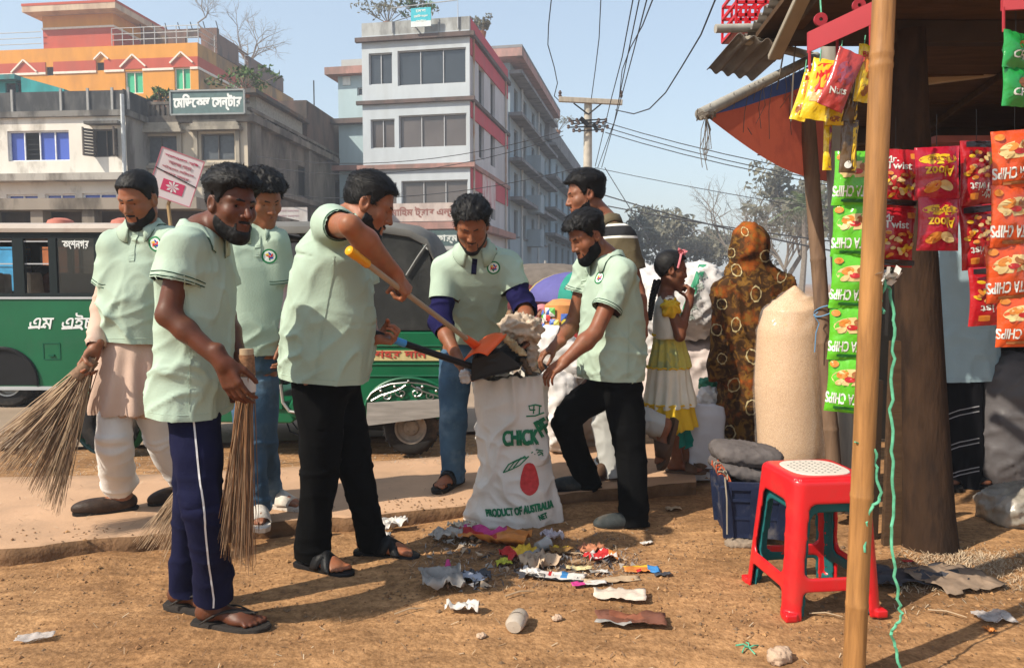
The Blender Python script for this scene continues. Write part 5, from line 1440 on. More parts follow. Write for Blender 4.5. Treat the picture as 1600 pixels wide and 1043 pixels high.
def bus():
 d = 7.6;X = lambda px: P(px,500,d).x;Zp = lambda py: P(0,py,d).z
 o = Vector((X(20),d,0));lx = lambda px: X(px) - o.x
 e = thing('green_bus','small green bus with dark windows, cream roof and white Bengali lettering','bus',tuple(o))
 W = 1.9;xL,xR = lx(-520),lx(196)
 zb,zsill,ztop,zroof = Zp(604),Zp(467),Zp(363),Zp(350)
 DK = mat('dark_green_frame',(.006,.012,.013),rough=.5,var=.2);CR = mat('cream_roof',(.40,.34,.29),rough=.7,var=.15,scale=3,col2=(.30,.2,.16),c2lo=.55,c2hi=.75,c2scale=2)
 def side(y,out):
  s = -1 if out else 1
  MB().box((xL,y,zb),(xR,y + .04,zsill)).build('side_panel',GREEN,e,bevel=.006)
  MB().box((xL,y,Zp(372)),(xR,y + .04,ztop)).build('cant_rail',DK,e)
  for p0,p1 in ((-330,-318),(-230,-210),(-130,-112),(-60,-50),(24,41),(80,92),(151,168),(188,196)): MB().box((lx(p0),y - .003,zsill),(lx(p1),y + .043,Zp(372))).build('window_post',DK,e)
  MB().box((xL,y - .012,zsill + .0),(xR,y - .001,zsill + .022)).build('silver_trim',ALU,e);MB().box((xL,y - .004,zsill + .024),(xR,y + .044,zsill + .06)).build('window_rail',DK,e)
  for py in (377,412): MB().box((xL,y + .012,Zp(py) - .006),(lx(84),y + .02,Zp(py) + .006)).build('slide_rail',ALU,e)
 side(0,True);side(W - .04,False)
 TG = mat('tinted_glass',(.012,.014,.015),rough=.06,alpha=.72,var=0,spec=.6)
 w = MB().box((lx(86),.012,zsill + .06),(lx(152),.018,Zp(372))).build('window_pane',TG,e)
 MB().box((lx(168),.012,zsill + .06),(lx(190),.018,Zp(372))).build('window_pane',TG,e)
 lettering('lettering','কংশনগর',lx(143) - lx(101),Zp(375) - Zp(389),mat('letter_white',(.72,.74,.72)),e,Matrix.Translation((lx(122),.008,Zp(382))) @ Matrix.Rotation(math.pi / 2,4,'X'))
 lettering('lettering','এম. এইচ.',lx(150) - lx(46),Zp(488) - Zp(515),mat('letter_white',(.72,.74,.72)),e,Matrix.Translation((lx(98),-.004,Zp(502))) @ Matrix.Rotation(math.pi / 2,4,'X'),.2,.03)
 for p in ((44,512,72,510),(96,513,128,511)): MB().bar((lx(p[0]),-.003,Zp(p[1])),(lx(p[2]),-.003,Zp(p[3])),.003,.02).build('lettering_stroke',mat('letter_white',(.72,.74,.72)),e)
 MB().box((xL,-.02,zb - .03),(xR + .01,-.001,zb + .005)).build('lower_trim',ALU,e)
 h = MB()
 for a,b in (((66,536),(92,536)),((92,536),(92,561)),((92,561),(66,561)),((66,561),(66,536))): h.bar((lx(a[0]),-.002,Zp(a[1])),(lx(b[0]),-.002,Zp(b[1])),.006,.01)
 h.bar((lx(75),-.006,Zp(555)),(lx(83),-.006,Zp(555)),.02,.02);h.build('fuel_hatch',mat('dark_green_line',(.004,.09,.045)),e)
 # roof, ends, floor
 g = MB();pr = [(-.03,ztop),(-.035,Zp(357)),(.02,zroof),(.5,zroof + .05),(W / 2,zroof + .06),(W - .5,zroof + .05),(W - .02,zroof),(W + .035,Zp(357)),(W + .03,ztop)]
 g.prism(pr[::-1],xL - .02,xR + .03,'x');g.build('roof',CR,e)
 for px in (-150,55,160): MB().lathe([(.001,.075),(.06,.07),(.12,.045),(.14,.0)],16,(lx(px),.5,zroof + .03)).build('roof_vent',mat('faded_red_vent',(.42,.14,.10),var=.15),e,True)
 MB().box((xR - .05,.05,zb),(xR,W - .05,ztop)).build('end_wall',DK,e);MB().box((xL,.05,zb),(xL + .05,W - .05,ztop)).build('end_wall',DK,e)
 MB().box((xL,.05,zb),(xR - .06,W - .05,zb + .08)).build('bus_floor',BLK,e)
 for px in (-260,-160,-80,10,60,130):
  for y in (.25,1.15): MB().box((lx(px),y,zb + .08),(lx(px) + .09,y + .5,Zp(425))).build('seat',mat('seat_cream',(.42,.34,.26),var=.2),e,bevel=.02)
 for px in (-330,2): 
  wheel(e,(lx(px),.12,.27),.27,.17,STEEL)
  a = [(lx(px) + math.cos(t) * .34,.27 + math.sin(t) * .34) for t in np.linspace(-.1,math.pi + .1,20)]
  MB().tube([(x,-.012,z) for x,z in a if z > zb - .2],.02,6).build('wheel_arch',BLK,e,True);MB().prism([(x,z) for x,z in a],-.004,.1,'y').build('arch_well',BLK,e)
 # things seen through the far windows
 for px,py,w_,h_,c,nm,lb in ((-5,395,.5,.5,(.08,.35,.6),'stall_sheet','sky blue sheet seen through the bus windows'),(60,385,.55,.6,(.5,.16,.06),'stall_sheet','orange sheet seen through the bus windows')):
  q = P(px,py,10.5);t = thing(nm,lb,'sheet',(q.x,10.5,0));MB().box((-w_ / 2,0,q.z - h_ * 1.6),(w_,.02,q.z + .1)).build('sheet',mat('sheet_' + str(px),c,var=.2),t)
  for k in (-w_ / 2,w_): MB().tube([(k,.03,0),(k,.03,q.z + .12)],.02,6).build('post',BLK,t)
bus()
# ------------------------------------------------------------------ street furniture, trees, wires
WOOD_G = mat('grey_wood_pole',(.36,.31,.25),rough=.85,var=.2,scale=5,stretch=(4,4,.5))
WIRE = mat('wire_black',(.03,.03,.035),rough=.7,var=0)
def utility_pole():
 d = 20;b = P(917,440,d);e = thing('utility_pole','concrete utility pole with a wooden crossarm and rows of insulators','pole',(b.x,d,0))
 z = lambda y: P(917,y,d).z;x = lambda px: P(px,300,d).x - b.x
 MB().tube([(0,0,0),(0,0,z(155))],[.15,.10],12).build('post',mat('concrete_post',(.42,.38,.32),rough=.9,var=.15),e,True)
 MB().bar((x(872),-.12,z(157)),(x(970),-.12,z(162)),.1,.13).build('crossarm',WOOD_G,e,bevel=.01)
 for s in (1,-1): MB().tube([(0,-.1,z(180)),(x(917 + s * 22),-.12,z(163))],.02,5).build('brace',BLK,e)
 INS = mat('brown_insulator',(.10,.07,.06),rough=.3,var=.1)
 for px in (874,968): MB().lathe([(.03,0),(.05,.05),(.03,.08),(.05,.12),(.02,.18),(.001,.18)],10,(x(px),-.12,z(158) + .06)).build('insulator',INS,e,True)
 for r,y in enumerate((188,193,199,205)):
  sp = (28,24,30,22)[r]
  MB().bar((x(917 - sp * 1.05),-.1 - .03 * r,z(y + 2)),(x(917 + sp * 1.05),-.1 - .03 * r,z(y)),.03,.03).build('insulator_rack',BLK,e)
  for k in (-1,-.6,.6,1): MB().lathe([(.02,-.05),(.045,-.03),(.03,0),(.045,.03),(.02,.05)],8,(x(917 + sp * k),-.1 - .03 * r,z(y + 1))).build('insulator',INS,e,True)
 MB().tube([(x(905),-.2,z(187)),(x(917),-.2,z(198))],.06,8).build('transformer_switch',BLK,e);MB().tube([(x(925),-.2,z(196)),(x(931),-.2,z(206))],.05,8).build('transformer_switch',BLK,e)
utility_pole()
def wire(label,pts,r=.012,sag=0.0):
 W3 = [P(*p) for p in pts]
 if pts[0][1] < 0: W3.insert(0,W3[0] + (W3[0] - W3[1]).normalized() * 6)
 if pts[-1][0] >= 1290: W3[-1] = W3[0] + (W3[-1] - W3[0]) * 2.6;sag *= 2.2
 if len(W3) == 2:
  a,b = W3;W3 = [a.lerp(b,t) - Vector((0,0,sag * 4 * t * (1 - t))) for t in np.linspace(0,1,14)]
 o = MB().tube([p - W3[0] for p in W3],r,5).build('power_wire',WIRE,None);o.location = W3[0]
 tag(o,label,'wire','power wires over the street')
for i,(lb,pts,sag) in enumerate((
 ('curling loose wire dropping from the top edge to the crossarm tip',[(862,-6,14),(857,40,15),(856,70,16),(866,105,17),(871,130,18),(866,150,19),(873,157,19.8)],0),
 ('wire dropping from the top edge straight to the pole top',[(939,-6,15),(936,60,16.5),(930,110,18),(924,154,19.8)],0),
 ('thin wire running from the top edge down to the right end of the crossarm',[(990,-6,12),(972,90,15),(955,155,18),(930,260,24)],0),
 ('second thin wire beside it, running down past the crossarm',[(1000,-6,12),(978,100,15),(960,190,19),(934,262,25)],0),
 ('curved wire sweeping from the top edge to the right crossarm insulator',[(1022,-6,11),(1004,40,13),(985,75,15),(972,110,17),(967,158,19.8)],0),
 ('third thin wire sloping down left of the curved wire',[(1012,-6,11),(990,80,14),(966,170,18),(940,262,24)],0),
 ('long loose wire curving from the top right towards the tarpaulin',[(1120,-6,9),(1095,55,10),(1065,105,11),(1040,145,12),(1015,170,13),(990,178,14),(962,172,17)],0),
 ('upper of the three wires from the pole towards the stall',[(945,191,20),(1290,233,16)],.25),('middle of the three wires from the pole towards the stall',[(946,199,20),(1290,243,16)],.25),('lowest of the three wires from the pole towards the stall',[(946,207,20),(1290,249,16)],.25),
 ('thin wire crossing the sky just above the striped man',[(930,262,26),(1300,311,20)],.15),('thick cable sagging above the girl towards the stall',[(945,305,24),(1300,350,18)],.3),('faint wire below the thick cable',[(950,322,26),(1300,352,20)],.2),
 ('guy wire sloping down behind the striped man',[(945,262,20),(1015,375,18)],0),('wire crossing low in front of the pale block',[(400,244,24),(880,205,21)],.5),('second low wire in front of the pale block',[(400,258,24),(880,212,21)],.6),('third low wire crossing towards the blue block',[(380,298,24),(905,262,22)],.5))):
 wire(lb,pts,.02 if 'thick' in lb else .011,sag)
def leaf_cloud(rng,c,r,n,s,V,F):
 for _ in range(n):
  v = Vector((rng.gauss(0,1),rng.gauss(0,1),rng.gauss(0,1))).normalized() * (rng.random() ** .45)
  p = Vector(c) + Vector((v.x * r[0],v.y * r[1],v.z * r[2]))
  u = Vector((rng.gauss(0,1),rng.gauss(0,1),rng.gauss(0,1))).normalized() * s * rng.uniform(.6,1.4);w = u.cross(Vector((rng.gauss(0,1),rng.gauss(0,1),rng.gauss(0,1)))).normalized() * s * .45
  o = len(V);V += [p - u,p + w,p + u,p - w];F.append((o,o + 1,o + 2,o + 3))
def branch(rng,b,p,d,L,r,depth,tips,spread=.6):
 q = p + d * L * .5 + Vector((rng.gauss(0,.06),rng.gauss(0,.06),rng.gauss(0,.04))) * L;e = q + (d + Vector((rng.gauss(0,.12),rng.gauss(0,.12),rng.gauss(0,.08)))) * L * .5
 b.tube([p,q,e],[r,r * .8,r * .62],5 if depth > 1 else 3,cap=False)
 if depth == 0: tips.append(e);return
 for k in range(rng.choice((2,3,3))):
  nd = (d + Vector((rng.gauss(0,spread),rng.gauss(0,spread),rng.gauss(.12,spread * .7)))).normalized()
  branch(rng,b,e if k else q,nd,L * rng.uniform(.62,.8),r * .6,depth - 1,tips,spread)
def tree(name,label,px,pybase,d,h,cr,seed,leaves,lm,tm,depth=4,ls=.25,n=26,group='trees at the end of the street',zb=None,trunk=.3):
 rng = random.Random(seed);b0 = P(px,440,d);zb = 0 if zb is None else zb
 e = thing(name,label,'tree',(b0.x,d,zb),group=group)
 b = MB();tips = [];th = h * trunk
 b.tube([(0,0,0),(rng.gauss(0,.05) * h,0,th * .5),(rng.gauss(0,.05) * h,rng.gauss(0,.04) * h,th)],[h * .022,h * .018,h * .015],7)
 top = b.V[-1].copy()
 for k in range(5):
  a = 2 * math.pi * k / 5 + rng.random();nd = Vector((math.cos(a) * cr / h * 1.6,math.sin(a) * cr / h * 1.6,1)).normalized()
  branch(rng,b,top,nd,h * .26,h * .011,depth - 1,tips)
 b.build('trunk',tm,e,fix=False)
 if leaves:
  V,F = [],[]
  for t in tips: leaf_cloud(rng,t,(ls * 3.2,ls * 3.2,ls * 2.4),n,ls,V,F)
  o = pyd('crown',V,F,lm,e)
BARK = mat('grey_bark',(.20,.17,.14),rough=.95,var=.2);LEAF_D = mat('haze_pale_leaf',(.22,.21,.155),rough=.8,var=.35,scale=.8);LEAF_G = mat('green_leaf',(.07,.12,.035),rough=.7,var=.35,scale=1.2)  # LEAF_D is paled towards grey so its colour carries the distance haze
for i,(nm,lb,px,d,h,cr,sd,lv,m,dep) in enumerate((
 ('hazy_tree','hazy round tree just right of the striped man',1030,62,7.6,3.2,3,1,LEAF_D,4),('hazy_tree','low hazy tree at the back between the striped man and the girl',985,70,6.4,3.5,5,1,LEAF_D,4),('bare_tree','mostly bare twiggy tree behind the shawled woman',1125,55,9.0,3.2,8,0,LEAF_D,6),
 ('hazy_tree','hazy low tree left of the shawled woman',1085,66,6.2,3.4,9,1,LEAF_D,4),('tall_tree','tall tangled grey green tree beside the bamboo post',1245,50,9.6,3.6,12,1,LEAF_D,4),('bare_tree','bare twiggy tree in front of the tangled tree',1215,47,6.8,2.2,14,0,LEAF_D,6),('hazy_tree','hazy tree at the very right beyond the stall posts',1330,58,9.5,3.6,17,1,LEAF_D,4),('hazy_tree','hazy low tree behind the shawled woman',1165,64,6.2,3.4,19,1,LEAF_D,4))):
 tree(nm,lb,px,440,d,h,cr,sd,lv,m,BARK,dep,ls=.26,n=20)
def palm():
 d = 44;b0 = P(1252,440,d);e = thing('palm_tree','palm with drooping fronds rising above the tangled trees','tree',(b0.x,d,0));h = P(1252,325,d).z
 MB().tube([(0,0,0),(.15,0,h * .5),(.05,0,h)],[.2,.16,.13],8).build('trunk',BARK,e,True)
 rng = random.Random(3);V,F = [],[]
 for k in range(22):
  a = rng.uniform(0,6.28);el = rng.uniform(-.5,1.2);L = rng.uniform(1.5,2.3);dr = Vector((math.cos(a) * math.cos(el),math.sin(a) * math.cos(el),math.sin(el)))
  p = Vector((.05,0,h));
  for i in range(12):
   t = i / 11;q = Vector((.05,0,h)) + dr * L * t - Vector((0,0,.9 * t * t));sd = dr.cross(Vector((0,0,1))).normalized() * (.42 * math.sin(math.pi * min(1,t * .9 + .1)))
   for s in (-1,1):
    o = len(V);tip = q + sd * s + dr * .25 - Vector((0,0,.18));V += [q,q + dr * .08,tip];F.append((o,o + 1,o + 2))
 pyd('crown',V,F,mat('palm_leaf',(.10,.14,.05),rough=.6,var=.3),e)
palm()
tree('bare_tree','bare twiggy tree rising behind the orange building',390,0,60,6.6,3.0,21,0,None,BARK,6,group='bare trees above the roofs',trunk=.2,zb=P(390,130,60).z)
tree('bare_tree','small bare tree poking above the brick roof room',326,0,62,3.6,1.2,25,0,None,BARK,5,group='bare trees above the roofs',trunk=.25,zb=P(326,45,62).z)
def roof_plant(px,py,d,h,w,lb,seed,lm):
 rng = random.Random(seed);q = P(px,py,d);e = thing('roof_plant',lb,'plant',tuple(q),group='plants on the roofs');b = MB();V,F = [],[]
 MB().lathe([(.001,0),(.16,0),(.22,.3),(.2,.3),(.001,.28)],12).build('pot',mat('clay_pot',(.3,.14,.08)),e)
 for k in range(14):
  tip = Vector((rng.gauss(0,w * .5),rng.gauss(0,w * .3),h * rng.uniform(.5,1)));b.tube([(0,0,.25),tip * .5 + Vector((0,0,.1)),tip],.018,4,cap=False);leaf_cloud(rng,tip,(w * .28,w * .28,h * .16),26,.1,V,F)
 b.build('stem',BARK,e,fix=False);pyd('foliage',V,F,lm,e)
roof_plant(606,46,35.4,1.5,1.7,'wide sparse grey green shrub on the pale block roof',2,LEAF_D);roof_plant(659,42,35.6,1.2,1.0,'dense green shrub behind the turquoise roof sign',4,LEAF_G);roof_plant(753,60,37.0,1.0,.55,'small plant leaning over the red flank parapet',6,LEAF_D)
roof_plant(383,152,29.0,1.0,1.3,'green creeper growing behind the signboard corner',8,LEAF_G);roof_plant(250,172,28.8,.7,.7,'potted green plant on the beige house balcony',9,LEAF_G);roof_plant(872,210,62,1.6,2.0,'bushy plant on the far blue block roof',12,LEAF_D);roof_plant(441,312,45,3.0,2.4,'weedy shrub against the decayed flank',14,LEAF_D)
# ------------------------------------------------------------------ placard, umbrellas, sacks and bags of the market
def placard():
 d = 5.0;c = [P(254,228,d),P(320,252,d + .05),P(294,328,d + .05),P(233,300,d)]
 o = (c[0] + c[1] + c[2] + c[3]) / 4;e = thing('placard','tilted white placard with pink print and a magenta emblem on a stick','placard',(o.x + .1,o.y,0))
 g = Vector(e.location);xa,ya = (c[1] - c[0]),(c[0] - c[3]);w,h = xa.length,ya.length;M4 = frame4(o - g,xa,ya)
 PB = mat('placard_white',(.62,.55,.56),rough=.6,var=.05);PK = mat('placard_pink',(.48,.16,.2),var=.1);MG = mat('placard_magenta',(.5,.05,.12),var=.05)
 g2 = MB();g2.box((-w / 2,-h / 2,-.006),(w / 2,h / 2,.006));ob = g2.build('board',PB,e);ob.data.transform(M4)
 fr = MB()
 for a,b in (((-w / 2,h / 2),(w / 2,h / 2)),((w / 2,h / 2),(w / 2,-h / 2)),((w / 2,-h / 2),(-w / 2,-h / 2)),((-w / 2,-h / 2),(-w / 2,h / 2))): fr.bar((*a,.007),(*b,.007),.006,.004,(0,0,1))
 ob = fr.build('border',PK,e);ob.data.transform(M4)
 for k,(t,ww,m) in enumerate((('বাংলােদশ কৃিষ',.8,MG),('কেলজ শাখা',.55,PK),('পিরষ্কার অিভযান',.75,PK),('সবার জন্য',.6,PK))):
  lettering('lettering',t,w * ww,.022,m,e,M4 @ Matrix.Translation((0,h * (.38 - .12 * k),.0085)))
 b = MB().box((-.07,-h * .34,.0068),(.07,-h * .1,.0085)).build('emblem_panel',MG,e);b.data.transform(M4)
 sp = MB()
 for k in range(8):
  a = 2 * math.pi * k / 8;sp.add([(0,-h * .22,.0095),(math.cos(a - .25) * .03,-h * .22 + math.sin(a - .25) * .03,.0095),(math.cos(a) * .045,-h * .22 + math.sin(a) * .04,.0095),(math.cos(a + .25) * .03,-h * .22 + math.sin(a + .25) * .03,.0095)],[(0,1,2,3)])
 ob = sp.build('emblem',PB,e,fix=False);ob.data.transform(M4)
 MB().tube([M4 @ Vector((0,h * .3,-.02)),M4 @ Vector((0,-h * .6,-.02)),Vector((0,0,.0))],.012,7).build('stick',mat('bamboo_stick',(.36,.24,.12)),e)
 MB().tube([M4 @ Vector((-w / 2,.02,.01)),M4 @ Vector((w / 2,-.02,.012))],.003,5).build('cord',BLK,e)
placard()
def umbrella(label,px,pyt,pyr,d,R,cols,n=8,name='market_umbrella'):
 t,z1,z0 = P(px,pyt,d),P(px,pyt,d).z,P(px,pyr,d).z
 e = thing(name,label,'umbrella',(t.x,d,0))
 MB().tube([(0,0,0),(0,0,z1 + .04)],.02,8).build('pole',STEEL,e)
 for k in range(n):
  V,F = [],[];m = 7;tw = .37
  for j in range(m):
   a = tw + 2 * math.pi * (k + j / (m - 1)) / n;sag = 1 - .05 * math.sin(math.pi * j / (m - 1))
   for i in range(7):
    u = i / 6;r = R * math.sin(u * 1.45) / math.sin(1.45) * (sag if i else 1);V.append((r * math.cos(a),r * math.sin(a),z0 + (z1 - z0) * math.cos(u * 1.5) * 1.0))
   V.append((R * sag * 1.005 * math.cos(a),R * sag * 1.005 * math.sin(a),z0 - .05 + (z1 - z0) * .07))
  F = [(j * 8 + i,(j + 1) * 8 + i,(j + 1) * 8 + i + 1,j * 8 + i + 1) for j in range(m - 1) for i in range(7)]
  pyd('canopy_panel',V,F,cols[k % len(cols)],e,True)
  MB().tube([(0,0,z1 - .02),(R * .95 * math.cos(tw + 2 * math.pi * k / n),R * .95 * math.sin(tw + 2 * math.pi * k / n),z0 + .06)],.006,4).build('rib',BLK,e)
PU,TQ,YW = mat('umbrella_purple',(.16,.15,.42),rough=.6,var=.1),mat('umbrella_green',(.05,.40,.30),rough=.6,var=.1),mat('umbrella_yellow',(.6,.45,.12),rough=.6,var=.1)
umbrella('market umbrella with purple, green and yellow panels',900,424,466,9.0,.62,[PU,TQ,PU,YW,PU,TQ,PU,TQ],8)
TAN = mat('umbrella_taupe',(.22,.185,.155),rough=.85,var=.15)
umbrella('large faded taupe market umbrella behind the purple one',852,411,445,11.5,1.15,[TAN],8)
umbrella('dark maroon umbrella edge behind the bent man',800,440,478,10.2,.55,[mat('umbrella_maroon',(.14,.03,.03),var=.1)],8)
def ry(a): c,s = math.cos(a),math.sin(a);return np.array([[c,0,s],[0,1,0],[-s,0,c]])
def rzm(a): c,s = math.cos(a),math.sin(a);return np.array([[c,-s,0],[s,c,0],[0,0,1]])
def sack_shape(name,label,c,size,R,m,seed,amp=.02,h=.018,cat='sack',pinch=None,root=None,group=None):
 c = A3(c);f0 = ellip((0,0,0),np.array(size) * 1.12,None);f1 = rbox((0,0,0),size,min(size) * .75)
 Rm = np.array(R)
 def f(p): q = (p - c) @ Rm;return .6 * f1(q) + .4 * f0(q)
 V,Q = sdf_mesh(f,c - max(size) * 1.6,c + max(size) * 1.6,h);N = vnormals(V,Q)
 q = (V - c) @ Rm
 k = max(1.0,.17 / min(size));w = ridge(vnoise(q * np.array([7,7,11]) * k + .8 * np.stack([vnoise(q * 6 * k,seed),vnoise(q * 6 * k,seed + 7),vnoise(q * 6 * k,seed + 8)],1),seed + 2),3) - .3
 w2 = ridge(vnoise((q @ ry(.9)) * np.array([16,12,5]) * k,seed + 4),3.5) - .27
 V = V + N * (w * amp * 1.3 + w2 * amp + amp * .3 * vnoise(q * 30 * k,seed + 5))[:,None]
 g = np.array((c[0],c[1],V[:,2].min()));V[:,2] = np.maximum(V[:,2],g[2] + .01)
 o = npmesh(name,V,Q,m,None,True,org=g);o.location = tuple(g);tag(o,label,cat,group)
 return o,V,Q
PLW = mat('white_woven_plastic',(.60,.57,.55),rough=.55,var=.07,scale=6,bump=.35,bscale=24,bdist=.01,spec=.3);PLP = mat('pinkish_woven_plastic',(.50,.42,.39),rough=.6,var=.08,scale=6,bump=.35,bscale=20,bdist=.01)
I3 = np.eye(3)
sack_shape('stacked_sack','white sack lying at an angle behind the reaching hands',P(895,560,5.5),(.30,.22,.13),ry(.6),PLW,3)
sack_shape('stacked_sack','white roll of sacking standing beside the chickpea sack',P(872,640,5.35),(.13,.2,.28),I3,PLW,5)
sack_shape('stacked_sack','low white sack behind the walking man',P(930,640,5.9),(.42,.3,.27),I3,PLW,7)
so,sv,sq = sack_shape('stacked_sack','bulging white sack with a green printed stripe behind the girl',P(1072,472,5.7),(.31,.26,.27),ry(-.15),PLW,9)
sack_shape('stacked_sack','large pinkish white sack under the green striped one',P(1078,610,5.8),(.36,.3,.42),I3,PLP,11)
sack_shape('stacked_sack','pale sack between the girl and the striped man',P(1005,520,6.0),(.25,.25,.5),I3,PLW,13)
def pix_mesh(surf,V2,F2,name,m,parent,org,gap=.002):
 """print given in picture points dropped on a surface along the sight lines"""
 V,ok = [],[]
 for x,y,*zz in V2:
  h,n = cam_hit(surf,x,y);ok.append(h is not None)
  if h is not None and n.dot(ray(x,y)) > 0: n = -n
  V.append((h + n * (gap + (zz[0] if zz else 0))) - Vector(org) if h is not None else Vector((0,0,0)))
 F = [f for f in F2 if all(ok[i] for i in f)]
 return pyd(name,V,F,m,parent)
def pix_poly(surf,pts,name,m,parent,org,gap=.002,n=8):
 V2,F2 = [],[]
 cx,cy = sum(p[0] for p in pts) / len(pts),sum(p[1] for p in pts) / len(pts);k = len(pts)
 V2.append((cx,cy))
 for r in range(1,5):
  for p in pts: V2.append((cx + (p[0] - cx) * r / 4,cy + (p[1] - cy) * r / 4))
 for i in range(k):
  F2.append((0,1 + i,1 + (i + 1) % k))
  for r in range(3): F2.append((1 + r * k + i,1 + (r + 1) * k + i,1 + (r + 1) * k + (i + 1) % k,1 + r * k + (i + 1) % k))
 return pix_mesh(surf,V2,F2,name,m,parent,org,gap)
def pix_text(surf,s,cx,cy,w,h,rot,name,m,parent,org,gap=.002,bend=0.0,bold=.1):
 V,F = text_mesh(s,w,h,0.0,bold);c,q = math.cos(rot),math.sin(rot)
 V2 = []
 for x,y,z in V: y2 = -(y) + bend * (x / w) ** 2;V2.append((cx + x * c - y2 * q,cy + x * q + y2 * c,z))
 return pix_mesh(surf,V2,F,name,m,parent,org,gap)
bvs = bvh_of(sv,sq);GRN = mat('print_green',(.05,.26,.14),var=.15,scale=30)
ol = so.location
pix_poly(bvs,[(1092 + k * -4.2,414 + k * 11) for k in range(9)] + [(1070 + k * 4.2,502 - k * 11) for k in range(9)],'stripe',GRN,so,ol,.006)
for k in range(5): pix_text(bvs,'RICE',1098 - k * 5,432 + k * 16,9,12,1.2,'lettering',mat('faded_print',(.36,.40,.36)),so,ol,.005)
def small_market():
 # standing white paper bag, green bundle, bottle
 b0 = G(1100,742,.03);e = thing('white_bag','tall crumpled white plastic bag standing in front of the shawled woman','bag',(b0.x,b0.y,.02))
 s = lambda x,y: P(x,y,b0.y) - Vector((b0.x,b0.y,.02))
 f = loft([A3(s(1101,745)),A3(s(1101,690)),A3(s(1101,650)),A3(s(1103,632))],[.125,.12,.125,.118],[.09,.08,.05,.025],(1,0,0),True,True,4.0)
 V,Q = sdf_mesh(f,(-.2,-.15,-.05),(.2,.15,.55),.012);N = vnormals(V,Q);V = V + N * (.012 * (ridge(vnoise(V * np.array([9,9,13]),4),2) - .4))[:,None]
 npmesh('bag_body',V,Q,mat('white_poly',(.55,.55,.58),rough=.5,var=.05,bump=.3,bscale=30),e)
 sack_shape('tied_bundle','small tied green plastic bundle behind the white bag',P(1107,604,5.1),(.06,.05,.06),I3,mat('green_poly',(.03,.18,.10),rough=.4),21,.012,.008,'bag')
 sack_shape('white_bundle','crumpled white plastic sheet above the standing white bag',P(1112,625,5.05),(.085,.06,.07),ry(.5),PLW,24,.02,.01,'bag')
 q = G(1085,748,.02);e = thing('water_bottle','small clear plastic bottle with a blue label by the white bag','bottle',(q.x,q.y,.02))
 MB().lathe([(.001,0),(.026,0),(.029,.015),(.029,.05),(.027,.06),(.029,.07),(.029,.1),(.012,.14),(.012,.155),(.001,.156)],18).build('bottle_body',mat('clear_pet',(.7,.75,.78),rough=.1,trans=.7,var=0),e,True)
 MB().lathe([(.0135,.142),(.0135,.16),(.001,.162)],14).build('cap',mat('white_cap',(.6,.62,.62)),e,True);MB().lathe([(.0296,.02),(.0296,.062)],18).build('label',mat('blue_label',(.08,.28,.6),var=.3,scale=60),e,True)
 sack_shape('plastic_scrap','crumpled clear blue wrapper lying by the water bottle',Vector((q.x - .06,q.y + .02,.05)),(.07,.04,.03),I3,mat('blue_clear',(.3,.5,.65),rough=.2,trans=.4,var=.3,scale=30),27,.018,.007,'wrapper')
 # tinselled snack display and veiled shopper further back
 q = P(878,525,8.2);e = thing('snack_stand','little stand of colourful snack packets with an orange top','stand',(q.x,8.2,0));rng = random.Random(5)
 zt,zb_ = P(0,472,8.2).z,P(0,525,8.2).z
 MB().lathe([(.16,zb_ - .3),(.2,zb_),(.19,zt - .03),(.10,zt + .03),(.001,zt + .04)],18).build('bundle_top',mat('orange_poly',(.6,.25,.08),rough=.5,var=.2),e,True);MB().lathe([(.05,0),(.05,zb_ - .28)],8).build('post',BLK,e)
 cm = [mat('pk_%d' % i,c,rough=.35,var=.2,scale=30) for i,c in enumerate(((.5,.05,.04),(.1,.35,.06),(.6,.5,.08),(.08,.15,.45),(.65,.6,.55)))]
 for k in range(40):
  a = rng.uniform(3.3,6.1);z = rng.uniform(zb_ - .05,zt - .08);p = Vector((math.cos(a) * .21,math.sin(a) * .21,z));t = Vector((-math.sin(a),math.cos(a),0)) * .04
  MB().add([p - t - Vector((0,0,.04)),p + t - Vector((0,0,.04)),p + t * .9 + Vector((0,0,.04)),p - t * .9 + Vector((0,0,.04)),p * 1.04 * 1.0 + Vector((math.cos(a) * .02,math.sin(a) * .02,0)) * 1.0 - Vector((0,0,0)) if False else p + Vector((math.cos(a),math.sin(a),0)) * .02],[(0,1,4),(1,2,4),(2,3,4),(3,0,4)]).build('packet',cm[k % 5],e)
small_market()
# ------------------------------------------------------------------ the tea stall on the right
BAM = mat('golden_bamboo',(.34,.165,.055),rough=.5,var=.25,scale=7,stretch=(7,7,.6),col2=(.18,.085,.03),c2lo=.5,c2hi=.75,c2scale=5,spec=.35,bump=.15,bscale=30)
BAM_D = mat('old_bamboo',(.17,.105,.065),rough=.75,var=.2,scale=7,stretch=(5,5,.7),col2=(.10,.06,.04),c2lo=.5,c2hi=.7,c2scale=4,bump=.2,bscale=30)
BAM_G = mat('grey_bamboo',(.32,.30,.26),rough=.8,var=.15,scale=7,stretch=(5,5,.7))
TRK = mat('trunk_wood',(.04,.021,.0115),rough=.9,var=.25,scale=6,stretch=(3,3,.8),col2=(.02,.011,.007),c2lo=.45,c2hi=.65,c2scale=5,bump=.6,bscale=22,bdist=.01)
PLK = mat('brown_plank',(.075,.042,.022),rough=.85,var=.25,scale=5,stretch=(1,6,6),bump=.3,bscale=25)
DRK = mat('shade_dark_board',(.018,.015,.013),rough=.95,var=.3,scale=4)  # near-black boards: the stall's inner shade is put into their colour
TIN = mat('weathered_tin',(.16,.145,.13),rough=.7,var=.3,scale=5,metal=.2,col2=(.11,.07,.045),c2lo=.5,c2hi=.7,c2scale=4)
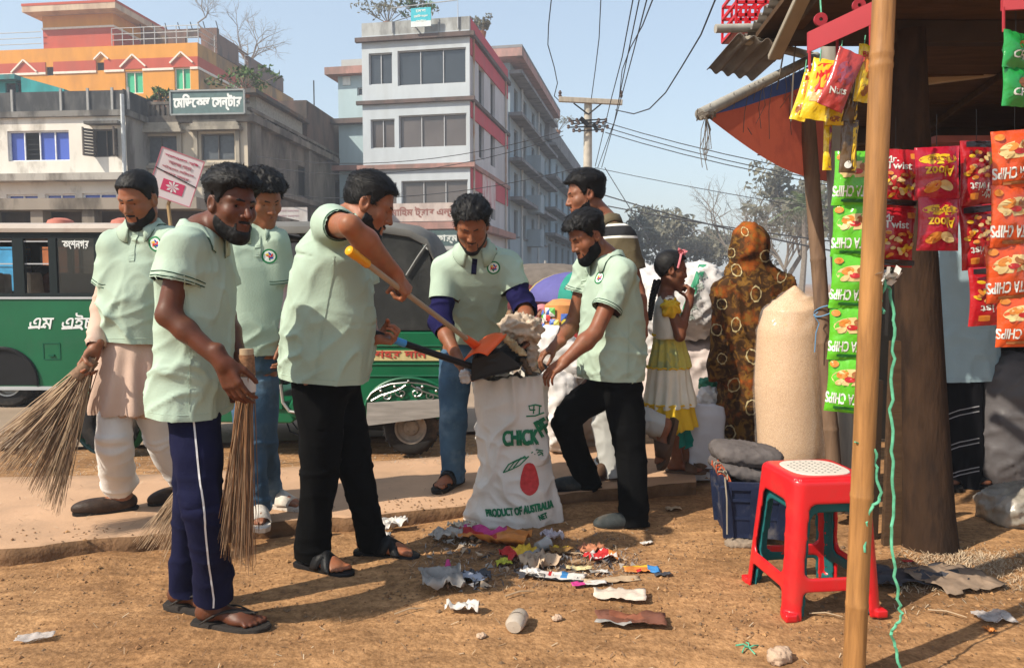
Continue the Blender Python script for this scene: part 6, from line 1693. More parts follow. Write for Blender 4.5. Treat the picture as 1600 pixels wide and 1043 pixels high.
def bamboo(name,pts,r,m,parent,org,every=.26,node=1.05,seed=1,taper=.85,at=None):
 a,b = Vector(pts[0]),Vector(pts[-1]);L = (b - a).length;rng = random.Random(seed);P3,R3 = [],[];s = 0;nodes = []
 x = rng.uniform(.1,every)
 if at: nodes = at;x = L
 while x < L: nodes.append(x);x += every * rng.uniform(.85,1.15)
 ts = sorted({0,L,*[n + q for n in nodes for q in (-.012,-.004,0,.004,.012) if 0 < n + q < L],*np.linspace(0,L,14)})
 for t in ts:
  nd = min([abs(t - n) for n in nodes] or [1]);p = a.lerp(b,t / L)
  if len(pts) > 2:
   c = Vector(pts[1]);u = t / L;p = a * (1 - u) ** 2 + c * 2 * u * (1 - u) + b * u * u
  P3.append(p - Vector(org));R3.append(r * (1 - (1 - taper) * t / L) * (node if nd < .006 else 1.0))
 return MB().tube(P3,R3,14).build(name,m,parent,True)
ST = thing('tea_stall','open bamboo and tin roofed stall hung with snack packets on the right','stall',(1.95,3.6,0));SO = ST.location
L3 = lambda v: Vector(v) - SO
bamboo('front_pole',[P(1384,-60,2.3),P(1333,1075,2.38)],.0325,BAM,ST,SO,.34,seed=3,taper=1.05,at=[.265,.30,1.62,1.98])
bamboo('side_pole',[P(1262,188,3.95),P(1308,800,3.9)],.038,BAM_D,ST,SO,.4,seed=5,taper=1.0)
bamboo('side_pole',[P(1296,60,4.05),P(1330,800,4.0)],.045,BAM_G,ST,SO,.5,1.03,seed=6,taper=1.0)
g = MB();tp = [(P(1418,50,3.6),.075),(P(1424,250,3.6),.085),(P(1433,450,3.6),.098),(P(1442,650,3.58),.108),(P(1449,800,3.56),.118),(P(1452,862,3.55),.13)]
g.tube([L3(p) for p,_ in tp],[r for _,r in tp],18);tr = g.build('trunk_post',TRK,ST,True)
MB().prism([(0,0),(.11,0),(.115,1.0),(.005,1.0)],0,.03,'y').build('leaning_plank',PLK,ST,loc=L3(G(1381,855)))
MB().prism([(0,0),(.05,0),(.05,.8),(.005,.8)],.04,.07,'y').build('leaning_plank',mat('dark_plank',(.04,.024,.015),var=.2),ST,loc=L3(G(1362,850)))
# roof: planks under tin, beams, dark back and counter
def roof_z(d): return 2.66 - (d - 1.9) * .105
rng = random.Random(4)
for k in range(9):
 y0 = 1.95 + k * .46;x0 = (1.24 if y0 < 3.7 else 2.1) + rng.uniform(-.07,.05)
 MB().add([(x0,y0,roof_z(y0)),(4.6,y0,roof_z(y0)),(4.6,y0 + .445,roof_z(y0 + .445)),(x0,y0 + .445,roof_z(y0 + .445)),(x0,y0,roof_z(y0) + .025),(4.6,y0,roof_z(y0) + .025),(4.6,y0 + .445,roof_z(y0 + .445) + .025),(x0,y0 + .445,roof_z(y0 + .445) + .025)],[(0,1,2,3),(7,6,5,4),(0,4,5,1),(1,5,6,2),(2,6,7,3),(3,7,4,0)]).build('roof_board',PLK,ST,off=SO)
def tin_sheet(x0,x1,y0,y1,dz,name='tin_sheet',m=TIN,tilt=0.0,n=40):
 V,F = [],[]
 for i in range(n + 1):
  t = i / n;y = y0 + (y1 - y0) * t
  for x in (x0,x1): V.append(Vector((x,y,roof_z(y) + dz + .014 * math.sin(t * (y1 - y0) / .076 * 2 * math.pi) + tilt * (x - x1))) - SO)
 for i in range(n): F.append((2 * i,2 * i + 1,2 * i + 3,2 * i + 2))
 o = pyd(name,V,F,m,ST,True);md = o.modifiers.new('t','SOLIDIFY');md.thickness = .003
tin_sheet(1.17,4.6,1.9,3.95,.06,n=140)
tin_sheet(1.95,4.6,3.9,6.1,.075,n=140)
a,b = P(1142,66,3.75),P(1222,92,3.75)
V,F = [],[]
for i in range(31):
 t = i / 30
 for yy in (0,.55): V.append(L3(a.lerp(P(1225,82,3.75),t)) + Vector((0,yy - .1,.012 * math.sin(t * 25) - yy * .02)))
for i in range(30): F.append((2 * i,2 * i + 1,2 * i + 3,2 * i + 2))
o = pyd('tin_sheet',V,F,TIN,ST,True);o.modifiers.new('t','SOLIDIFY').thickness = .004
bamboo('roof_bamboo',[P(1118,45,3.8),P(1330,40,3.9)],.021,BAM_G,ST,SO,.5,seed=9)
def beam(p,q,w,h,m=PLK,name='beam'): return MB().bar(L3(p),L3(q),w,h).build(name,m,ST,bevel=.004)
beam(Vector((1.25,3.6,roof_z(3.6) - .05)),Vector((4.6,3.6,roof_z(3.6) - .05)),.07,.1,mat('dark_plank',(.04,.024,.015)))
beam(Vector((2.1,5.2,roof_z(5.2) - .05)),Vector((4.6,5.2,roof_z(5.2) - .05)),.07,.1,mat('dark_plank',(.04,.024,.015)))
for x in (1.32,2.4,3.4): beam(Vector((x,1.95,roof_z(1.95) - .025)),Vector((x + (.5 if x > 2 else 0),6.0 if x > 2 else 3.95,roof_z(6 if x > 2 else 3.95) - .025)),.05,.045,PLK,'rafter')
beam(P(1210,90,3.55),P(1262,-20,3.1),.06,.03,mat('grey_lath',(.30,.26,.2)),'edge_lath');beam(P(1165,62,3.7),P(1300,96,4.2),.05,.03,mat('grey_lath',(.30,.26,.2)),'edge_lath')
beam(P(1436,127,4.3),P(1600,106,4.25),.04,.05,mat('pale_lath',(.40,.33,.25)),'cross_bar')
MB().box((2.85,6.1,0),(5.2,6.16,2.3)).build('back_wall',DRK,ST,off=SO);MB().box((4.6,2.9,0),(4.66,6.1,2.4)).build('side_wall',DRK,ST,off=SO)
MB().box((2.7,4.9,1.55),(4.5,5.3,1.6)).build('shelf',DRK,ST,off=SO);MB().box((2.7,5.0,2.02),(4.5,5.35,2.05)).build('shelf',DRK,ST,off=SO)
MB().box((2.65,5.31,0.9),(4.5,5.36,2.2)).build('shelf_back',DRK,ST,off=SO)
p0 = P(1448,222,4.6);MB().box((p0.x,4.5,p0.z - .02),(p0.x + 1.5,4.8,p0.z + .02)).build('counter_top',mat('faded_pink_board',(.30,.10,.09),var=.2),ST,off=SO)
for i,(x,y,w,h,c) in enumerate(((1452,55,44,18,(.26,.25,.24)),(1455,74,34,16,(.18,.17,.16)),(1458,88,26,12,(.36,.35,.33)))):
 q,r = P(x,y,4.6),P(x + w,y + h,4.6);e = thing('carton',('upper','middle','lower')[i] + ' grey carton on the dim shelf under the stall roof','carton',(q.x,4.6,r.z));MB().box((0,0,0),(r.x - q.x,.25,q.z - r.z)).build('carton_box',mat('carton%d' % i,c,var=.1),e,bevel=.004);MB().box((-.003,-.003,(q.z - r.z) * .42),(r.x - q.x + .003,.1,(q.z - r.z) * .55)).build('tape',mat('carton_tape',(.3,.28,.22)),e)
# ties
def ring_tie(px,py,d,r,m,parent=ST,turns=2,name='tie'):
 c = P(px,py,d);b = MB()
 b.tube([L3(c) + Vector((math.cos(t) * r,math.sin(t) * r,.02 * math.sin(t * 1.3) + t * .0025)) for t in np.linspace(0,2 * math.pi * turns,40)],.004,5);b.build(name,m,parent,True)
BLT = mat('blue_cord',(.12,.25,.4),var=.1);GRT = mat('green_twine',(.10,.36,.22),rough=.5,var=.25,scale=60)
ring_tie(1290,491,3.92,.055,BLT,turns=2)
MB().tube([L3(P(x,y,3.85)) for x,y in ((1278,487),(1272,493),(1280,505),(1275,520),(1273,550))],.003,5).build('cord_end',BLT,ST)
# tarpaulin
def glow(m,k):
 """let thin sheeting pass some daylight"""
 N,L = m.node_tree.nodes,m.node_tree.links;b = N['Principled BSDF'];t = N.new('ShaderNodeBsdfTranslucent');x = N.new('ShaderNodeMixShader');x.inputs[0].default_value = k;o = N['Material Output']
 L.new(b.inputs['Base Color'].links[0].from_socket,t.inputs[0]);L.new(b.outputs[0],x.inputs[1]);L.new(t.outputs[0],x.inputs[2]);L.new(x.outputs[0],o.inputs[0])
for m_ in (PU,TQ,YW,TAN,LEAF_D): glow(m_,.4)
def tarp():
 A,B,C = P(1100,179,3.3),P(1268,98,4.0),P(1345,283,4.5);e = thing('tarpaulin','faded red tarpaulin awning with blue hem stretched from a bamboo pole','tarpaulin',tuple(P(1250,180,3.95)))
 o = e.location;V,F,MI = [],[],[];n,m = 26,18
 for i in range(n + 1):
  t = i / n;top = A.lerp(B,t) + Vector((0,0,-.012));bot = A.lerp(C,t) + Vector((0,0,-.10 * math.sin(math.pi * t) * 1.0))
  for j in range(m + 1):
   u = j / m;p = top.lerp(bot,u) + Vector((0,0,-.02 * math.sin(math.pi * u) * t + .012 * math.sin(u * 9 + t * 14) * u * (1 - u) * 4 * t))
   V.append(p - o)
 for i in range(n):
  for j in range(m): F.append((i * (m + 1) + j,(i + 1) * (m + 1) + j,(i + 1) * (m + 1) + j + 1,i * (m + 1) + j + 1));MI.append(1 if j < 2 else 0)
 RT = mat('red_tarp',(.52,.11,.06),rough=.6,var=.14,scale=3,bump=.3,bscale=14,bdist=.015,col2=(.28,.055,.04),c2lo=.5,c2hi=.7,c2scale=3);BT = mat('blue_tarp',(.07,.11,.28),rough=.6,var=.2,scale=5);glow(RT,.55);glow(BT,.3)
 ob = pyd('sheet',V,F,[RT,BT],e,True,mi=MI);bamboo('bamboo_pole',[P(1094,179,3.28),P(1275,88,4.02)],.026,BAM_G,e,o,.3,seed=12)
 r = random.Random(2);b = MB()
 for k in range(16):
  t = r.uniform(0,.95);p = A.lerp(B,t);L = r.uniform(.04,.2) * (2 if k < 5 else 1);q = p + Vector((r.gauss(0,.02),-.03,-L));b.tube([p - o + Vector((0,-.03,.03)),p.lerp(q,.5) - o + Vector((r.gauss(0,.02),0,0)),q - o],.0018,4)
 for k in range(9):
  p = P(1103,180,3.27) - o;b.tube([p,p + Vector((r.gauss(0,.015),0,-.06)),p + Vector((r.gauss(0,.02),0,-.14)),p + Vector((r.gauss(0,.015),0,-r.uniform(.14,.24)))],.0017,4)
  b.tube([p + Vector((math.cos(t) * .04,math.sin(t) * .04 - .005,.01 * r.gauss(0,1))) for t in np.linspace(0,6,10)],.002,4)
 tag(b.build('frayed_string',mat('frayed_grey',(.14,.12,.1)),e),kind='stuff')
 for x0,x1,z in ((1232,1214,140),(1246,1236,190)):
  MB().tube([P(x0,45,3.7) - o,P((x0 + x1) / 2,90,3.72) - o,P(x1,z,3.7) - o],.004,5).build('hanging_cord',mat('frayed_grey',(.14,.12,.1)),e)
tarp()
# red plastic crate on the roof
q = P(1150,42,4.05);e = thing('red_crate','red plastic lattice crate lying on the tin roof','crate',(q.x,4.05,q.z));RC = mat('red_plastic',(.52,.012,.018),rough=.35,var=.08,scale=5)
w,h,dp = .2,.19,.26
for y in (0,dp):
 g = MB()
 for k in range(5): g.bar((w * k / 4,y,0),(w * k / 4,y,h),.012,.012)
 for z in (0,.06,.125,h): g.bar((0,y,z),(w,y,z),.012,.016)
 for k in range(4): g.bar((w * k / 4,y,.06),(w * (k + 1) / 4,y,.125),.006,.01)
 g.build('lattice_side',RC,e)
for x in (0,w):
 g = MB()
 for z in (0,.06,.125,h): g.bar((x,0,z),(x,dp,z),.012,.016)
 g.build('lattice_side',RC,e)
MB().box((0,0,-.008),(w,dp,0)).build('base',RC,e)
# ------------------------------------------------------------------ snack packets
def pack_mesh(w,h,t=.022,seed=1,nx=10,nz=12):
 """pillow packet with crimped ends, front towards -y"""
 rng = np.random.default_rng(seed);V,F = [],[]
 for side in (-1,1):
  for j in range(nz + 1):
   v = j / nz;cr = v < .07 or v > .93
   for i in range(nx + 1):
    u = i / nx;bul = 0 if cr else (math.sin(math.pi * u) ** .55) * (math.sin(math.pi * (v - .05) / .9) ** .5)
    x = (u - .5) * w * (1 - .07 * (math.sin(math.pi * v) ** 1)) ;z = (v - .5) * h
    V.append([x,side * (t * bul + .0015),z])
 V = np.array(V);nrm_ = vnoise(V * np.array([60,1,45]) + seed * 3.7,seed);V[:,1] += (nrm_ + .8 * vnoise(V * np.array([130,1,90]) + seed,seed + 2)) * .0055 * (np.abs(V[:,1]) > .004) + (np.abs(V[:,1]) < .003) * .003 * np.sin(V[:,0] * 160)
 V[:,1] *= 1;k = (nx + 1) * (nz + 1)
 for s in (0,1):
  for j in range(nz):
   for i in range(nx):
    a = s * k + j * (nx + 1) + i;f = (a,a + 1,a + nx + 2,a + nx + 1);F.append(f if s == 0 else f[::-1])
 for j in range(nz): 
  for i in (0,nx): F.append((j * (nx + 1) + i,(j + 1) * (nx + 1) + i,k + (j + 1) * (nx + 1) + i,k + j * (nx + 1) + i))
 return V,F
FOIL = {}
def foil(n,c,**k):
 if n not in FOIL: FOIL[n] = mat('foil_' + n,c,rough=.22,var=.08,scale=12,spec=.5,coat=.2,bump=.6,bscale=34,bdist=.008,**k)
 return FOIL[n]
PRINT = lambda n,c,**k: mat('print_' + n,c,rough=.3,spec=.5,**({'var': .08} | k))
def packet(parent,M4,w,h,base,prints,seed,t=.022,name='snack_packet'):
 V,F = pack_mesh(w,h,t,seed);o = pyd(name,[M4 @ Vector(v) for v in V],F,base,parent,True)
 bv = BVHTree.FromPolygons([tuple(v) for v in V],F)
 def drop(pts,gap):
  out = []
  for x,z,*zz in pts:
   hh = bv.ray_cast(Vector((x,-.2,z)),Vector((0,1,0)),.4);y = hh[0].y if hh[0] is not None else 0
   out.append(M4 @ Vector((x,y - gap - (zz[0] if zz else 0),z)))
  return out
 groups = {}
 for k,pr in enumerate(prints):
  gap = .0008 + .0006 * k
  if pr[0] == 'text':
   _,s,cx,cz,tw,th,rot,m = pr;tv,tf = text_mesh(s,tw * w,th * h,0.0,.05);c,q = math.cos(rot),math.sin(rot)
   V2 = drop([(cx * w + x * c - y * q,cz * h + x * q + y * c,z * .4) for x,y,z in tv],gap);pyd('printed_name',V2,tf,m,o)
  else:
   _,cx,cz,rx,rz,rot,m = pr;pts,n = [],18;c,q = math.cos(rot),math.sin(rot);pts.append((cx * w,cz * h));fs = []
   for rr in (.5,1):
    for i in range(n):
     a = 2 * math.pi * i / n
     if pr[0] == 'ell': x,y = math.cos(a),math.sin(a)
     else: mx = max(abs(math.cos(a)),abs(math.sin(a)));x,y = math.cos(a) / mx,math.sin(a) / mx
     x,y = x * rx * w * rr,y * rz * h * rr;pts.append((cx * w + x * c - y * q,cz * h + x * q + y * c))
   for i in range(n): fs.append((0,1 + i,1 + (i + 1) % n));fs.append((1 + i,1 + n + i,1 + n + (i + 1) % n,1 + (i + 1) % n))
   groups.setdefault(m.name,[m,[],[]]);G2 = groups[m.name];off_ = len(G2[1]);G2[1] += drop(pts,gap);G2[2] += [tuple(i + off_ for i in f) for f in fs]
 for m,vv,ff in groups.values(): tag(pyd('printed_shape',vv,ff,m,o),kind='stuff')
 return o
W_,CRM,ORG_,RED_,BRN,YEL,BLK_,DGR = PRINT('white',(.66,.68,.64)),PRINT('cream',(.62,.45,.20)),PRINT('orange',(.58,.20,.03)),PRINT('red',(.42,.02,.02)),PRINT('brown',(.28,.10,.03)),PRINT('yellow',(.66,.42,.02)),PRINT('black',(.02,.015,.018)),PRINT('dark_green',(.01,.12,.02))
def pasta_prints(ringm): return [('text','PASTA CHIPS',.0,-.24,.98,.2,math.pi * 0 + math.pi,W_),('ell',.02,.16,.42,.15,.1,CRM),('ell',-.16,.2,.14,.07,.3,ORG_),('ell',.18,.2,.15,.075,-.3,BRN),('ell',.0,.12,.12,.05,0,RED_),('ell',-.22,.06,.1,.05,.5,CRM),('ell',.24,.07,.11,.05,-.4,CRM),('ell',-.36,.38,.1,.06,0,ORG_),('rect',.0,-.41,.3,.03,0,ringm)]
def twist_prints(rot=0):
 f = -1 if rot else 1;rr = math.pi if rot else 0
 pr = [('text','Mr.',-.18 * f,.33 * f,.3,.1,rr,W_),('text','Twist',.0,.21 * f,.62,.13,rr,W_)];rng = random.Random(3)
 for k in range(34): pr.append(('ell',rng.uniform(-.38,.38),(rng.uniform(-.33,.08)) * f,.07,.028,rng.uniform(-1,1),(CRM,ORG_,YEL)[k % 3]))
 return pr + [('rect',0,-.43 * f,.48,.05,0,BLK_),('rect',.3 * f,.36 * f,.1,.05,0,ORG_)]
ALO = [('ell',0,.26,.42,.1,0,YEL),('rect',0,.27,.33,.05,0,YEL),('text','SALTED',0,.27,.5,.07,math.pi,BRN),('text','Alooz',0,.02,.62,.2,math.pi,YEL),('ell',-.15,-.26,.2,.1,.4,ORG_),('ell',.15,-.25,.18,.09,-.4,CRM)]
def strip(label,quads,d0,base,prints,seed,tilt=0.0,dd=0.0,yaw=0.0,group=None):
 """vertical strip of packets; quads are (x centre, y top, y bottom, width) in picture points"""
 c = P(quads[0][0],quads[0][1],d0);e = thing('packet_strip',label,'packets',tuple(c),group='hanging snack strips')
 for k,(x,yt,yb,w) in enumerate(quads):
  d = d0 + dd * k;a,b = P(x,yt,d),P(x,yb,d);hh = (a - b).length * 1.04;ww = w * d / F_PX;m = (a + b) / 2 - c
  M4 = Matrix.Translation(m) @ Matrix.Rotation(yaw + .12 * math.sin(seed + k * 2.1),4,'Z') @ Matrix.Rotation(tilt + .03 * math.sin(k * 3 + seed),4,'Y')
  packet(e,M4,ww,hh,base,prints,seed + k)
 MB().tube([(0,.002,.0),(0.0,.01,.12)],.0012,5).build('hanging_string',BLK,e)
 return e
GF,RF,OF,MF = foil('green',(.10,.42,.02)),foil('crimson',(.42,.012,.02)),foil('orange_red',(.60,.075,.015)),foil('maroon',(.40,.01,.03))
strip('long strip of five bright green chip packets left of the golden bamboo pole',[(1337,238,320,66),(1335,320,400,66),(1332,400,481,66),(1329,481,561,66),(1326,561,643,66)],2.72,GF,pasta_prints(DGR),3,tilt=.04,yaw=-.25)
strip('strip of two red twist packets just right of the bamboo pole',[(1400,235,322,62),(1396,326,415,62)],2.85,RF,twist_prints(),13,tilt=.05,yaw=-.1)
strip('strip of two red and yellow potato packets in the middle',[(1464,231,310,70),(1466,310,390,70)],2.75,MF,ALO,23,tilt=-.02,yaw=.1)
strip('strip of three red twist packets hung upside down',[(1526,222,320,62),(1530,322,418,62),(1552,418,506,84)],2.8,RF,twist_prints(1),33,tilt=-.08,yaw=.15)
strip('strip of orange red chip packets at the right edge',[(1586,205,292,74),(1580,292,385,78),(1576,383,470,80),(1594,462,540,78)],2.6,OF,pasta_prints(BRN),43,tilt=-.05,yaw=.1)
strip('strip of two dark green packets hanging from the right hanger',[(1588,52,108,66),(1592,108,166,66)],2.5,foil('deep_green',(.015,.26,.05)),[('ell',.1,.1,.3,.15,0,BRN),('text','CHIPS',.05,-.15,.7,.2,0,W_),('ell',.2,.3,.12,.06,0,ORG_)],53,yaw=.45)
def hanger(label,pts,d,rods,parent_x):
 c = P(*pts[0],d);e = thing('packet_hanger',label,'hanger',tuple(c));HR = mat('hanger_red',(.34,.03,.04),rough=.45,var=.1)
 V = [P(x,y,d + (x - pts[0][0]) * -.0012) - c for x,y in pts];n = len(V);V2 = [v + Vector((0,.012,0)) for v in V]
 MB().add(V + V2,[tuple(range(n))[::-1],tuple(range(n,2 * n))] + [(i,(i + 1) % n,n + (i + 1) % n,n + i) for i in range(n)]).build('plate',HR,e)
 for (x,y0,y1) in rods: MB().tube([P(x,y0,d - .01) - c,P(x,y1,d - .01) - c],.005,6).build('rod',HR,e)
 for (x,y) in ((pts[0][0] + 20,(pts[0][1] + pts[1][1]) / 2 - 12),):
  if len(rods) > 1:
   for x,y in ((1283,30),(1343,8)): MB().lathe([(.006,0),(.022,0),(.022,.01),(.006,.01)],14,tuple(P(x,y,d) - c),'y').build('hanging_eye',HR,e,True)
 r0 = P(pts[0][0] + 22,pts[0][1],d) - c;MB().tube([r0,Vector((r0.x + .02,.15,roof_z(d + .15) - c.z))],.003,5).build('hook_string',GRT,e)
hanger('red plastic hanger plate with rods above the yellow sachets',[(1263,50),(1362,3),(1362,38),(1263,82)],2.55,[(1265,80,112),(1308,62,90),(1360,38,75)],0)
hanger('second red hanger plate at the top right corner',[(1567,-30),(1640,-35),(1640,12),(1567,16)],2.5,[(1568,12,50)],0)
def sachet(label,x,yt,yb,w,rot,base,prints,d,seed):
 c = P(x,yt,d);e = thing('hanging_sachet',label,'sachet',tuple(c),group='sachets on the red hanger');m = (P(x,yb,d) - c) / 2;hh = (P(x,yb,d) - c).length
 packet(e,Matrix.Translation(m) @ Matrix.Rotation(rot,4,'Y') @ Matrix.Rotation(.3 * math.sin(seed),4,'Z'),w * d / F_PX,hh,base,prints,seed,.014,'sachet_body');MB().tube([(0,0,-.01),(.004,.0,.03)],.002,4).build('string',GRT,e)
YF,PF = foil('yellow',(.68,.46,.015)),foil('dusky_red',(.42,.05,.045))
SP = [('ell',0,-.3,.3,.1,0,BRN),('ell',.05,.1,.25,.2,.2,ORG_),('text','Bisk',0,.32,.7,.1,.1,RED_)]
sachet('yellow sachet at the left end of the hanger',1258,108,190,24,.3,YF,SP,2.56,61);sachet('yellow and red sachet second from the left',1281,92,188,40,.22,YF,[('rect',.1,.15,.35,.28,.1,PRINT('scarlet',(.6,.02,.01))),('rect',-.1,-.12,.32,.1,0,CRM)],2.53,62)
sachet('dusky red sachet overlapping the yellow ones',1314,78,172,44,.38,PF,[('ell',.0,.1,.3,.2,.3,PRINT('plum',(.25,.06,.1))),('text','Nuts',0,-.2,.6,.12,.3,W_)],2.5,63);sachet('yellow sachet at the right end by the pole',1350,70,160,26,.08,YF,SP,2.52,64)
sachet('dark sachet with yellow edge below the red one',1330,110,190,24,.05,foil('umber',(.10,.06,.03)),[('rect',.34,0,.13,.46,0,YEL)],2.57,65);sachet('narrow dark and yellow sachet hanging lowest',1326,188,270,26,.02,foil('umber',(.10,.06,.03)),[('rect',.3,0,.18,.46,0,YEL),('ell',-.05,-.35,.2,.07,0,W_)],2.57,66)
sachet('thin yellow sachet edge beside the grey bamboo',1293,186,266,13,.0,YF,[('rect',.28,0,.16,.45,0,PRINT('plum',(.25,.06,.1)))],2.6,67);sachet('yellow sachet with dark foot in the middle of the hanger',1306,150,196,26,.1,YF,SP,2.58,68)
# green twine and plastic knot on the pole
e = thing('green_twine','green plastic twine tied to the bamboo pole and trailing to the ground','twine',tuple(P(1392,1043,2.36)))
def ribbon(pts,d,r=.0045):
 pt = [P(x,y,d) - e.location for x,y in pts];out = []
 for i in range(len(pt) - 1):
  for t in np.linspace(0,1,6)[:-1]: out.append(pt[i].lerp(pt[i + 1],t) + Vector((.004 * math.sin(i * 3 + t * 6),.005 * math.sin(i * 2 + t * 5),0)))
 MB().tube(out + [pt[-1]],r,6,flat=.5).build('strand',GRT,e,True)
ribbon([(1382,440),(1392,452),(1395,500),(1397,560),(1392,640),(1394,720),(1397,790),(1393,830),(1398,900),(1405,945),(1411,961),(1398,975),(1393,990),(1400,1015),(1407,1046)],2.34)
ribbon([(1352,414),(1365,418),(1382,440),(1376,470),(1380,490)],2.32);ribbon([(1336,690),(1352,700),(1366,702),(1370,730),(1376,778),(1362,790),(1354,815),(1351,862)],2.33)
e = thing('plastic_knot','scrap of clear plastic knotted on the bamboo pole','plastic',tuple(P(1382,430,2.33)));b = MB();rng = random.Random(8)
for k in range(26):
 p = Vector((rng.gauss(0,.02),rng.gauss(0,.01) - .01,rng.gauss(0,.012)));u = Vector((rng.gauss(0,1),rng.gauss(0,1),rng.gauss(0,1))).normalized() * .018;v = u.cross(Vector((rng.gauss(0,1),rng.gauss(0,1),1))).normalized() * .012
 b.add([p - u,p + v,p + u,p - v],[(0,1,2,3)])
b.build('scrap',mat('clear_film',(.6,.58,.55),rough=.2,alpha=.75,var=.1),e)
# ------------------------------------------------------------------ the man in the foreground (blue track pants, broom)
def man_front():
 d = 2.75;Q = lambda x,y,dd=0: A3(P(x,y,d + dd))
 SK = skin_mat('skin_deep',(.10,.037,.019))
 s = Person('bearded man in mint polo and navy track pants with white piping holding a broom',G(325,985),SK,1.0)
 neck = Q(316,362,.02);shR,shL = Q(288,388,-.15),Q(330,380,.2)
 pel = Q(303,600,.02);chest = Q(308,450,.02)
 s.trunk(pel,chest,neck,shR,shL)
 s.head(Q(362,322,.0),(.78,-.55,-.16),(.22,-.10,.97),neck,dict(scale=.98,w=.96,jaw=.95,eye=1.2,nose=1.1,beard=.0042,long=.2,seed=11,top=.03,side=.006,rough=.7,fringe=.01,tlen=.024,lift=.1,gaze=(.15,.05),cheekline=.004,brow=1.2,
  comb=lambda q: (q[0] * 4,.9,.2)))
 s.arm('R',shR,Q(263,492,-.2),Q(348,566,-.22),(.38,-.02,-.93),(.15,.95,.2),(.3,.45,.3),'relaxed',up_r=.046,fo_r=.037,spread=.05)
 s.arm('L',shL,Q(352,492,.26),Q(378,575,.1),(.3,-.2,-.9),(-.75,-.3,-.3),(.8,.9,.5),'grip')
 s.leg('R',Q(300,612,-.08),Q(318,785,-.13),Q(333,945,-.1),(.97,-.2,0),sole=A3(G(336,980)) + A3((0,0,.024)))
 s.leg('L',Q(306,612,.1),Q(298,785,.08),Q(288,925,.1),(.96,-.28,0),sole=A3(G(290,951)) + A3((0,0,.022)))
 s.finish_body()
 R = [A3((.1,-1,0)),A3((.12,-1,0))];rt = A3((.05,-1,0))
 rings = [(Q(300,642),.20,.126),(Q(302,600),.195,.125),(Q(305,540),.18,.118),(Q(308,470),.185,.115),(Q(309,420),.19,.108),(Q(313,383),.12,.085),(Q(315,366),.07,.07)]
 polo(s,rings,rt,shR,shL,neck,[(shR,Q(263,492,-.2),.52,.066,.072),(shL,Q(352,492,.26),.6,.07,.08)],MINT,seed=4)
 sleeve_trim(s,shR,Q(263,492,-.2),.52,.072,MINT_TRIM)
 collar(s,neck + A3((.004,0,.0)),(.8,-.5,0),(.25,-.05,.96),MINT,MINT_TRIM,r=.068)
 strip_on(s,'side_seam',[(287,430),(293,480),(296,540),(296,600),(294,640)],.004,MINT)
 T = [[(Q(301,620,-.065),.086,.086),(Q(308,700,-.1),.078,.08),(Q(318,785,-.13),.069,.07),(Q(328,870,-.12),.064,.065),(Q(333,945,-.1),.066,.07)],
  [(Q(304,620,.075),.088,.088),(Q(303,700,.09),.076,.078),(Q(298,785,.08),.066,.068),(Q(293,860,.09),.06,.062),(Q(288,925,.1),.06,.064)]]
 trousers(s,pel,(.05,-1,0),T,NAVY,top=.1,seed=9,name='track_pants',drop=.0)
 V = [o for o in s.e.children if o.name.startswith('track_pants')][0]
 me = V.data;vv = np.array([v.co for v in me.vertices]) + s.root;qq = [tuple(p.vertices) for p in me.polygons]
 bv = BVHTree.FromPolygons([tuple(v) for v in vv],qq)
 strip_on(s,'white_piping',[(302,650),(306,690),(311,740),(318,790),(322,840),(326,880),(330,905),(334,935),(333,962)],.006,mat('piping_white',(.6,.6,.62),var=.05),surf=bv)
 for sd in 'RL': sandal(s,sd,'thong',mat('sandal_grey_rubber',(.03,.025,.022),rough=.7,var=.2,scale=25,bump=.2,bscale=150))
 return s
man_front()
KERB_Z = .08
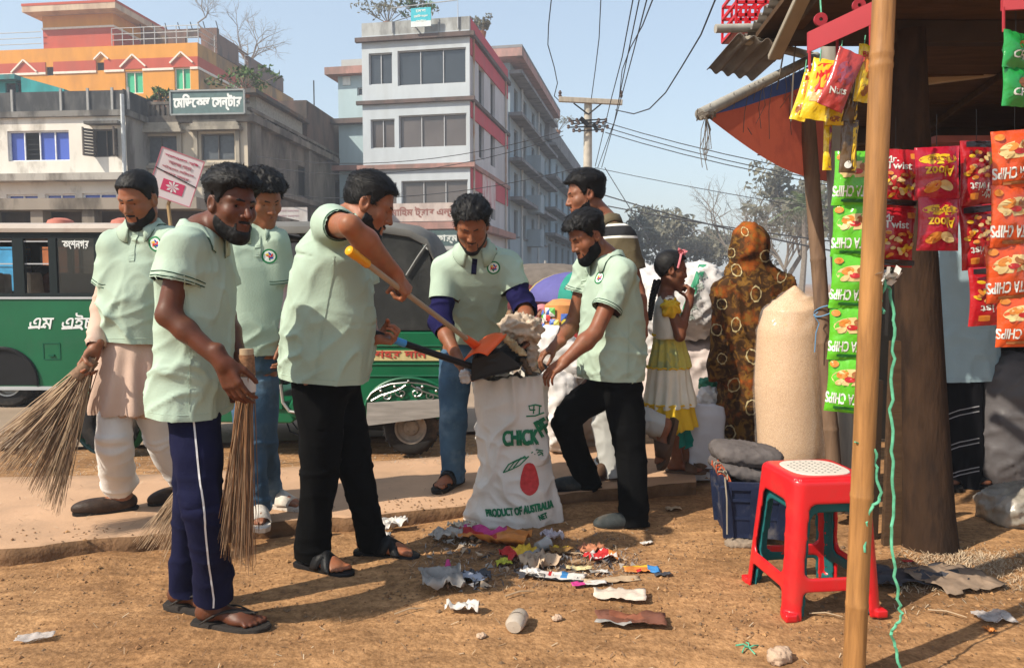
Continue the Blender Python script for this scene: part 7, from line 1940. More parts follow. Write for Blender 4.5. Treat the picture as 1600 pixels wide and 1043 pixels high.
# ------------------------------------------------------------------ left man: polo over a pale kurta, white trousers, long broom
def man_kurta():
 d = 3.72;Q = lambda x,y,dd=0: A3(P(x,y,d + dd))
 s = Person('bearded man in mint polo over a long pale pink kurta and white trousers, sweeping',G(178,800,KERB_Z),skin_mat('skin_mid',(.23,.098,.05)),1.0)
 neck = Q(224,352,.03);shR,shL = Q(183,384,.0),Q(268,378,-.02)
 pel,chest = Q(204,560,.05),Q(216,440,.03)
 s.trunk(pel,chest,neck,shR,shL)
 s.head(Q(216,312,-.04),(-.18,-.88,-.42),(-.03,-.42,.9),neck,dict(scale=1.0,eye=.55,beard=.0036,long=.2,seed=21,top=.016,side=.006,rough=.6,gaze=(0,-.3),cheekline=.006,tlen=.009))
 elR = Q(160,485,.02)
 s.arm('R',shR,elR,Q(147,548,-.1),(-.45,-.15,-.88),(.6,-.55,-.3),(.9,1.0,.6),'grip')
 s.arm('L',shL,Q(272,480,.08),Q(262,560,-.02),(.0,-.3,-.95),(-.8,-.3,.1),(.5,.6,.4))
 s.leg('R',Q(186,575,.03),Q(178,690,-.02),Q(186,770,.0),(-.92,-.38,0),sole=A3(G(188,797,KERB_Z)) + A3((0,0,.02)),toes=False)
 s.leg('L',Q(226,575,.06),Q(250,680,.2),Q(290,755,.45),(-.5,-.85,0),sole=A3(P(290,780,4.15)) * A3((1,1,0)) + A3((0,0,.1)),toes=False)
 s.finish_body()
 rt = A3((-1,.08,0))
 rings = [(Q(207,533,.03),.15,.118),(Q(208,500,.03),.152,.12),(Q(211,460,.03),.16,.12),(Q(216,420,.03),.172,.115),(Q(220,392,.03),.165,.1),(Q(224,368,.03),.11,.08),(Q(225,355,.03),.07,.065)]
 polo(s,rings,rt,shR,shL,neck,[(shR,elR,.62,.062,.071),(shL,Q(272,480,.08),.62,.062,.072)],MINT,seed=14,amp=1.5)
 sleeve_trim(s,shR,elR,.62,.071,MINT_TRIM)
 collar(s,neck + A3((0,-.01,0)),(.1,-1,0),(.0,-.12,1),MINT,MINT_TRIM,op=.42)
 emblem(s,243,381);strip_on(s,'placket',[(213,362),(207,385),(205,408)],.028,MINT)
 sleeve_cover(s,'kurta_sleeve',[shR + (elR - shR) * .45,elR,Q(149,540,-.09)],[.052,.05,.043],KURTA,seed=5,amp=1.2)
 # kurta skirt and trousers
 f = loft([Q(204,520,.04),Q(203,560,.04),Q(201,600,.04),Q(200,643,.04)],[.135,.165,.18,.188],[.1,.115,.13,.14],rt,True,True)
 def wr(V,N): 
  a = np.arctan2(V[:,1] - 3.76,V[:,0] - Q(204,560)[0]);t = np.clip((Q(0,520)[2] - V[:,2]) / .38,0,1)
  return (np.sin(a * 9 + 2.2 * vnoise(V * 5,3)) * .014 * t + .008 * t * vnoise(V * np.array([14,14,4]),4))
 s.shell('kurta',f,[Q(204,520,.04),Q(200,643,.04)],.21,.01,KURTA,wr,cuts=[(Q(200,643,.04),(0,0,-1),.3)])
 T = [[(Q(188,590,.03),.085,.09),(Q(180,650,.0),.082,.085),(Q(178,690,-.02),.08,.085),(Q(182,766,-.0),.083,.088)],
  [(Q(226,590,.06),.085,.09),(Q(240,640,.12),.08,.085),(Q(252,690,.22),.08,.082),(Q(284,748,.42),.078,.082)]]
 trousers(s,pel,rt,T,WHITE_C,top=.05,seed=19,a=.14,b=.09)
 sh = mat('brown_leather',(.035,.02,.013),rough=.5,var=.3,scale=30,bump=.3,bscale=120,col2=(.07,.045,.03),c2lo=.55,c2hi=.75,c2scale=16)
 slip_on(s,'R',sh);slip_on(s,'L',sh)
# ------------------------------------------------------------------ young man behind: polo, jeans, white slippers
def man_jeans():
 d = 3.78;Q = lambda x,y,dd=0: A3(P(x,y,d + dd))
 s = Person('young man with black hair in mint polo and blue jeans and white slides, half hidden',G(415,812,KERB_Z),skin_mat('skin_mid',(.23,.098,.05)),1.0)
 neck = Q(392,352,.05);shR,shL = Q(352,385,.02),Q(430,378,.04)
 pel,chest = Q(398,558,.05),Q(396,450,.05)
 s.trunk(pel,chest,neck,shR,shL)
 s.head(Q(412,312,.0),(.62,-.6,-.45),(.2,-.38,.9),neck,dict(scale=1.0,eye=.5,beard=0,seed=33,top=.036,side=.012,fringe=.012,rough=.9,gaze=(.1,-.3)))
 elL = Q(440,470,.08)
 s.arm('L',shL,elL,Q(444,530,.02),(.1,-.2,-.95),(-.8,-.3,0),(.5,.6,.4))
 s.arm('R',shR,Q(345,480,.08),Q(345,550,.1),(.0,.1,-.99),(.7,.3,0),(.8,.9,.5),'grip')
 s.leg('L',Q(410,575,.05),Q(412,690,.1),Q(422,772,.28),(.9,-.35,0),sole=A3(G(424,790,KERB_Z)) + A3((0,.0,.02)))
 s.leg('R',Q(385,575,.05),Q(393,690,-.02),Q(404,788,.0),(.38,-.92,0),sole=A3(G(404,812,KERB_Z)) + A3((0,0,.022)))
 s.finish_body()
 rt = A3((-.9,-.42,0))
 rings = [(Q(398,552,.05),.152,.13),(Q(398,515,.05),.155,.13),(Q(396,465,.05),.16,.12),(Q(394,420,.05),.17,.115),(Q(393,392,.05),.165,.1),(Q(392,368,.05),.11,.08),(Q(392,354,.05),.07,.065)]
 polo(s,rings,rt,shR,shL,neck,[(shL,elL,.7,.062,.072),(shR,Q(345,480,.08),.7,.062,.072)],MINT,seed=24,amp=1.2)
 sleeve_trim(s,shL,elL,.7,.072,MINT_TRIM)
 collar(s,neck + A3((.01,-.01,0)),(.6,-.8,0),(.08,-.1,1),MINT,MINT_TRIM,op=.4)
 emblem(s,421,400);strip_on(s,'placket',[(403,368),(403,385),(402,402)],.028,MINT)
 sleeve_cover(s,'shirt_sleeve',[shL + (elL - shL) * .5,elL,Q(443,516,.03)],[.05,.048,.042],cloth_mat('pale_pink_shirt',(.55,.4,.42)),seed=8)
 T = [[(Q(384,590,.05),.085,.09),(Q(388,640,.02),.08,.085),(Q(393,690,-.02),.072,.076),(Q(398,740,-.02),.062,.068),(Q(404,784,.0),.058,.062)],
  [(Q(410,590,.06),.085,.09),(Q(410,640,.06),.08,.085),(Q(411,690,.06),.072,.076),(Q(417,732,.18),.062,.066),(Q(421,768,.27),.058,.06)]]
 trousers(s,pel,rt,T,JEANS,top=.08,seed=29,name='jeans',a=.15,b=.1)
 wm = mat('white_slide_rubber',(.55,.5,.44),rough=.6,var=.12,scale=40,bump=.2,bscale=90)
 for sd in 'RL': sandal(s,sd,'wide',wm)
# ------------------------------------------------------------------ man with the shovel
def man_shovel():
 d = 3.38;Q = lambda x,y,dd=0: A3(P(x,y,d + dd))
 s = Person('heavy bearded man in mint polo and black jeans tipping a shovel into the sack',G(545,885),skin_mat('skin_warm',(.28,.112,.055)),1.06)
 neck = Q(545,345,.0);shR,shL = Q(520,352,-.17),Q(556,372,.19)
 pel,chest = Q(508,585,.0),Q(520,440,.0)
 s.trunk(pel,chest,neck,shR,shL,w=.17,dep=.14)
 s.head(Q(577,322,.0),(.90,.08,-.42),(.42,.05,.9),neck,dict(scale=1.03,w=1.05,jaw=1.1,eye=.4,beard=.0042,long=.3,seed=41,top=.02,side=.009,rough=.6,neck=1.15,gaze=(0,-.4)))
 elR = Q(547,352,-.42)
 s.arm('R',shR,elR,Q(618,428,-.22),(.52,.30,-.8),(-.7,.35,-.5),(1.15,1.25,.7),'grip',up_r=.06,fo_r=.05,hs=1.02)
 s.arm('L',shL,Q(568,490,.24),Q(585,528,.06),(.95,-.05,-.1),(.1,-.35,.9),(1.15,1.25,.7),'grip',hs=.98)
 s.leg('R',Q(497,600,-.09),Q(500,735,-.1),Q(484,858,-.08),(.86,-.5,0),sole=A3(G(488,888)) + A3((0,0,.022)))
 s.leg('L',Q(525,600,.1),Q(557,735,.05),Q(576,835,.13),(.97,-.22,0),sole=A3(G(583,868)) + A3((0,0,.022)))
 s.finish_body()
 rt = A3((.06,-1,0))
 rings = [(Q(508,590),.215,.186),(Q(511,550),.215,.198),(Q(517,500),.21,.196),(Q(519,450),.205,.178),(Q(521,405),.205,.155),(Q(530,370),.16,.115),(Q(540,350),.08,.075)]
 polo(s,rings,[A3((.06,-1,0))] * 7,shR,shL,neck,[(shR,elR,.5,.068,.057),(shL,Q(568,490,.24),.6,.075,.085)],MINT,seed=34,amp=1.3,sh_r=(.065,.082))
 sleeve_trim(s,shR,elR,.5,.057,MINT_TRIM)
 collar(s,neck + A3((0,0,0)),(.9,-.1,0),(.35,.0,.94),MINT,MINT_TRIM,r=.074)
 strip_on(s,'side_seam',[(522,400),(517,440),(508,490),(500,540),(494,592)],.005,MINT)
 T = [[(Q(500,610,-.07),.108,.115),(Q(502,670,-.1),.09,.096),(Q(500,735,-.1),.076,.08),(Q(492,800,-.09),.068,.071),(Q(484,860,-.08),.066,.07)],
  [(Q(527,610,.08),.108,.112),(Q(545,670,.08),.088,.092),(Q(557,735,.05),.073,.076),(Q(567,790,.09),.065,.068),(Q(576,838,.13),.062,.066)]]
 trousers(s,pel,rt,T,BLACK_D,top=.1,seed=39,name='black_jeans',a=.17,b=.15)
 for sd in 'RL': sandal(s,sd,'cross',mat('black_leather',(.008,.008,.009),rough=.5,var=.3,scale=30,bump=.2,bscale=120))
# ------------------------------------------------------------------ man behind the sack, navy sleeves
def man_navy():
 d = 4.38;Q = lambda x,y,dd=0: A3(P(x,y,d + dd))
 s = Person('man in mint polo with navy sleeves, bent over behind the white sack',G(725,765,KERB_Z),skin_mat('skin_warm2',(.22,.088,.043)),1.04,1.1)
 neck = Q(742,385,-.25);shR,shL = Q(694,420,-.2),Q(792,413,-.2)
 pel,chest = Q(735,530,.08),Q(740,450,-.12)
 s.trunk(pel,chest,neck,shR,shL)
 s.head(Q(737,352,-.36),(.02,-.80,-.6),(0,-.62,.79),neck,dict(scale=1.0,w=1.02,eye=.35,beard=.003,seed=51,top=.028,side=.010,rough=1.1,gaze=(0,-.4),cheekline=-.008))
 elR,elL = Q(689,506,-.28),Q(819,480,-.25)
 s.arm('R',shR,elR,Q(716,562,-.46),(.35,-.25,-.9),(.65,.1,.2),(.7,.8,.5),'pinch')
 s.arm('L',shL,elL,Q(826,515,-.45),(-.15,-.35,-.92),(-.85,-.2,.1),(.7,.8,.5),'pinch')
 s.leg('R',Q(712,545,.08),Q(708,640,-.0),Q(712,735,.06),(-.42,-.9,0),sole=A3(G(709,757,KERB_Z)) + A3((0,0,.022)))
 s.leg('L',Q(758,545,.08),Q(770,640,.0),Q(775,735,.12),(.3,-.95,0),sole=A3(G(778,757,KERB_Z)) + A3((0,0,.022)),toes=False)
 s.finish_body()
 rt = A3((-1,.02,0))
 rings = [(Q(736,522,.06),.18,.13),(Q(736,500,.02),.185,.135),(Q(738,465,-.06),.195,.135),(Q(741,430,-.15),.2,.125),(Q(742,408,-.2),.185,.11),(Q(742,393,-.24),.12,.085),(Q(742,384,-.26),.07,.065)]
 polo(s,rings,rt,shR,shL,neck,[(shR,elR,.55,.064,.074),(shL,elL,.55,.064,.074)],MINT,seed=44,amp=1.2,up=(0,-.45,.9),sh_r=(.052,.06))
 collar(s,neck,(0,-.9,-.3),(0,-.45,.9),MINT,MINT_TRIM,op=.5)
 emblem(s,771,418);strip_on(s,'placket',[(742,404),(741,415),(740,428)],.028,NAVY)
 NV = cloth_mat('navy_sleeve',(.011,.010,.055),wr=.2)
 for sh,el,nm in ((shR,elR,'R'),(shL,elL,'L')):
  w = s.cov['arm' + nm][2]
  sleeve_cover(s,'rolled_sleeve',[sh + (el - sh) * .45,el,el + (w - el) * .22],[.062,.062,.056],NV,seed=18 + len(nm),amp=1.5)
 T = [[(Q(713,555,.08),.1,.1),(Q(709,600,.03),.092,.095),(Q(708,645,.0),.082,.085),(Q(710,690,.03),.072,.075),(Q(712,737,.06),.066,.07)],
  [(Q(757,555,.08),.1,.1),(Q(764,600,.04),.092,.095),(Q(770,645,.0),.082,.085),(Q(773,690,.06),.072,.075),(Q(775,737,.12),.066,.07)]]
 trousers(s,pel,rt,T,JEANS,top=.08,seed=49,name='jeans')
 sandal(s,'R','double',mat('black_leather',(.008,.008,.009)),sole_m=SOLE_K);sandal(s,'L','double',mat('black_leather',(.008,.008,.009)),sole_m=SOLE_K)
# ------------------------------------------------------------------ man reaching for the sack from the right
def man_reach():
 d = 4.08;Q = lambda x,y,dd=0: A3(P(x,y,d + dd))
 BM = cloth_mat('black_mask_cloth',(.005,.005,.006))
 s = Person('man in mint polo and black trousers reaching both hands to the sack',G(965,815),skin_mat('skin_mid2',(.21,.086,.045)),1.0,1.05)
 neck = Q(948,402,.0);shL,shR = Q(972,425,-.15),Q(918,418,.17)
 pel,chest = Q(962,585,.02),Q(955,480,.0)
 s.trunk(pel,chest,neck,shR,shL)
 s.head(Q(917,371,-.03),(-.80,-.40,-.46),(-.42,-.18,.89),neck,dict(scale=1.0,w=1.06,jaw=1.12,eye=.4,cheek=1.15,beard=.0022,seed=61,top=.03,side=.008,rough=.8,fringe=.01,mask=BM,gaze=(0,-.4),masktop=[-.080,-.076,-.055,-.028]))
 elL,elR = Q(930,520,-.26),Q(895,505,.18)
 s.arm('L',shL,elL,Q(884,562,-.3),(-.8,-.1,-.6),(-.35,.2,-.85),(.35,.5,.4),'relaxed',up_r=.053,fo_r=.045,spread=.12)
 s.arm('R',shR,elR,Q(868,540,.04),(-.8,-.2,-.5),(-.3,-.1,-.9),(.5,.7,.4),'relaxed',up_r=.052,fo_r=.043,spread=.1)
 s.leg('L',Q(972,605,-.06),Q(985,705,-.08),Q(994,797,-.06),(-.96,-.28,0),sole=A3(G(990,822)) + A3((0,0,.02)),toes=False)
 s.leg('R',Q(930,605,.1),Q(880,650,.15),Q(916,740,.4),(-.93,-.3,.05),sole=A3(P(918,766,4.35)) * A3((1,1,0)) + A3((0,0,.09)),toes=False)
 s.finish_body()
 rt = A3((-.42,.9,0))
 rings = [(Q(954,590,.0),.19,.15),(Q(955,560,.0),.192,.155),(Q(955,520,.0),.185,.15),(Q(956,475,.0),.185,.14),(Q(955,445,.0),.175,.12),(Q(952,420,.0),.125,.09),(Q(949,405,.0),.07,.07)]
 polo(s,rings,rt,shR,shL,neck,[(shL,elL,.62,.07,.079),(shR,elR,.45,.066,.076)],MINT,seed=54,amp=1.5,sh_r=(.06,.07))
 sleeve_trim(s,shL,elL,.62,.079,MINT_TRIM);sleeve_trim(s,shR,elR,.45,.076,MINT_TRIM)
 collar(s,neck,(-.8,-.5,0),(-.3,-.15,.94),MINT,MINT_TRIM,r=.07,op=.4)
 emblem(s,937,434);strip_on(s,'placket',[(917,424),(912,440),(909,456)],.028,MINT)
 strip_on(s,'side_seam',[(982,500),(982,540),(981,590)],.004,MINT)
 T = [[(Q(972,612,-.05),.1,.105),(Q(980,660,-.08),.092,.097),(Q(985,705,-.08),.08,.084),(Q(990,755,-.07),.074,.078),(Q(994,800,-.06),.074,.078)],
  [(Q(938,612,.09),.1,.105),(Q(905,632,.13),.09,.095),(Q(884,656,.15),.08,.084),(Q(898,700,.28),.07,.074),(Q(915,742,.4),.068,.072)]]
 trousers(s,pel,rt,T,BLACK_D,top=.08,seed=59,a=.17,b=.12,k=.05)
 sh = mat('grey_canvas_shoe',(.04,.045,.045),rough=.7,var=.2,scale=30,bump=.2,bscale=150,col2=(.12,.1,.08),c2lo=.5,c2hi=.8,c2scale=14)
 slip_on(s,'L',sh);slip_on(s,'R',sh)
# ------------------------------------------------------------------ man in striped shirt walking behind
def man_stripes():
 d = 4.62;Q = lambda x,y,dd=0: A3(P(x,y,d + dd))
 s = Person('man in olive shirt with black and white stripe and rolled pale jeans walking behind',G(948,748,KERB_Z),skin_mat('skin_mid3',(.22,.092,.05)),1.06,1.2)
 neck = Q(944,345,.0);shL,shR = Q(972,372,-.16),Q(925,372,.18)
 pel,chest = Q(965,540,.0),Q(957,430,.0)
 s.trunk(pel,chest,neck,shR,shL)
 BM = cloth_mat('black_mask_cloth',(.005,.005,.006))
 s.head(Q(914,307,.0),(-.97,-.12,-.18),(-.2,0,.98),neck,dict(scale=1.04,w=1.02,eye=.6,beard=.002,seed=71,top=.030,side=.010,rough=.8,mask=BM,neck=1.1,masktop=[-.085,-.08,-.06,-.03]))
 elL = Q(996,455,-.18)
 s.arm('L',shL,elL,Q(1005,500,-.3),(.1,-.3,-.95),(-.8,.3,0),(.5,.6,.4),up_r=.055)
 s.arm('R',shR,Q(925,460,.22),Q(915,510,.15),(-.3,-.3,-.9),(.5,.5,0),(.5,.6,.4))
 s.leg('R',Q(955,560,.08),Q(945,655,.0),Q(952,735,.1),(-.95,-.25,0),sole=A3(G(958,746,KERB_Z)) + A3((0,0,.02)))
 s.leg('L',Q(972,560,-.08),Q(974,645,-.2),Q(1026,668,-.22),(-.28,-.12,-.95),up=(-.85,-.25,.35))
 s.finish_body()
 m,N,L,b = None,None,None,None
 ST = mat('striped_olive_knit',(.19,.16,.10),rough=.9,var=.06,bump=.3,bscale=40,spec=.15)
 N,L = ST.node_tree.nodes,ST.node_tree.links;b = N['Principled BSDF']
 tc = N.new('ShaderNodeTexCoord');sx = N.new('ShaderNodeSeparateXYZ');L.new(tc.outputs['Object'],sx.inputs[0])
 z0 = Q(0,350)[2];rp = N.new('ShaderNodeValToRGB');mr = N.new('ShaderNodeMapRange')
 mr.inputs[1].default_value = Q(0,430)[2] - s.root[2];mr.inputs[2].default_value = Q(0,330)[2] - s.root[2]
 L.new(sx.outputs[2],mr.inputs[0]);L.new(mr.outputs[0],rp.inputs[0]);e = rp.color_ramp.elements;rp.color_ramp.interpolation = 'CONSTANT'
 ol,bk,wh = (.12,.095,.055,1),(.02,.02,.022,1),(.62,.6,.56,1)
 e[0].position = 0;e[0].color = ol;e[1].position = .55;e[1].color = wh
 for p,c in ((.585,bk),(.74,wh),(.775,ol),(.85,(.17,.14,.09,1)),(.87,ol)):
  q = e.new(p);q.color = c
 L.new(rp.outputs[0],b.inputs['Base Color'])
 rt = A3((-.1,1,0))
 rings = [(Q(964,560),.19,.14),(Q(962,520),.19,.145),(Q(960,470),.19,.14),(Q(958,420),.195,.135),(Q(957,390),.185,.12),(Q(951,365),.125,.09),(Q(946,350),.075,.075)]
 polo(s,rings,rt,shR,shL,neck,[(shL,elL,.62,.074,.08),(shR,Q(925,460,.22),.6,.07,.08)],ST,name='striped_shirt',seed=64)
 collar(s,neck,(-.95,-.1,0),(-.2,0,.97),mat('olive_collar',(.12,.095,.055)),None,r=.072)
 PJ = cloth_mat('pale_denim',(.42,.42,.40),var=.1,wr=.2)
 T = [[(Q(957,565,.07),.1,.1),(Q(950,610,.03),.092,.095),(Q(946,655,.0),.085,.088),(Q(950,727,.09),.072,.076)],
  [(Q(972,565,-.07),.1,.1),(Q(972,610,-.14),.092,.095),(Q(976,648,-.2),.082,.082),(Q(1010,662,-.21),.07,.07)]]
 trousers(s,pel,rt,T,PJ,top=.1,seed=69,name='rolled_jeans')
 cf = MB()
 for lg in T:
  e1,e0 = A3(lg[-1][0]),A3(lg[-2][0]);dd = nrm(e1 - e0)
  c = MB().tube([e1 - dd * .045 - s.root,e1 - dd * .04 - s.root,e1 + dd * .003 - s.root,e1 + dd * .006 - s.root],[lg[-1][1] + .004,lg[-1][1] + .012,lg[-1][1] + .012,lg[-1][1] + .004],20,cap=False)
  c.build('rolled_cuff',PJ,s.e,True)
 bs = mat('brown_sandal',(.09,.05,.03),rough=.6,var=.2)
 for sd in 'RL': sandal(s,sd,'wide',bs,sole_m=bs)
# ------------------------------------------------------------------ girl in the tiered dress
def girl():
 d = 4.72;Q = lambda x,y,dd=0: A3(P(x,y,d + dd))
 s = Person('girl in tiered yellow and white dress with braid and pink hairband, hand at her mouth',G(1050,738,KERB_Z),skin_mat('skin_mid4',(.17,.068,.035)),.82,1.1)
 neck = Q(1040,458,.02);shR,shL = Q(1046,472,-.1),Q(1040,468,.12)
 pel,chest = Q(1046,570,.02),Q(1044,500,.02)
 s.trunk(pel,chest,neck,shR,shL,w=.12,dep=.08)
 s.head(Q(1050,423,.0),(.97,-.12,-.12),(.1,0,.99),neck,dict(scale=1.13,w=.95,jaw=.82,eye=.9,nose=.85,beard=0,seed=81,top=.016,side=.014,nape=-.03,rough=.5,line=.0,tufts=500,tlen=.01,brow=.8,neck=.72,comb=lambda q: (0,-1,-.3)))
 s.arm('R',shR,Q(1062,525,-.14),Q(1078,468,-.06),(.15,.2,.95),(-.55,.75,.1),(1.0,1.1,.6),'grip',up_r=.04,fo_r=.034)
 s.arm('L',shL,Q(1040,520,.1),Q(1042,560,.02),(.0,.0,-1),(-.3,-.8,0),(.5,.6,.4),up_r=.04,fo_r=.034)
 s.leg('R',Q(1046,590,-.035),Q(1050,660,-.05),Q(1060,722,-.02),(.95,-.25,0),sole=A3(G(1058,738,KERB_Z)) + A3((0,0,.012)))
 s.leg('L',Q(1050,590,.05),Q(1056,660,.06),Q(1072,718,.12),(.9,-.35,0),sole=A3(G(1072,732,KERB_Z)) + A3((0,0,.012)),toes=False)
 s.finish_body()
 YE = cloth_mat('yellow_cotton',(.74,.48,.035),wr=.2);WH = cloth_mat('cream_cotton',(.74,.71,.60),wr=.2);YG = cloth_mat('pale_yellow_check',(.56,.50,.12),wr=.2,col2=(.36,.40,.18),c2lo=.48,c2hi=.6,c2scale=14)
 rt = A3((0,-1,0));s.bvh = None
 f = U([loft([Q(1042,528),Q(1042,500),Q(1042,475),Q(1041,462)],[.12,.125,.115,.06],[.085,.085,.075,.05],rt,True,False),(rcone(neck - A3((0,0,.03)),shR,.038,.042),.02),(rcone(neck - A3((0,0,.03)),shL,.038,.042),.02)])
 f = sub(f,ellip(neck + A3((0,0,.02)),(.05,.05,.045)),.004)
 s.shell('bodice',f,[Q(1042,528),Q(1042,460)],.15,.008,WH,lambda V,N: .003 * vnoise(V * 22,5))
 def puff(p): return ellip(shR + A3((.006,-.012,-.035)),(.062,.058,.062))(p) - .008 * np.sin(np.arctan2(p[:,0] - shR[0],p[:,2] - shR[2]) * 9)
 s.shell('puff_sleeve',puff,[shR],.12,.007,YE,lambda V,N: .006 * vnoise(V * 45,6))
 s.shell('puff_sleeve',ellip(shL + A3((.006,.012,-.035)),(.062,.058,.062)),[shL],.12,.009,YE)
 xc = [1042,1043,1045,1047,1048,1049];yy = [524,548,573,575,602,632]
 def tier(y0,y1,w0,w1,m,nm,sd):
  c0,c1 = Q(1044,y0),Q(1047,y1)
  def g(p):
   dd = loft([c0,c1],[w0 * .9,w1 * .9],[w0,w1],rt,True,True)(p)
   return dd
  def wr(V,N):
   t = np.clip((c0[2] - V[:,2]) / (c0[2] - c1[2]),0,1);a = np.arctan2(V[:,1] - c0[1],V[:,0] - c0[0])
   return (np.sin(a * 13 + 2.5 * vnoise(V * 6,sd)) * (.004 + .010 * t) + .004 * vnoise(V * 18,sd + 1))
  s.shell(nm,g,[c0,c1],max(w0,w1) + .03,.0085,m,wr,cuts=[(c1,c1 - c0,.4)])
  b = MB();pts = []
  for i in range(60):
   a = 2 * math.pi * i / 60;r = w0 + .007 + .005 * math.sin(i * 2.6)
   pts.append(c0 + A3((math.cos(a) * r,math.sin(a) * r * .9,-.004 + .004 * math.sin(i * 1.7))) - s.root)
  b.tube(pts,.006,5,close=True);b.build('ruffle',YE,s.e,True)
 tier(522,574,.088,.128,YG,'skirt_tier',3);tier(572,634,.126,.158,WH,'skirt_tier',5);tier(628,668,.150,.168,YE,'skirt_tier',7)
 TL = cloth_mat('teal_leggings',(.015,.22,.18))
 T = [[(Q(1046,600,-.035),.055,.055),(Q(1050,650,-.06),.052,.052),(Q(1052,688,-.05),.045,.045)],[(Q(1050,600,.05),.055,.055),(Q(1058,650,.08),.052,.052),(Q(1062,688,.09),.045,.045)]]
 trousers(s,pel - A3((0,0,.04)),rt,T,TL,top=.04,a=.11,b=.075,name='leggings')
 for sd in 'RL': sandal(s,sd,'wide',mat('brown_sandal',(.09,.05,.03)),thick=.012)
 # braid and hairband
 C,R,k = s.hC,s.hR,s.hk
 b = MB();pth = [Q(1027,438,.0),Q(1023,452,-.01),Q(1019,468,-.02),Q(1017,485,-.02),Q(1015,500,-.02)]
 for sd in range(3):
  pts,rad = [],[]
  for i in range(41):
   t = i / 40 * (len(pth) - 1);j = min(int(t),len(pth) - 2);c = pth[j] + (pth[j + 1] - pth[j]) * (t - j)
   a = t * 7.5 + sd * 2.094;taper = 1 - .4 * i / 40
   pts.append(c + A3((math.sin(a) * .016 * taper,math.cos(a) * .010 * taper,0)) - s.root);rad.append(.0125 * taper)
  b.tube(pts,rad,7)
 b.build('braid',HAIR,s.e,True)
 b = MB();pts = []
 for i in range(25):
  a = -1.75 + 3.5 * i / 24
  pts.append(C + R @ (np.array((math.sin(a) * .094,.03 + .012 * math.cos(a),.036 + math.cos(a) * .092)) * k) - s.root)
 b.tube(pts,.007,6,flat=1.0)
 PK = cloth_mat('pink_satin',(.62,.2,.23))
 hb = b.build('hairband',PK,s.e,True)
 rng = random.Random(4);V,F = [],[]
 for i in range(90):                                  # ruffled bow on the band
  c = C + R @ (np.array((rng.uniform(-.045,.045),.045 + rng.uniform(-.018,.018),.128 + rng.uniform(-.012,.012))) * k) - s.root
  u,v = nrm([rng.gauss(0,1) for _ in range(3)]) * .013,nrm([rng.gauss(0,1) for _ in range(3)]) * .012
  o = len(V);V += [c - u - v,c + u - v * .6,c + u + v,c - u * .7 + v];F.append((o,o + 1,o + 2,o + 3))
 pyd('bow',V,F,PK,hb)
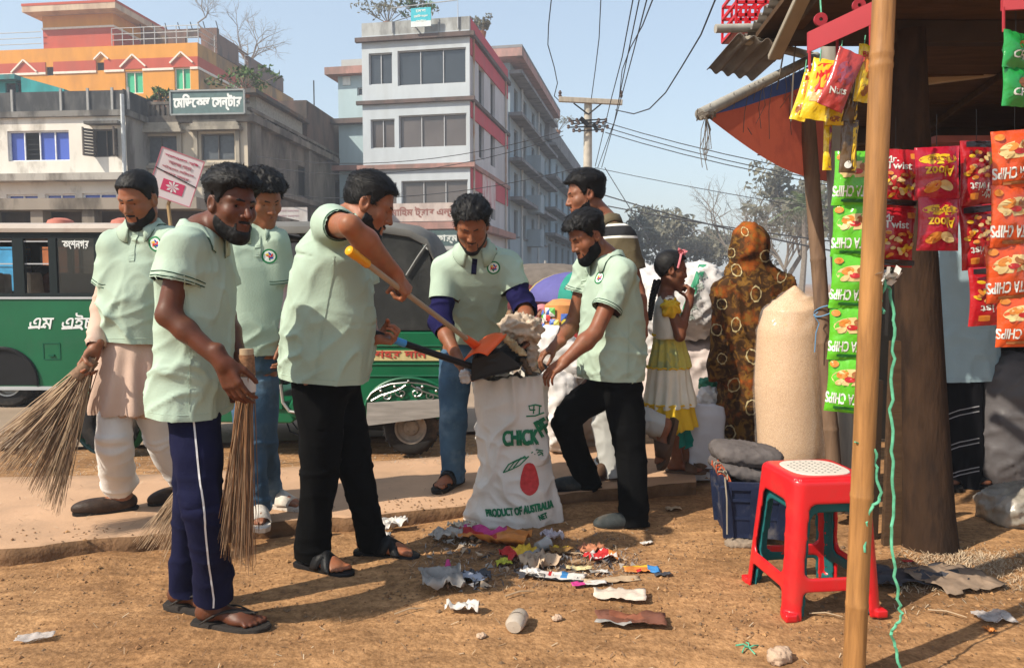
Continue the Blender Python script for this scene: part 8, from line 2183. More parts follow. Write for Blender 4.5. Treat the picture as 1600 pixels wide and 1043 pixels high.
# ------------------------------------------------------------------ woman in a printed shawl, seen from behind
def tie_dye(m):
 N,L = m.node_tree.nodes,m.node_tree.links;b = N['Principled BSDF'];src = b.inputs['Base Color'].links[0].from_socket
 tc = N.new('ShaderNodeTexCoord');n = N.new('ShaderNodeTexNoise');n.inputs['Scale'].default_value = 19;n.inputs['Detail'].default_value = 5;n.inputs['Distortion'].default_value = 1.2
 r = N.new('ShaderNodeValToRGB');r.color_ramp.elements[0].position = .5;r.color_ramp.elements[1].position = .62;x = N.new('ShaderNodeMix');x.data_type = 'RGBA'
 L.new(tc.outputs['Object'],n.inputs[0]);L.new(n.outputs[0],r.inputs[0]);L.new(r.outputs[0],x.inputs[0]);L.new(src,x.inputs[6]);x.inputs[7].default_value = (.17,.085,.018,1);L.new(x.outputs[2],b.inputs['Base Color'])
def woman_shawl():
 d = 4.95;Q = lambda x,y,dd=0: A3(P(x,y,d + dd))
 s = Person('woman seen from behind in a long brown and orange tie-dyed shawl with pale rings',G(1170,735,KERB_Z),skin_mat('skin_mid4',(.17,.068,.035)),.98,1.4)
 neck = Q(1178,430,.0);shL,shR = Q(1136,450,.0),Q(1216,452,.0)
 pel,chest = Q(1175,580,.0),Q(1175,490,.0)
 s.trunk(pel,chest,neck,shR,shL)
 s.head(Q(1172,388,.02),(.25,.97,0),(0,0,1),neck,dict(beard=0,hair=False,eye=.6))
 s.arm('L',shL,Q(1122,520,.0),Q(1124,575,.05),(0,.3,-.95),(1,0,0))
 s.arm('R',shR,Q(1225,520,.1),Q(1215,540,.3),(0,.7,.3),(-1,0,0))
 s.leg('L',Q(1160,590),Q(1158,670),Q(1156,720),(0,1,0),toes=False,sole=A3(G(1156,735,KERB_Z)))
 s.leg('R',Q(1190,590),Q(1192,670),Q(1192,720),(0,1,0),toes=False,sole=A3(G(1192,735,KERB_Z)))
 s.finish_body(.015)
 # tie-dye: dark brown ground, orange clouds
 TD = mat('tie_dye_cotton',(.05,.024,.010),rough=.9,var=.35,scale=16,col2=(.30,.075,.012),c2lo=.5,c2hi=.64,c2scale=6,bump=.2,bscale=90,spec=.08,bdist=.006)
 tie_dye(TD)
 N,L = TD.node_tree.nodes,TD.node_tree.links
 rt = A3((1,0,0))
 f = U([ellip(Q(1172,386,.0),(.116,.13,.15)),(loft([Q(1172,410),Q(1174,430),Q(1176,447),Q(1176,500),Q(1174,580),Q(1170,660),Q(1168,705)],[.115,.175,.235,.225,.205,.19,.19],[.11,.12,.14,.15,.15,.15,.15],rt,False,True),.04),
  (rcone(shL,Q(1124,520,-.03),.075,.062),.035),(rcone(Q(1124,520,-.03),Q(1124,584,-.03),.062,.056),.02),(rcone(shR,Q(1228,515,.05),.09,.09),.06)])
 f = sub(f,ellip(Q(1186,388,.14),(.07,.08,.1)),.01)
 def wr(V,N2):
  q = V * np.array([10,10,2.2]) + V[:,[2,0,1]] * np.array([2.5,0,0]) + .5 * np.stack([vnoise(V * 4,3)] * 3,1)
  return (ridge(vnoise(q,5),3.2) - .28) * .034 + (ridge(vnoise(q * 1.9 + 7,9),3) - .28) * .014
 o = s.shell('shawl',f,[Q(1170,345),Q(1120,580),Q(1235,520),Q(1168,708)],.2,.0115,TD,wr,keep=True,cuts=[(Q(1168,705),(0,0,-1),.4)])
 bv = bvh_of(*s.surf);PR = mat('pale_print',(.42,.34,.18),rough=.9,var=.2,scale=30)
 rng = random.Random(7);sh = [c for c in s.e.children if c.name.startswith('shawl')][0]
 for (x,y,r) in ((1151,422,11),(1181,459,13),(1150,507,12),(1176,557,13),(1147,601,12),(1174,636,13),(1140,675,12),(1221,432,11),(1164,362,8),(1128,475,9),(1120,515,10),(1205,520,12),(1128,560,9),(1192,600,11),(1196,400,10),(1143,395,8)):
  V,F = [],[];K = 36;el = rng.uniform(.65,1);tl = rng.uniform(-.6,.6);ph = rng.uniform(0,6)
  o0 = len(V);ok = []
  for i in range(K):
   a = 2 * math.pi * i / K
   for rr in (r * (.80 + .03 * math.sin(a * 3 + ph) + .02 * math.sin(a * 7)),r * (.98 + .05 * math.sin(a * 4 + ph) + .05 * math.sin(a * 9 + 2 * ph))):
    ex,ey = rr * el * math.cos(a),rr * math.sin(a)
    h,n = cam_hit(bv,x + ex * math.cos(tl) - ey * math.sin(tl),y + ex * math.sin(tl) + ey * math.cos(tl))
    ok.append(h is not None);V.append((h + n * .003 if h is not None else Vector((0,0,0))) - (Vector(s.root) if h is not None else Vector((0,0,0))))
  for i in range(K):
   j = (i + 1) % K;ids = (2 * i,2 * i + 1,2 * j + 1,2 * j)
   if all(ok[t] for t in ids) and max((V[o0 + ids[0]] - V[o0 + t]).length for t in ids) < .08: F.append(tuple(o0 + t for t in ids))
  if F: pyd('ring_print',V,F,PR,sh)
# ------------------------------------------------------------------ person in pale blue shirt behind the trunk post
def man_blue():
 d = 4.75;Q = lambda x,y,dd=0: A3(P(x,y,d + dd))
 s = Person('person in pale blue shirt and black striped lungi behind the trunk post',(P(1500,700,4.75).x,4.75,0),skin_mat('skin_mid4',(.17,.068,.035)),1.05,1.7)
 neck = Q(1498,345);shR,shL = Q(1455,370,.05),Q(1545,370,.05)
 pel,chest = Q(1500,560),Q(1500,450)
 s.trunk(pel,chest,neck,shR,shL)
 s.head(Q(1496,300,.0),(-.5,-.8,-.2),(0,0,1),neck,dict(seed=91,beard=.003,eye=.6))
 s.arm('R',shR,Q(1450,460,.1),Q(1462,540,.0),(0,-.3,-.95),(1,0,0));s.arm('L',shL,Q(1552,460,.1),Q(1555,545,.05),(0,-.3,-.95),(-1,0,0))
 s.leg('R',Q(1480,580),Q(1482,680),Q(1482,755),(-.3,-.95,0),sole=A3((P(1482,700,4.75).x,4.75,.02)),toes=False);s.leg('L',Q(1520,580),Q(1518,680),Q(1516,755),(.1,-.98,0),sole=A3((P(1518,700,4.75).x,4.75,.02)),toes=False)
 s.finish_body(.015)
 BL = cloth_mat('pale_blue_cotton',(.30,.41,.46),wr=.3)
 rings = [(Q(1502,592),.215,.15),(Q(1502,540),.205,.14),(Q(1500,460),.195,.13),(Q(1499,400),.195,.12),(Q(1498,370),.18,.1),(Q(1498,352),.08,.07)]
 polo(s,rings,A3((1,0,0)),shR,shL,neck,[(shR,Q(1450,460,.1),.7,.07,.085),(shL,Q(1552,460,.1),.7,.07,.085)],BL,name='shirt',seed=74,h=.011)
 LU = cloth_mat('black_lungi',(.006,.006,.008));LS = mat('lungi_stripe',(.3,.3,.32),var=.05)
 f = loft([Q(1500,570),Q(1500,680),Q(1500,772)],[.17,.19,.2],[.13,.14,.15],A3((1,0,0)),True,True)
 s.shell('lungi',f,[Q(1500,570),Q(1500,772)],.22,.013,LU,lambda V,N: .014 * np.sin(V[:,0] * 55 + 3 * vnoise(V * 4,2)),keep=True)
 s.bvh = bvh_of(*s.surf)
 for y in (640,648,690,697,735,741): strip_on(s,'stripe',[(1478,y + 8),(1500,y),(1530,y - 6)],.006,LS)
 for sd in 'RL': sandal(s,sd,'wide',SOLE_K)
# ------------------------------------------------------------------ bus passenger and a veiled shopper further back
def passenger():
 d = 8.15;Q = lambda x,y,dd=0: A3(P(x,y,d + dd))
 s = Person('passenger in white shirt sitting inside the bus by the window',(P(72,440,d).x,d,.45),skin_mat('skin_deep',(.10,.037,.019)),1.0,2.2)
 neck = Q(70,452);s.trunk(Q(66,520),Q(68,480),neck,Q(52,462,-.1),Q(84,462,.12))
 s.head(Q(73,436),(.9,-.3,-.1),(0,0,1),neck,dict(seed=95,tufts=50));s.cov['x'] = (Q(66,520),)
 s.finish_body(.02)
 f = U([loft([Q(66,525),Q(67,490),Q(69,465)],[.2,.19,.16],[.13,.13,.1],(0,-1,0),True,False),rcone(Q(52,464,-.1),Q(46,500,-.12),.06,.055)],.04)
 s.shell('shirt',f,[Q(66,525),Q(69,455),Q(46,500,-.12)],.24,.012,WHITE_C,lambda V,N: .006 * vnoise(V * 12,3))
def shopper():
 d = 8.6;Q = lambda x,y,dd=0: A3(P(x,y,d + dd))
 s = Person('distant figure in black robe and pink headscarf by the snack stand',(P(848,440,d).x,d,0),skin_mat('skin_mid',(.23,.098,.05)),.95,2.4)
 neck = Q(847,508);s.trunk(Q(848,560),Q(848,535),neck,Q(836,516),Q(860,516))
 s.head(Q(846,494),(-.4,-.9,-.1),(0,0,1),neck,dict(hair=False,tufts=0));s.cov['x'] = (Q(848,560),);s.finish_body(.02)
 s.shell('headscarf',sub(U([ellip(Q(847,493),(.11,.125,.14)),(ellip(Q(848,508),(.16,.13,.06)),.05)]),ellip(Q(845,494,-.12),(.06,.08,.085)),.01),[Q(847,493)],.22,.012,cloth_mat('pink_scarf',(.5,.2,.22)))
 s.shell('robe',loft([A3((Q(848,440)[0],d,.03)),Q(848,570),Q(848,535),Q(848,513)],[.3,.25,.22,.15],[.25,.2,.16,.1],(1,0,0),True,False),[A3((Q(848,440)[0],d,.03)),Q(848,513)],.33,.016,cloth_mat('black_robe',(.012,.012,.014)),lambda V,N: .012 * np.sin(V[:,0] * 45 + 2 * vnoise(V * 4,2)))
for fn in (passenger,shopper,man_kurta,man_jeans,man_shovel,man_navy,man_reach,man_stripes,girl,woman_shawl,man_blue): fn()
# ------------------------------------------------------------------ stools, crate, rice bag, sacks on the ground
def stool(label,c,rz,m,sc=1.0,dz=0.0,seat=None,h=.0066):
 H,b0,b1 = .515,.19,.152
 def f(p):
  z = p[:,2];t = np.clip(z / H,0,1);hw = b0 + (b1 - b0) * t
  x,y = np.abs(p[:,0]),np.abs(p[:,1]);r = .045
  qx,qy = x - hw + r,y - hw + r
  side = np.hypot(np.maximum(qx,0),np.maximum(qy,0)) + np.minimum(np.maximum(qx,qy),0) - r
  rr = .022;a2,b2 = side + rr,z - H + rr
  outer = np.maximum(np.hypot(np.maximum(a2,0),np.maximum(b2,0)) + np.minimum(np.maximum(a2,b2),0) - rr,-z)
  inner = np.maximum(side + .011,z - H + .012)
  d = np.maximum(outer,-inner)
  def win(u,w0,w1,z0,z1,rr):
   ww = w0 + (w1 - w0) * np.clip((z - z0) / (z1 - z0),0,1);a,b = np.abs(u) - ww + rr,np.abs(z - (z0 + z1) / 2) - (z1 - z0) / 2 + rr
   return np.hypot(np.maximum(a,0),np.maximum(b,0)) + np.minimum(np.maximum(a,b),0) - rr
  for u in (p[:,0],p[:,1]):
   op = np.minimum(win(u,.122,.095,.155,.42,.03),win(u,.135,.125,-.08,.105,.02));d = np.maximum(d,-op)
  foot = np.maximum(np.maximum(np.abs(x - b0 + .016) - .022,np.abs(y - b0 + .016) - .022),np.abs(z - .016) - .016);
  return np.minimum(d,np.maximum(foot,-(side + .02)))
 V,Q = sdf_mesh(f,(-.24,-.24,-.02),(.24,.24,.54),h);V = V * sc
 e = thing('plastic_stool',label,'stool',(c[0],c[1],dz),rz);npmesh('stool_frame',V,Q,m,e)
 if seat is not None:
  n = 40;pts = []
  for i in range(n): a = 2 * math.pi * i / n;k = (abs(math.cos(a)) ** 3.2 + abs(math.sin(a)) ** 3.2) ** (-1 / 3.2);pts.append((math.cos(a) * k * .118,math.sin(a) * k * .118))
  MB().prism(pts,H * sc - .004,H * sc + .004,'z').build('seat_panel',seat,e,bevel=.002)
  g = MB()
  for i in range(8):
   for j in range(8):
    x,y = (i - 3.5) * .0255,(j - 3.5) * .0255
    if abs(x) + abs(y) < .15: g.bar((x - .004,y - (.002 if (i + j) % 2 else -.002),H * sc + .0042),(x + .004,y + (.002 if (i + j) % 2 else -.002),H * sc + .0042),.004,.0012)
  g.build('seat_slots',mat('slot_dark',(.03,.03,.03)),e)
 return e
RP = mat('stool_red_plastic',(.58,.012,.016),rough=.3,var=.06,scale=4,spec=.5,col2=(.46,.03,.025),c2lo=.52,c2hi=.75,c2scale=9)
stool('glossy red plastic stool with white perforated seat',(1.205,2.97),math.radians(6.5),RP,1.04,.004,mat('seat_white_plastic',(.62,.56,.48),rough=.45,var=.06))
stool('teal plastic stool nested under the red one',(1.213,2.99),math.radians(8),mat('stool_teal_plastic',(.012,.11,.115),rough=.4,var=.1),.94,.0,None,.008)
def crate():
 q = G(1138,853);e = thing('blue_crate','dusty blue plastic crate with slotted sides behind the stool','crate',(q.x,q.y,.045),math.radians(-6));M = mat('dusty_blue_plastic',(.013,.02,.05),rough=.55,var=.25,scale=9,col2=(.16,.15,.15),c2lo=.56,c2hi=.8,c2scale=8)
 w,dp,h = .24,.28,.255;s = .022
 MB().box((0,0,0),(w,dp,.012)).build('base',M,e)
 for y,nm in ((0,'front'),(dp,'rear')):
  g = MB();sg = -1 if y == 0 else 1
  for z,th in ((.012,.02),(.10,.014),(.19,.014),(.262,.03),(h,.03)): g.bar((-s * z / h,y + sg * s * z / h,z),(w + s * z / h,y + sg * s * z / h,z),.02,th)
  for k in range(3):
   x = w * k / 2;g.bar((x,y,0),(x + (k - 1) * s,y + sg * s,h),.024,.05,(0,1,0) if False else (1,0,0))
  for k in range(38):
   x = w * (k + .5) / 38;g.bar((x,y + sg * .008,.02),(x,y + sg * s * .85,.26),.006,.006)
  g.build('slotted_side',M,e)
 for x,sg in ((0,-1),(w,1)):
  g = MB()
  for z,th in ((.012,.02),(.10,.014),(.19,.014),(.262,.03),(h,.03)): g.bar((x + sg * s * z / h,-s * z / h,z),(x + sg * s * z / h,dp + s * z / h,z),.02,th)
  for k in range(26): y = dp * (k + .5) / 26;g.bar((x + sg * .008,y,.02),(x + sg * s * .85,y,.26),.006,.006)
  g.build('slotted_side',M,e)
 MB().tube([(-.03,-.04,h + .05),(-.02,-.05,.2),(-.015,-.045,.03)],.004,5).build('string',mat('jute_string',(.3,.26,.2)),e)
 b = sack_shape('stone','flat grey stone propping the crate',Vector((q.x + .06,q.y - .01,.022)),(.075,.05,.02),I3,mat('grey_stone',(.26,.2,.15),rough=.9,var=.2,bump=.4,bscale=40),41,.006,.008,'stone')
crate()
GSK = mat('grey_sacking',(.11,.095,.092),rough=.85,var=.12,scale=9,bump=.4,bscale=26,bdist=.012)
def folded(label,px,py,d,size,rot,seed,m=GSK,name='folded_sack'):
 return sack_shape(name,label,P(px,py,d),size,ry(rot),m,seed,.0055,.011)
folded('upper folded grey sack with a pointed corner on the crate',1165,708,3.92,(.17,.15,.05),.10,31);folded('lower folded grey sack bound with orange cord',1162,734,3.9,(.165,.15,.036),.22,33)
e = thing('knotted_cord','orange cord knotted round the folded sacks above the crate','cord',tuple(P(1114,738,3.75)));OC = mat('orange_cord',(.5,.1,.04),var=.2);rng = random.Random(6)
for k in range(7): MB().tube([Vector((.02 * math.sin(t * (1 + k * .2) + k) + t * .014,-.03 + .01 * math.sin(t * 2 + k),.06 - t * .02 + .012 * math.sin(t * 3 + k * 2))) for t in np.linspace(0,6,16)],.004,5).build('strand',OC if k % 3 else mat('jute_string',(.3,.26,.2)),e,True)
def rice_bag():
 d = 4.3;b0 = P(1238,600,d);e = thing('rice_bag','tall clear plastic bag filled with puffed rice','bag',(b0.x,d,.0));s = lambda x,y: A3(P(x,y,d)) - A3((b0.x,d,0))
 f = U([loft([s(1238,775),s(1238,740),s(1238,690),s(1236,600),s(1238,520),s(1240,485),s(1238,466)],[.13,.165,.195,.203,.195,.165,.11],[.12,.15,.17,.18,.17,.15,.09],(1,0,0),True,True),(rcone(s(1270,488),s(1290,470),.05,.02),.03)])
 V,Q = sdf_mesh(f,(-.3,-.3,-.1),(.3,.3,1.25),.0105);N = vnormals(V,Q)
 fold = np.clip(ridge(vnoise(V * np.array([9,9,2.2]),8),3),0,1)
 V2 = V + N * (.010 * (fold - .3) + .0035 * vnoise(V * 55,3) + .012 * smooth01((V[:,2] - .92) / .1) * vnoise(V * 20,5))[:,None]
 m = mat('puffed_rice',(.62,.48,.33),rough=.6,var=.1,scale=30,spec=.35)
 Nn,L = m.node_tree.nodes,m.node_tree.links;bs = Nn['Principled BSDF'];tc = Nn.new('ShaderNodeTexCoord');vo = Nn.new('ShaderNodeTexVoronoi');vo.inputs['Scale'].default_value = 150;mp = Nn.new('ShaderNodeMapping');mp.inputs['Scale'].default_value = (1,1,1.8)
 L.new(tc.outputs['Object'],mp.inputs[0]);L.new(mp.outputs[0],vo.inputs[0]);r = Nn.new('ShaderNodeValToRGB');r.color_ramp.elements[0].color = (.74,.50,.30,1);r.color_ramp.elements[1].color = (.50,.31,.17,1);r.color_ramp.elements[1].position = .75;L.new(vo.outputs[0],r.inputs[0]);L.new(r.outputs[0],bs.inputs['Base Color'])
 bp = Nn.new('ShaderNodeBump');bp.invert = True;bp.inputs['Strength'].default_value = .4;bp.inputs['Distance'].default_value = .004;L.new(vo.outputs[0],bp.inputs['Height']);L.new(bp.outputs[0],bs.inputs['Normal']);bs.inputs['Coat Weight'].default_value = .35;bs.inputs['Coat Roughness'].default_value = .25
 npmesh('rice',V,Q,m,e)
 film = bpy.data.materials.new('clear_plastic_film');film.use_nodes = True;nt = film.node_tree;b = nt.nodes['Principled BSDF'];b.inputs['Base Color'].default_value = (.9,.88,.85,1);b.inputs['Roughness'].default_value = .12;b.inputs['Alpha'].default_value = .10;b.inputs['Specular IOR Level'].default_value = .8
 npmesh('plastic_film',V2 + N * .006,Q,film,e)
 MB().tube([s(1286,474),s(1290,466),s(1298,462)],[.018,.012,.022],8).build('tied_neck',PLW,e)
rice_bag()
def back_sacks():
 sack_shape('grey_bale','large grey plastic wrapped bale in the shade behind the trunk post',P(1580,660,4.7),(.22,.2,.42),I3,mat('grey_poly',(.10,.092,.095),rough=.45,var=.1,bump=.3,bscale=14),51,.012,.018,'bale')
 sack_shape('clear_sack','clear wrapped sack of grain lying at the right edge',P(1585,790,3.95),(.16,.14,.10),ry(-.25),mat('wrapped_grain',(.26,.23,.19),rough=.35,var=.25,scale=18,spec=.6,bump=.3,bscale=30),53,.014,.012,'sack')
 sack_shape('white_bundle','white cloth bundle between the poles behind the stool',P(1322,690,4.25),(.07,.06,.14),I3,PLW,57,.012,.012,'bundle')
back_sacks()
# ------------------------------------------------------------------ the refuse sack
def refuse_sack():
 d = 4.0;b0 = P(803,820,d);e = thing('chickpea_sack','white woven sack printed CHICKPEA with a red pod, being filled with litter','sack',(b0.x,d,0));s = lambda x,y,dd=0: A3(P(x,y,d + dd))
 f = loft([s(804,826),s(803,800),s(803,765),s(803,720),s(799,670),s(796,620),s(794,586)],[.262,.262,.225,.185,.18,.195,.205],[.2,.2,.185,.165,.15,.135,.12],(1,0,0),True,True,2.4)
 lo,hi = bbox([s(804,828),s(794,584)],.33)
 V,Q = sdf_mesh(f,lo,hi,.0085)
 qc = V[Q].mean(1);fn = np.cross(V[Q[:,2]] - V[Q[:,0]],V[Q[:,3]] - V[Q[:,1]]);fn /= np.linalg.norm(fn,axis=1)[:,None];ztop = s(794,586)[2]
 Q = Q[~((fn[:,2] > .7) & (qc[:,2] > ztop - .012))];N = vnormals(V,Q)
 wv = np.stack([vnoise(V * 5,1),vnoise(V * 5,2),vnoise(V * 5,3)],1)
 a = ridge(vnoise(V * np.array([7,7,4.5]) + wv,4),2.5) - .4;b = ridge(vnoise(V * np.array([12,12,16]) + wv,7),2.2) - .4;top = smooth01((V[:,2] - ztop + .1) / .1)
 V = V + N * (a * .026 + b * .010 + top * .012 * np.sin(np.arctan2(V[:,1] - d,V[:,0] - b0.x) * 11))[:,None];V[:,2] += top * .012 * vnoise(V * 25,12)
 SM = mat('sack_white_weave',(.60,.555,.50),rough=.5,var=.06,scale=5,bump=.3,bscale=60,bdist=.006,spec=.4,col2=(.48,.41,.34),c2lo=.55,c2hi=.8,c2scale=3)
 o = npmesh('sack_body',V,Q,SM,e,True,org=e.location);o.modifiers.new('t','SOLIDIFY').thickness = .003
 bv = bvh_of(V,Q);org = e.location;G2 = mat('sack_print_green',(.02,.15,.07),var=.25,scale=40);R2 = mat('sack_print_red',(.46,.04,.04),var=.2,scale=50)
 pix_text(bv,'CHICK',813,683,56,25,-.04,'lettering',G2,o,org,.004);pix_text(bv,'PEA',853,664,32,28,-.5,'lettering',G2,o,org,.004)
 pix_text(bv,'PRODUCT OF AUSTRALIA',812,797,105,13,-.14,'lettering',G2,o,org,.004,bend=-14);pix_text(bv,'NET',848,806,14,9,-.4,'lettering',G2,o,org,.004)
 pod = [(827 + 14 * math.cos(t) * (1 + .12 * math.sin(3 * t)),748 + 27 * math.sin(t) * (1 + .05 * math.cos(2 * t))) for t in np.linspace(0,2 * math.pi,22)[:-1]]
 pix_poly(bv,pod,'red_pod_print',R2,o,org,.004)
 def stroke(pts,w,m,nm):
  V2,F2 = [],[]
  for i,(x,y) in enumerate(pts):
   x2,y2 = pts[min(i + 1,len(pts) - 1)];x1,y1 = pts[max(0,i - 1)];L = math.hypot(x2 - x1,y2 - y1) or 1;nx,ny = -(y2 - y1) / L * w / 2,(x2 - x1) / L * w / 2;V2 += [(x + nx,y + ny),(x - nx,y - ny)]
  for i in range(len(pts) - 1): F2.append((2 * i,2 * i + 1,2 * i + 3,2 * i + 2))
  pix_mesh(bv,V2,F2,nm,m,o,org,.004)
 for k in range(3):
  stroke([(786 + k * 8,738 - k * 4),(795 + k * 8,725 - k * 3),(808 + k * 6,718 - k * 3),(822,714)],1.8,G2,'leaf_print');stroke([(830 + k * 5,707 + k * 2),(838 + k * 4,702 + k * 3),(848,704 + k * 4)],1.8,G2,'leaf_print')
 stroke([(786,738),(800,732),(812,726),(826,712)],1.8,G2,'leaf_print');stroke([(836,640),(828,640),(826,634),(836,632),(846,634)],2.4,G2,'emblem_print');stroke([(822,650),(836,649),(850,644)],2.2,G2,'emblem_print');stroke([(834,632),(833,646)],2.0,G2,'emblem_print');stroke([(843,633),(842,646)],2.0,G2,'emblem_print')
 # dark contents at the mouth
 rng = random.Random(3);b = MB()
 for k in range(60):
  p = Vector((b0.x - .03 + rng.uniform(-.15,.15),d + rng.uniform(-.08,.08),ztop - .05 + rng.uniform(-.03,.05)));u = Vector((rng.gauss(0,1),rng.gauss(0,1),rng.gauss(0,.6))).normalized() * rng.uniform(.02,.05);v = u.cross(Vector((rng.gauss(0,1),rng.gauss(0,1),1))).normalized() * rng.uniform(.015,.035)
  b.add([p - u - v,p + u - v * .6,p + u * .8 + v,p - u + v * .7],[(0,1,2,3)])
 tag(b.build('litter_fill',mat('mixed_litter',(.10,.08,.06),rough=.9,var=.5,scale=20,col2=(.4,.36,.3),c2lo=.58,c2hi=.62,c2scale=12),e,off=e.location,fix=False),kind='stuff')
refuse_sack()
# ------------------------------------------------------------------ tools
def tools():
 a,b = P(545,391,2.88),P(748,543,3.72);ax = (b - a).normalized();e = thing('long_handled_shovel','orange bladed shovel with pale shaft and yellow grip held over the sack','shovel',tuple(b));L = (b - a).length
 MB().tube([a - b,a + ax * L * .97 - b],.0125,10).build('shaft',mat('tan_shaft',(.34,.25,.17),rough=.45,var=.1),e,True);MB().tube([a - ax * .005 - b,a - b,a + ax * .045 - b,a + ax * .05 - b,a + ax * .12 - b,a + ax * .125 - b],[.012,.019,.02,.0175,.0175,.0135],12).build('grip',mat('yellow_grip',(.78,.34,.01),rough=.35,var=.05),e,True)
 OB = mat('orange_plastic',(.72,.10,.02),rough=.35,var=.1,scale=8)
 q0,q1,q2,q3 = P(724,556,3.62),P(762,548,3.58),P(792,516,3.74),P(745,530,3.85);n = 8;V,F = [],[]
 for i in range(n + 1):
  for j in range(n + 1):
   u,v = i / n,j / n;p = q0.lerp(q1,u).lerp(q3.lerp(q2,u),v) + Vector((0,0,.028 * math.cos((u - .5) * 3) - .02));V.append(p - b)
 for i in range(n):
  for j in range(n): F.append((i * (n + 1) + j,(i + 1) * (n + 1) + j,(i + 1) * (n + 1) + j + 1,i * (n + 1) + j + 1))
 o = pyd('blade',V,F,OB,e,True);o.modifiers.new('t','SOLIDIFY').thickness = .008
 MB().tube([b - ax * .13 - b,b - ax * .02 - b],[.017,.024],12).build('socket',OB,e,True)
 # black dustpan on a stick
 h0,h1 = P(572,516,3.4),P(742,574,3.74);ax = (h1 - h0).normalized();e = thing('long_handled_dustpan','black long handled dustpan with a blue band, tipping litter into the sack','dustpan',tuple(h1));K = mat('black_plastic',(.012,.012,.013),rough=.38,var=.2)
 MB().tube([h0 - h1,Vector((0,0,0))],.0165,12).build('handle',K,e,True);p = h0.lerp(h1,.22);q = h0.lerp(h1,.335);MB().tube([p - h1,q - h1],.0185,12).build('blue_band',mat('blue_band',(.06,.28,.62),rough=.4,var=.1),e,True)
 def C(x,y,d): return P(x,y,d) - h1
 fl = [C(736,592,3.72),C(812,573,3.70),C(828,548,3.92),C(752,560,3.97)];up = [C(738,560,3.70),C(790,532,3.68),C(808,520,3.95),C(756,530,3.98)]
 g = MB();g.add(fl + [v - Vector((0,0,.012)) for v in fl],[(0,1,2,3),(7,6,5,4),(0,4,5,1),(1,5,6,2),(2,6,7,3),(3,7,4,0)]);g.build('pan_floor',K,e,bevel=.003)
 for i,j,nm in ((0,1,'pan_side'),(3,2,'pan_side'),(0,3,'pan_back')):
  n = (fl[j] - fl[i]).cross(Vector((0,0,1))).normalized() * .008;m1 = up[j] if nm == 'pan_back' else fl[j] + Vector((0,0,.02));k = [fl[i],fl[j],m1,up[i]]
  if nm == 'pan_side': k = [fl[i],fl[j],fl[j] + Vector((0,0,.015)),fl[i].lerp(fl[j],.65) + Vector((0,0,.10)),up[i]]
  nn = len(k);MB().add(k + [v + n for v in k],[tuple(range(nn)),tuple(range(2 * nn - 1,nn - 1,-1))] + [(t,(t + 1) % nn,nn + (t + 1) % nn,nn + t) for t in range(nn)]).build(nm,K,e,bevel=.002)
 V,F = [],[];n = 10
 for i in range(n + 1):
  for j in range(n + 1):
   u,v = i / n,j / n;p = fl[0].lerp(fl[1],u * .9).lerp(fl[3].lerp(fl[2],u * .9),v) + Vector((0,0,.03 + .09 * math.sin(math.pi * v) * (1 - u) ** .7 + .015 * math.sin(u * 13 + v * 9)));V.append(p)
 for i in range(n):
  for j in range(n): F.append((i * (n + 1) + j,(i + 1) * (n + 1) + j,(i + 1) * (n + 1) + j + 1,i * (n + 1) + j + 1))
 o = pyd('load',V,F,mat('black_soil',(.02,.018,.016),rough=.9,var=.5,scale=30,bump=.6,bscale=60),e,True);tag(o,kind='stuff')
 # rubbish on its way into the sack
 WD = mat('dirty_white_plastic',(.46,.36,.27),rough=.5,var=.25,scale=14,bump=.3,bscale=30,col2=(.25,.19,.13),c2lo=.52,c2hi=.7,c2scale=12)
 sack_shape('dirty_wad','dirty cream plastic wad held above the sack mouth',P(814,512,3.86),(.095,.05,.055),ry(.15),WD,61,.022,.009,'rubbish');sack_shape('dirty_wad','limp strip of clear dirty plastic hanging from the wad',P(832,552,3.88),(.025,.02,.09),ry(.05),WD,63,.014,.008,'rubbish')
 sack_shape('dry_husk','curled dry brown husk sliding off the dustpan',P(803,540,3.75),(.075,.018,.016),ry(.75),mat('dry_husk',(.36,.26,.14),rough=.8,var=.3,scale=20),65,.008,.006,'rubbish');sack_shape('dry_husk','dark brown husk falling into the sack',P(822,572,3.78),(.05,.014,.012),ry(1.0),mat('dark_husk',(.10,.065,.04),rough=.85,var=.3),67,.006,.006,'rubbish')
 sack_shape('dirty_wad','torn white plastic at the sack mouth by the left hand',P(727,588,3.86),(.022,.02,.03),I3,PLW,69,.012,.006,'rubbish')
tools()
def broom(label,heads,tips,d0,d1,n,seed,cols,grip=None,r=.0022,curve=.05,name='twig_broom'):
 """bundle of thin sticks fanning out from a bound head"""
 rng = random.Random(seed);c = P(*heads[0],d0);e = thing(name,label,'broom',tuple(c));b = [MB() for _ in cols]
 for k in range(n):
  h = P(heads[0][0] + rng.gauss(0,heads[1]),heads[0][1] + rng.gauss(0,heads[1]),d0 + rng.gauss(0,.008));t = rng.random();f = rng.random()
  tx = tips[0][0] + (tips[1][0] - tips[0][0]) * t;ty = tips[0][1] + (tips[1][1] - tips[0][1]) * t;p = P(tx,ty,d1 + rng.gauss(0,.035));v = p - h;L = .72 + .28 * f ** .7;p = h + v * L
  m = h.lerp(p,.5) + Vector((rng.gauss(0,curve * .5),rng.gauss(0,.02),-curve * rng.uniform(.1,.9)));p += Vector((rng.gauss(0,.012),0,rng.gauss(0,.012)))
  b[k % len(cols)].tube([h - c,h * .5 + m * .5 - c,m * .55 + p * .25 + h * .2 - c,p - c],[r,r * .95,r * .8,r * .35],4,cap=False)
 for g,m in zip(b,cols): g.build('bristles',m,e,True,fix=False)
 if grip: grip(e,c)
 return e
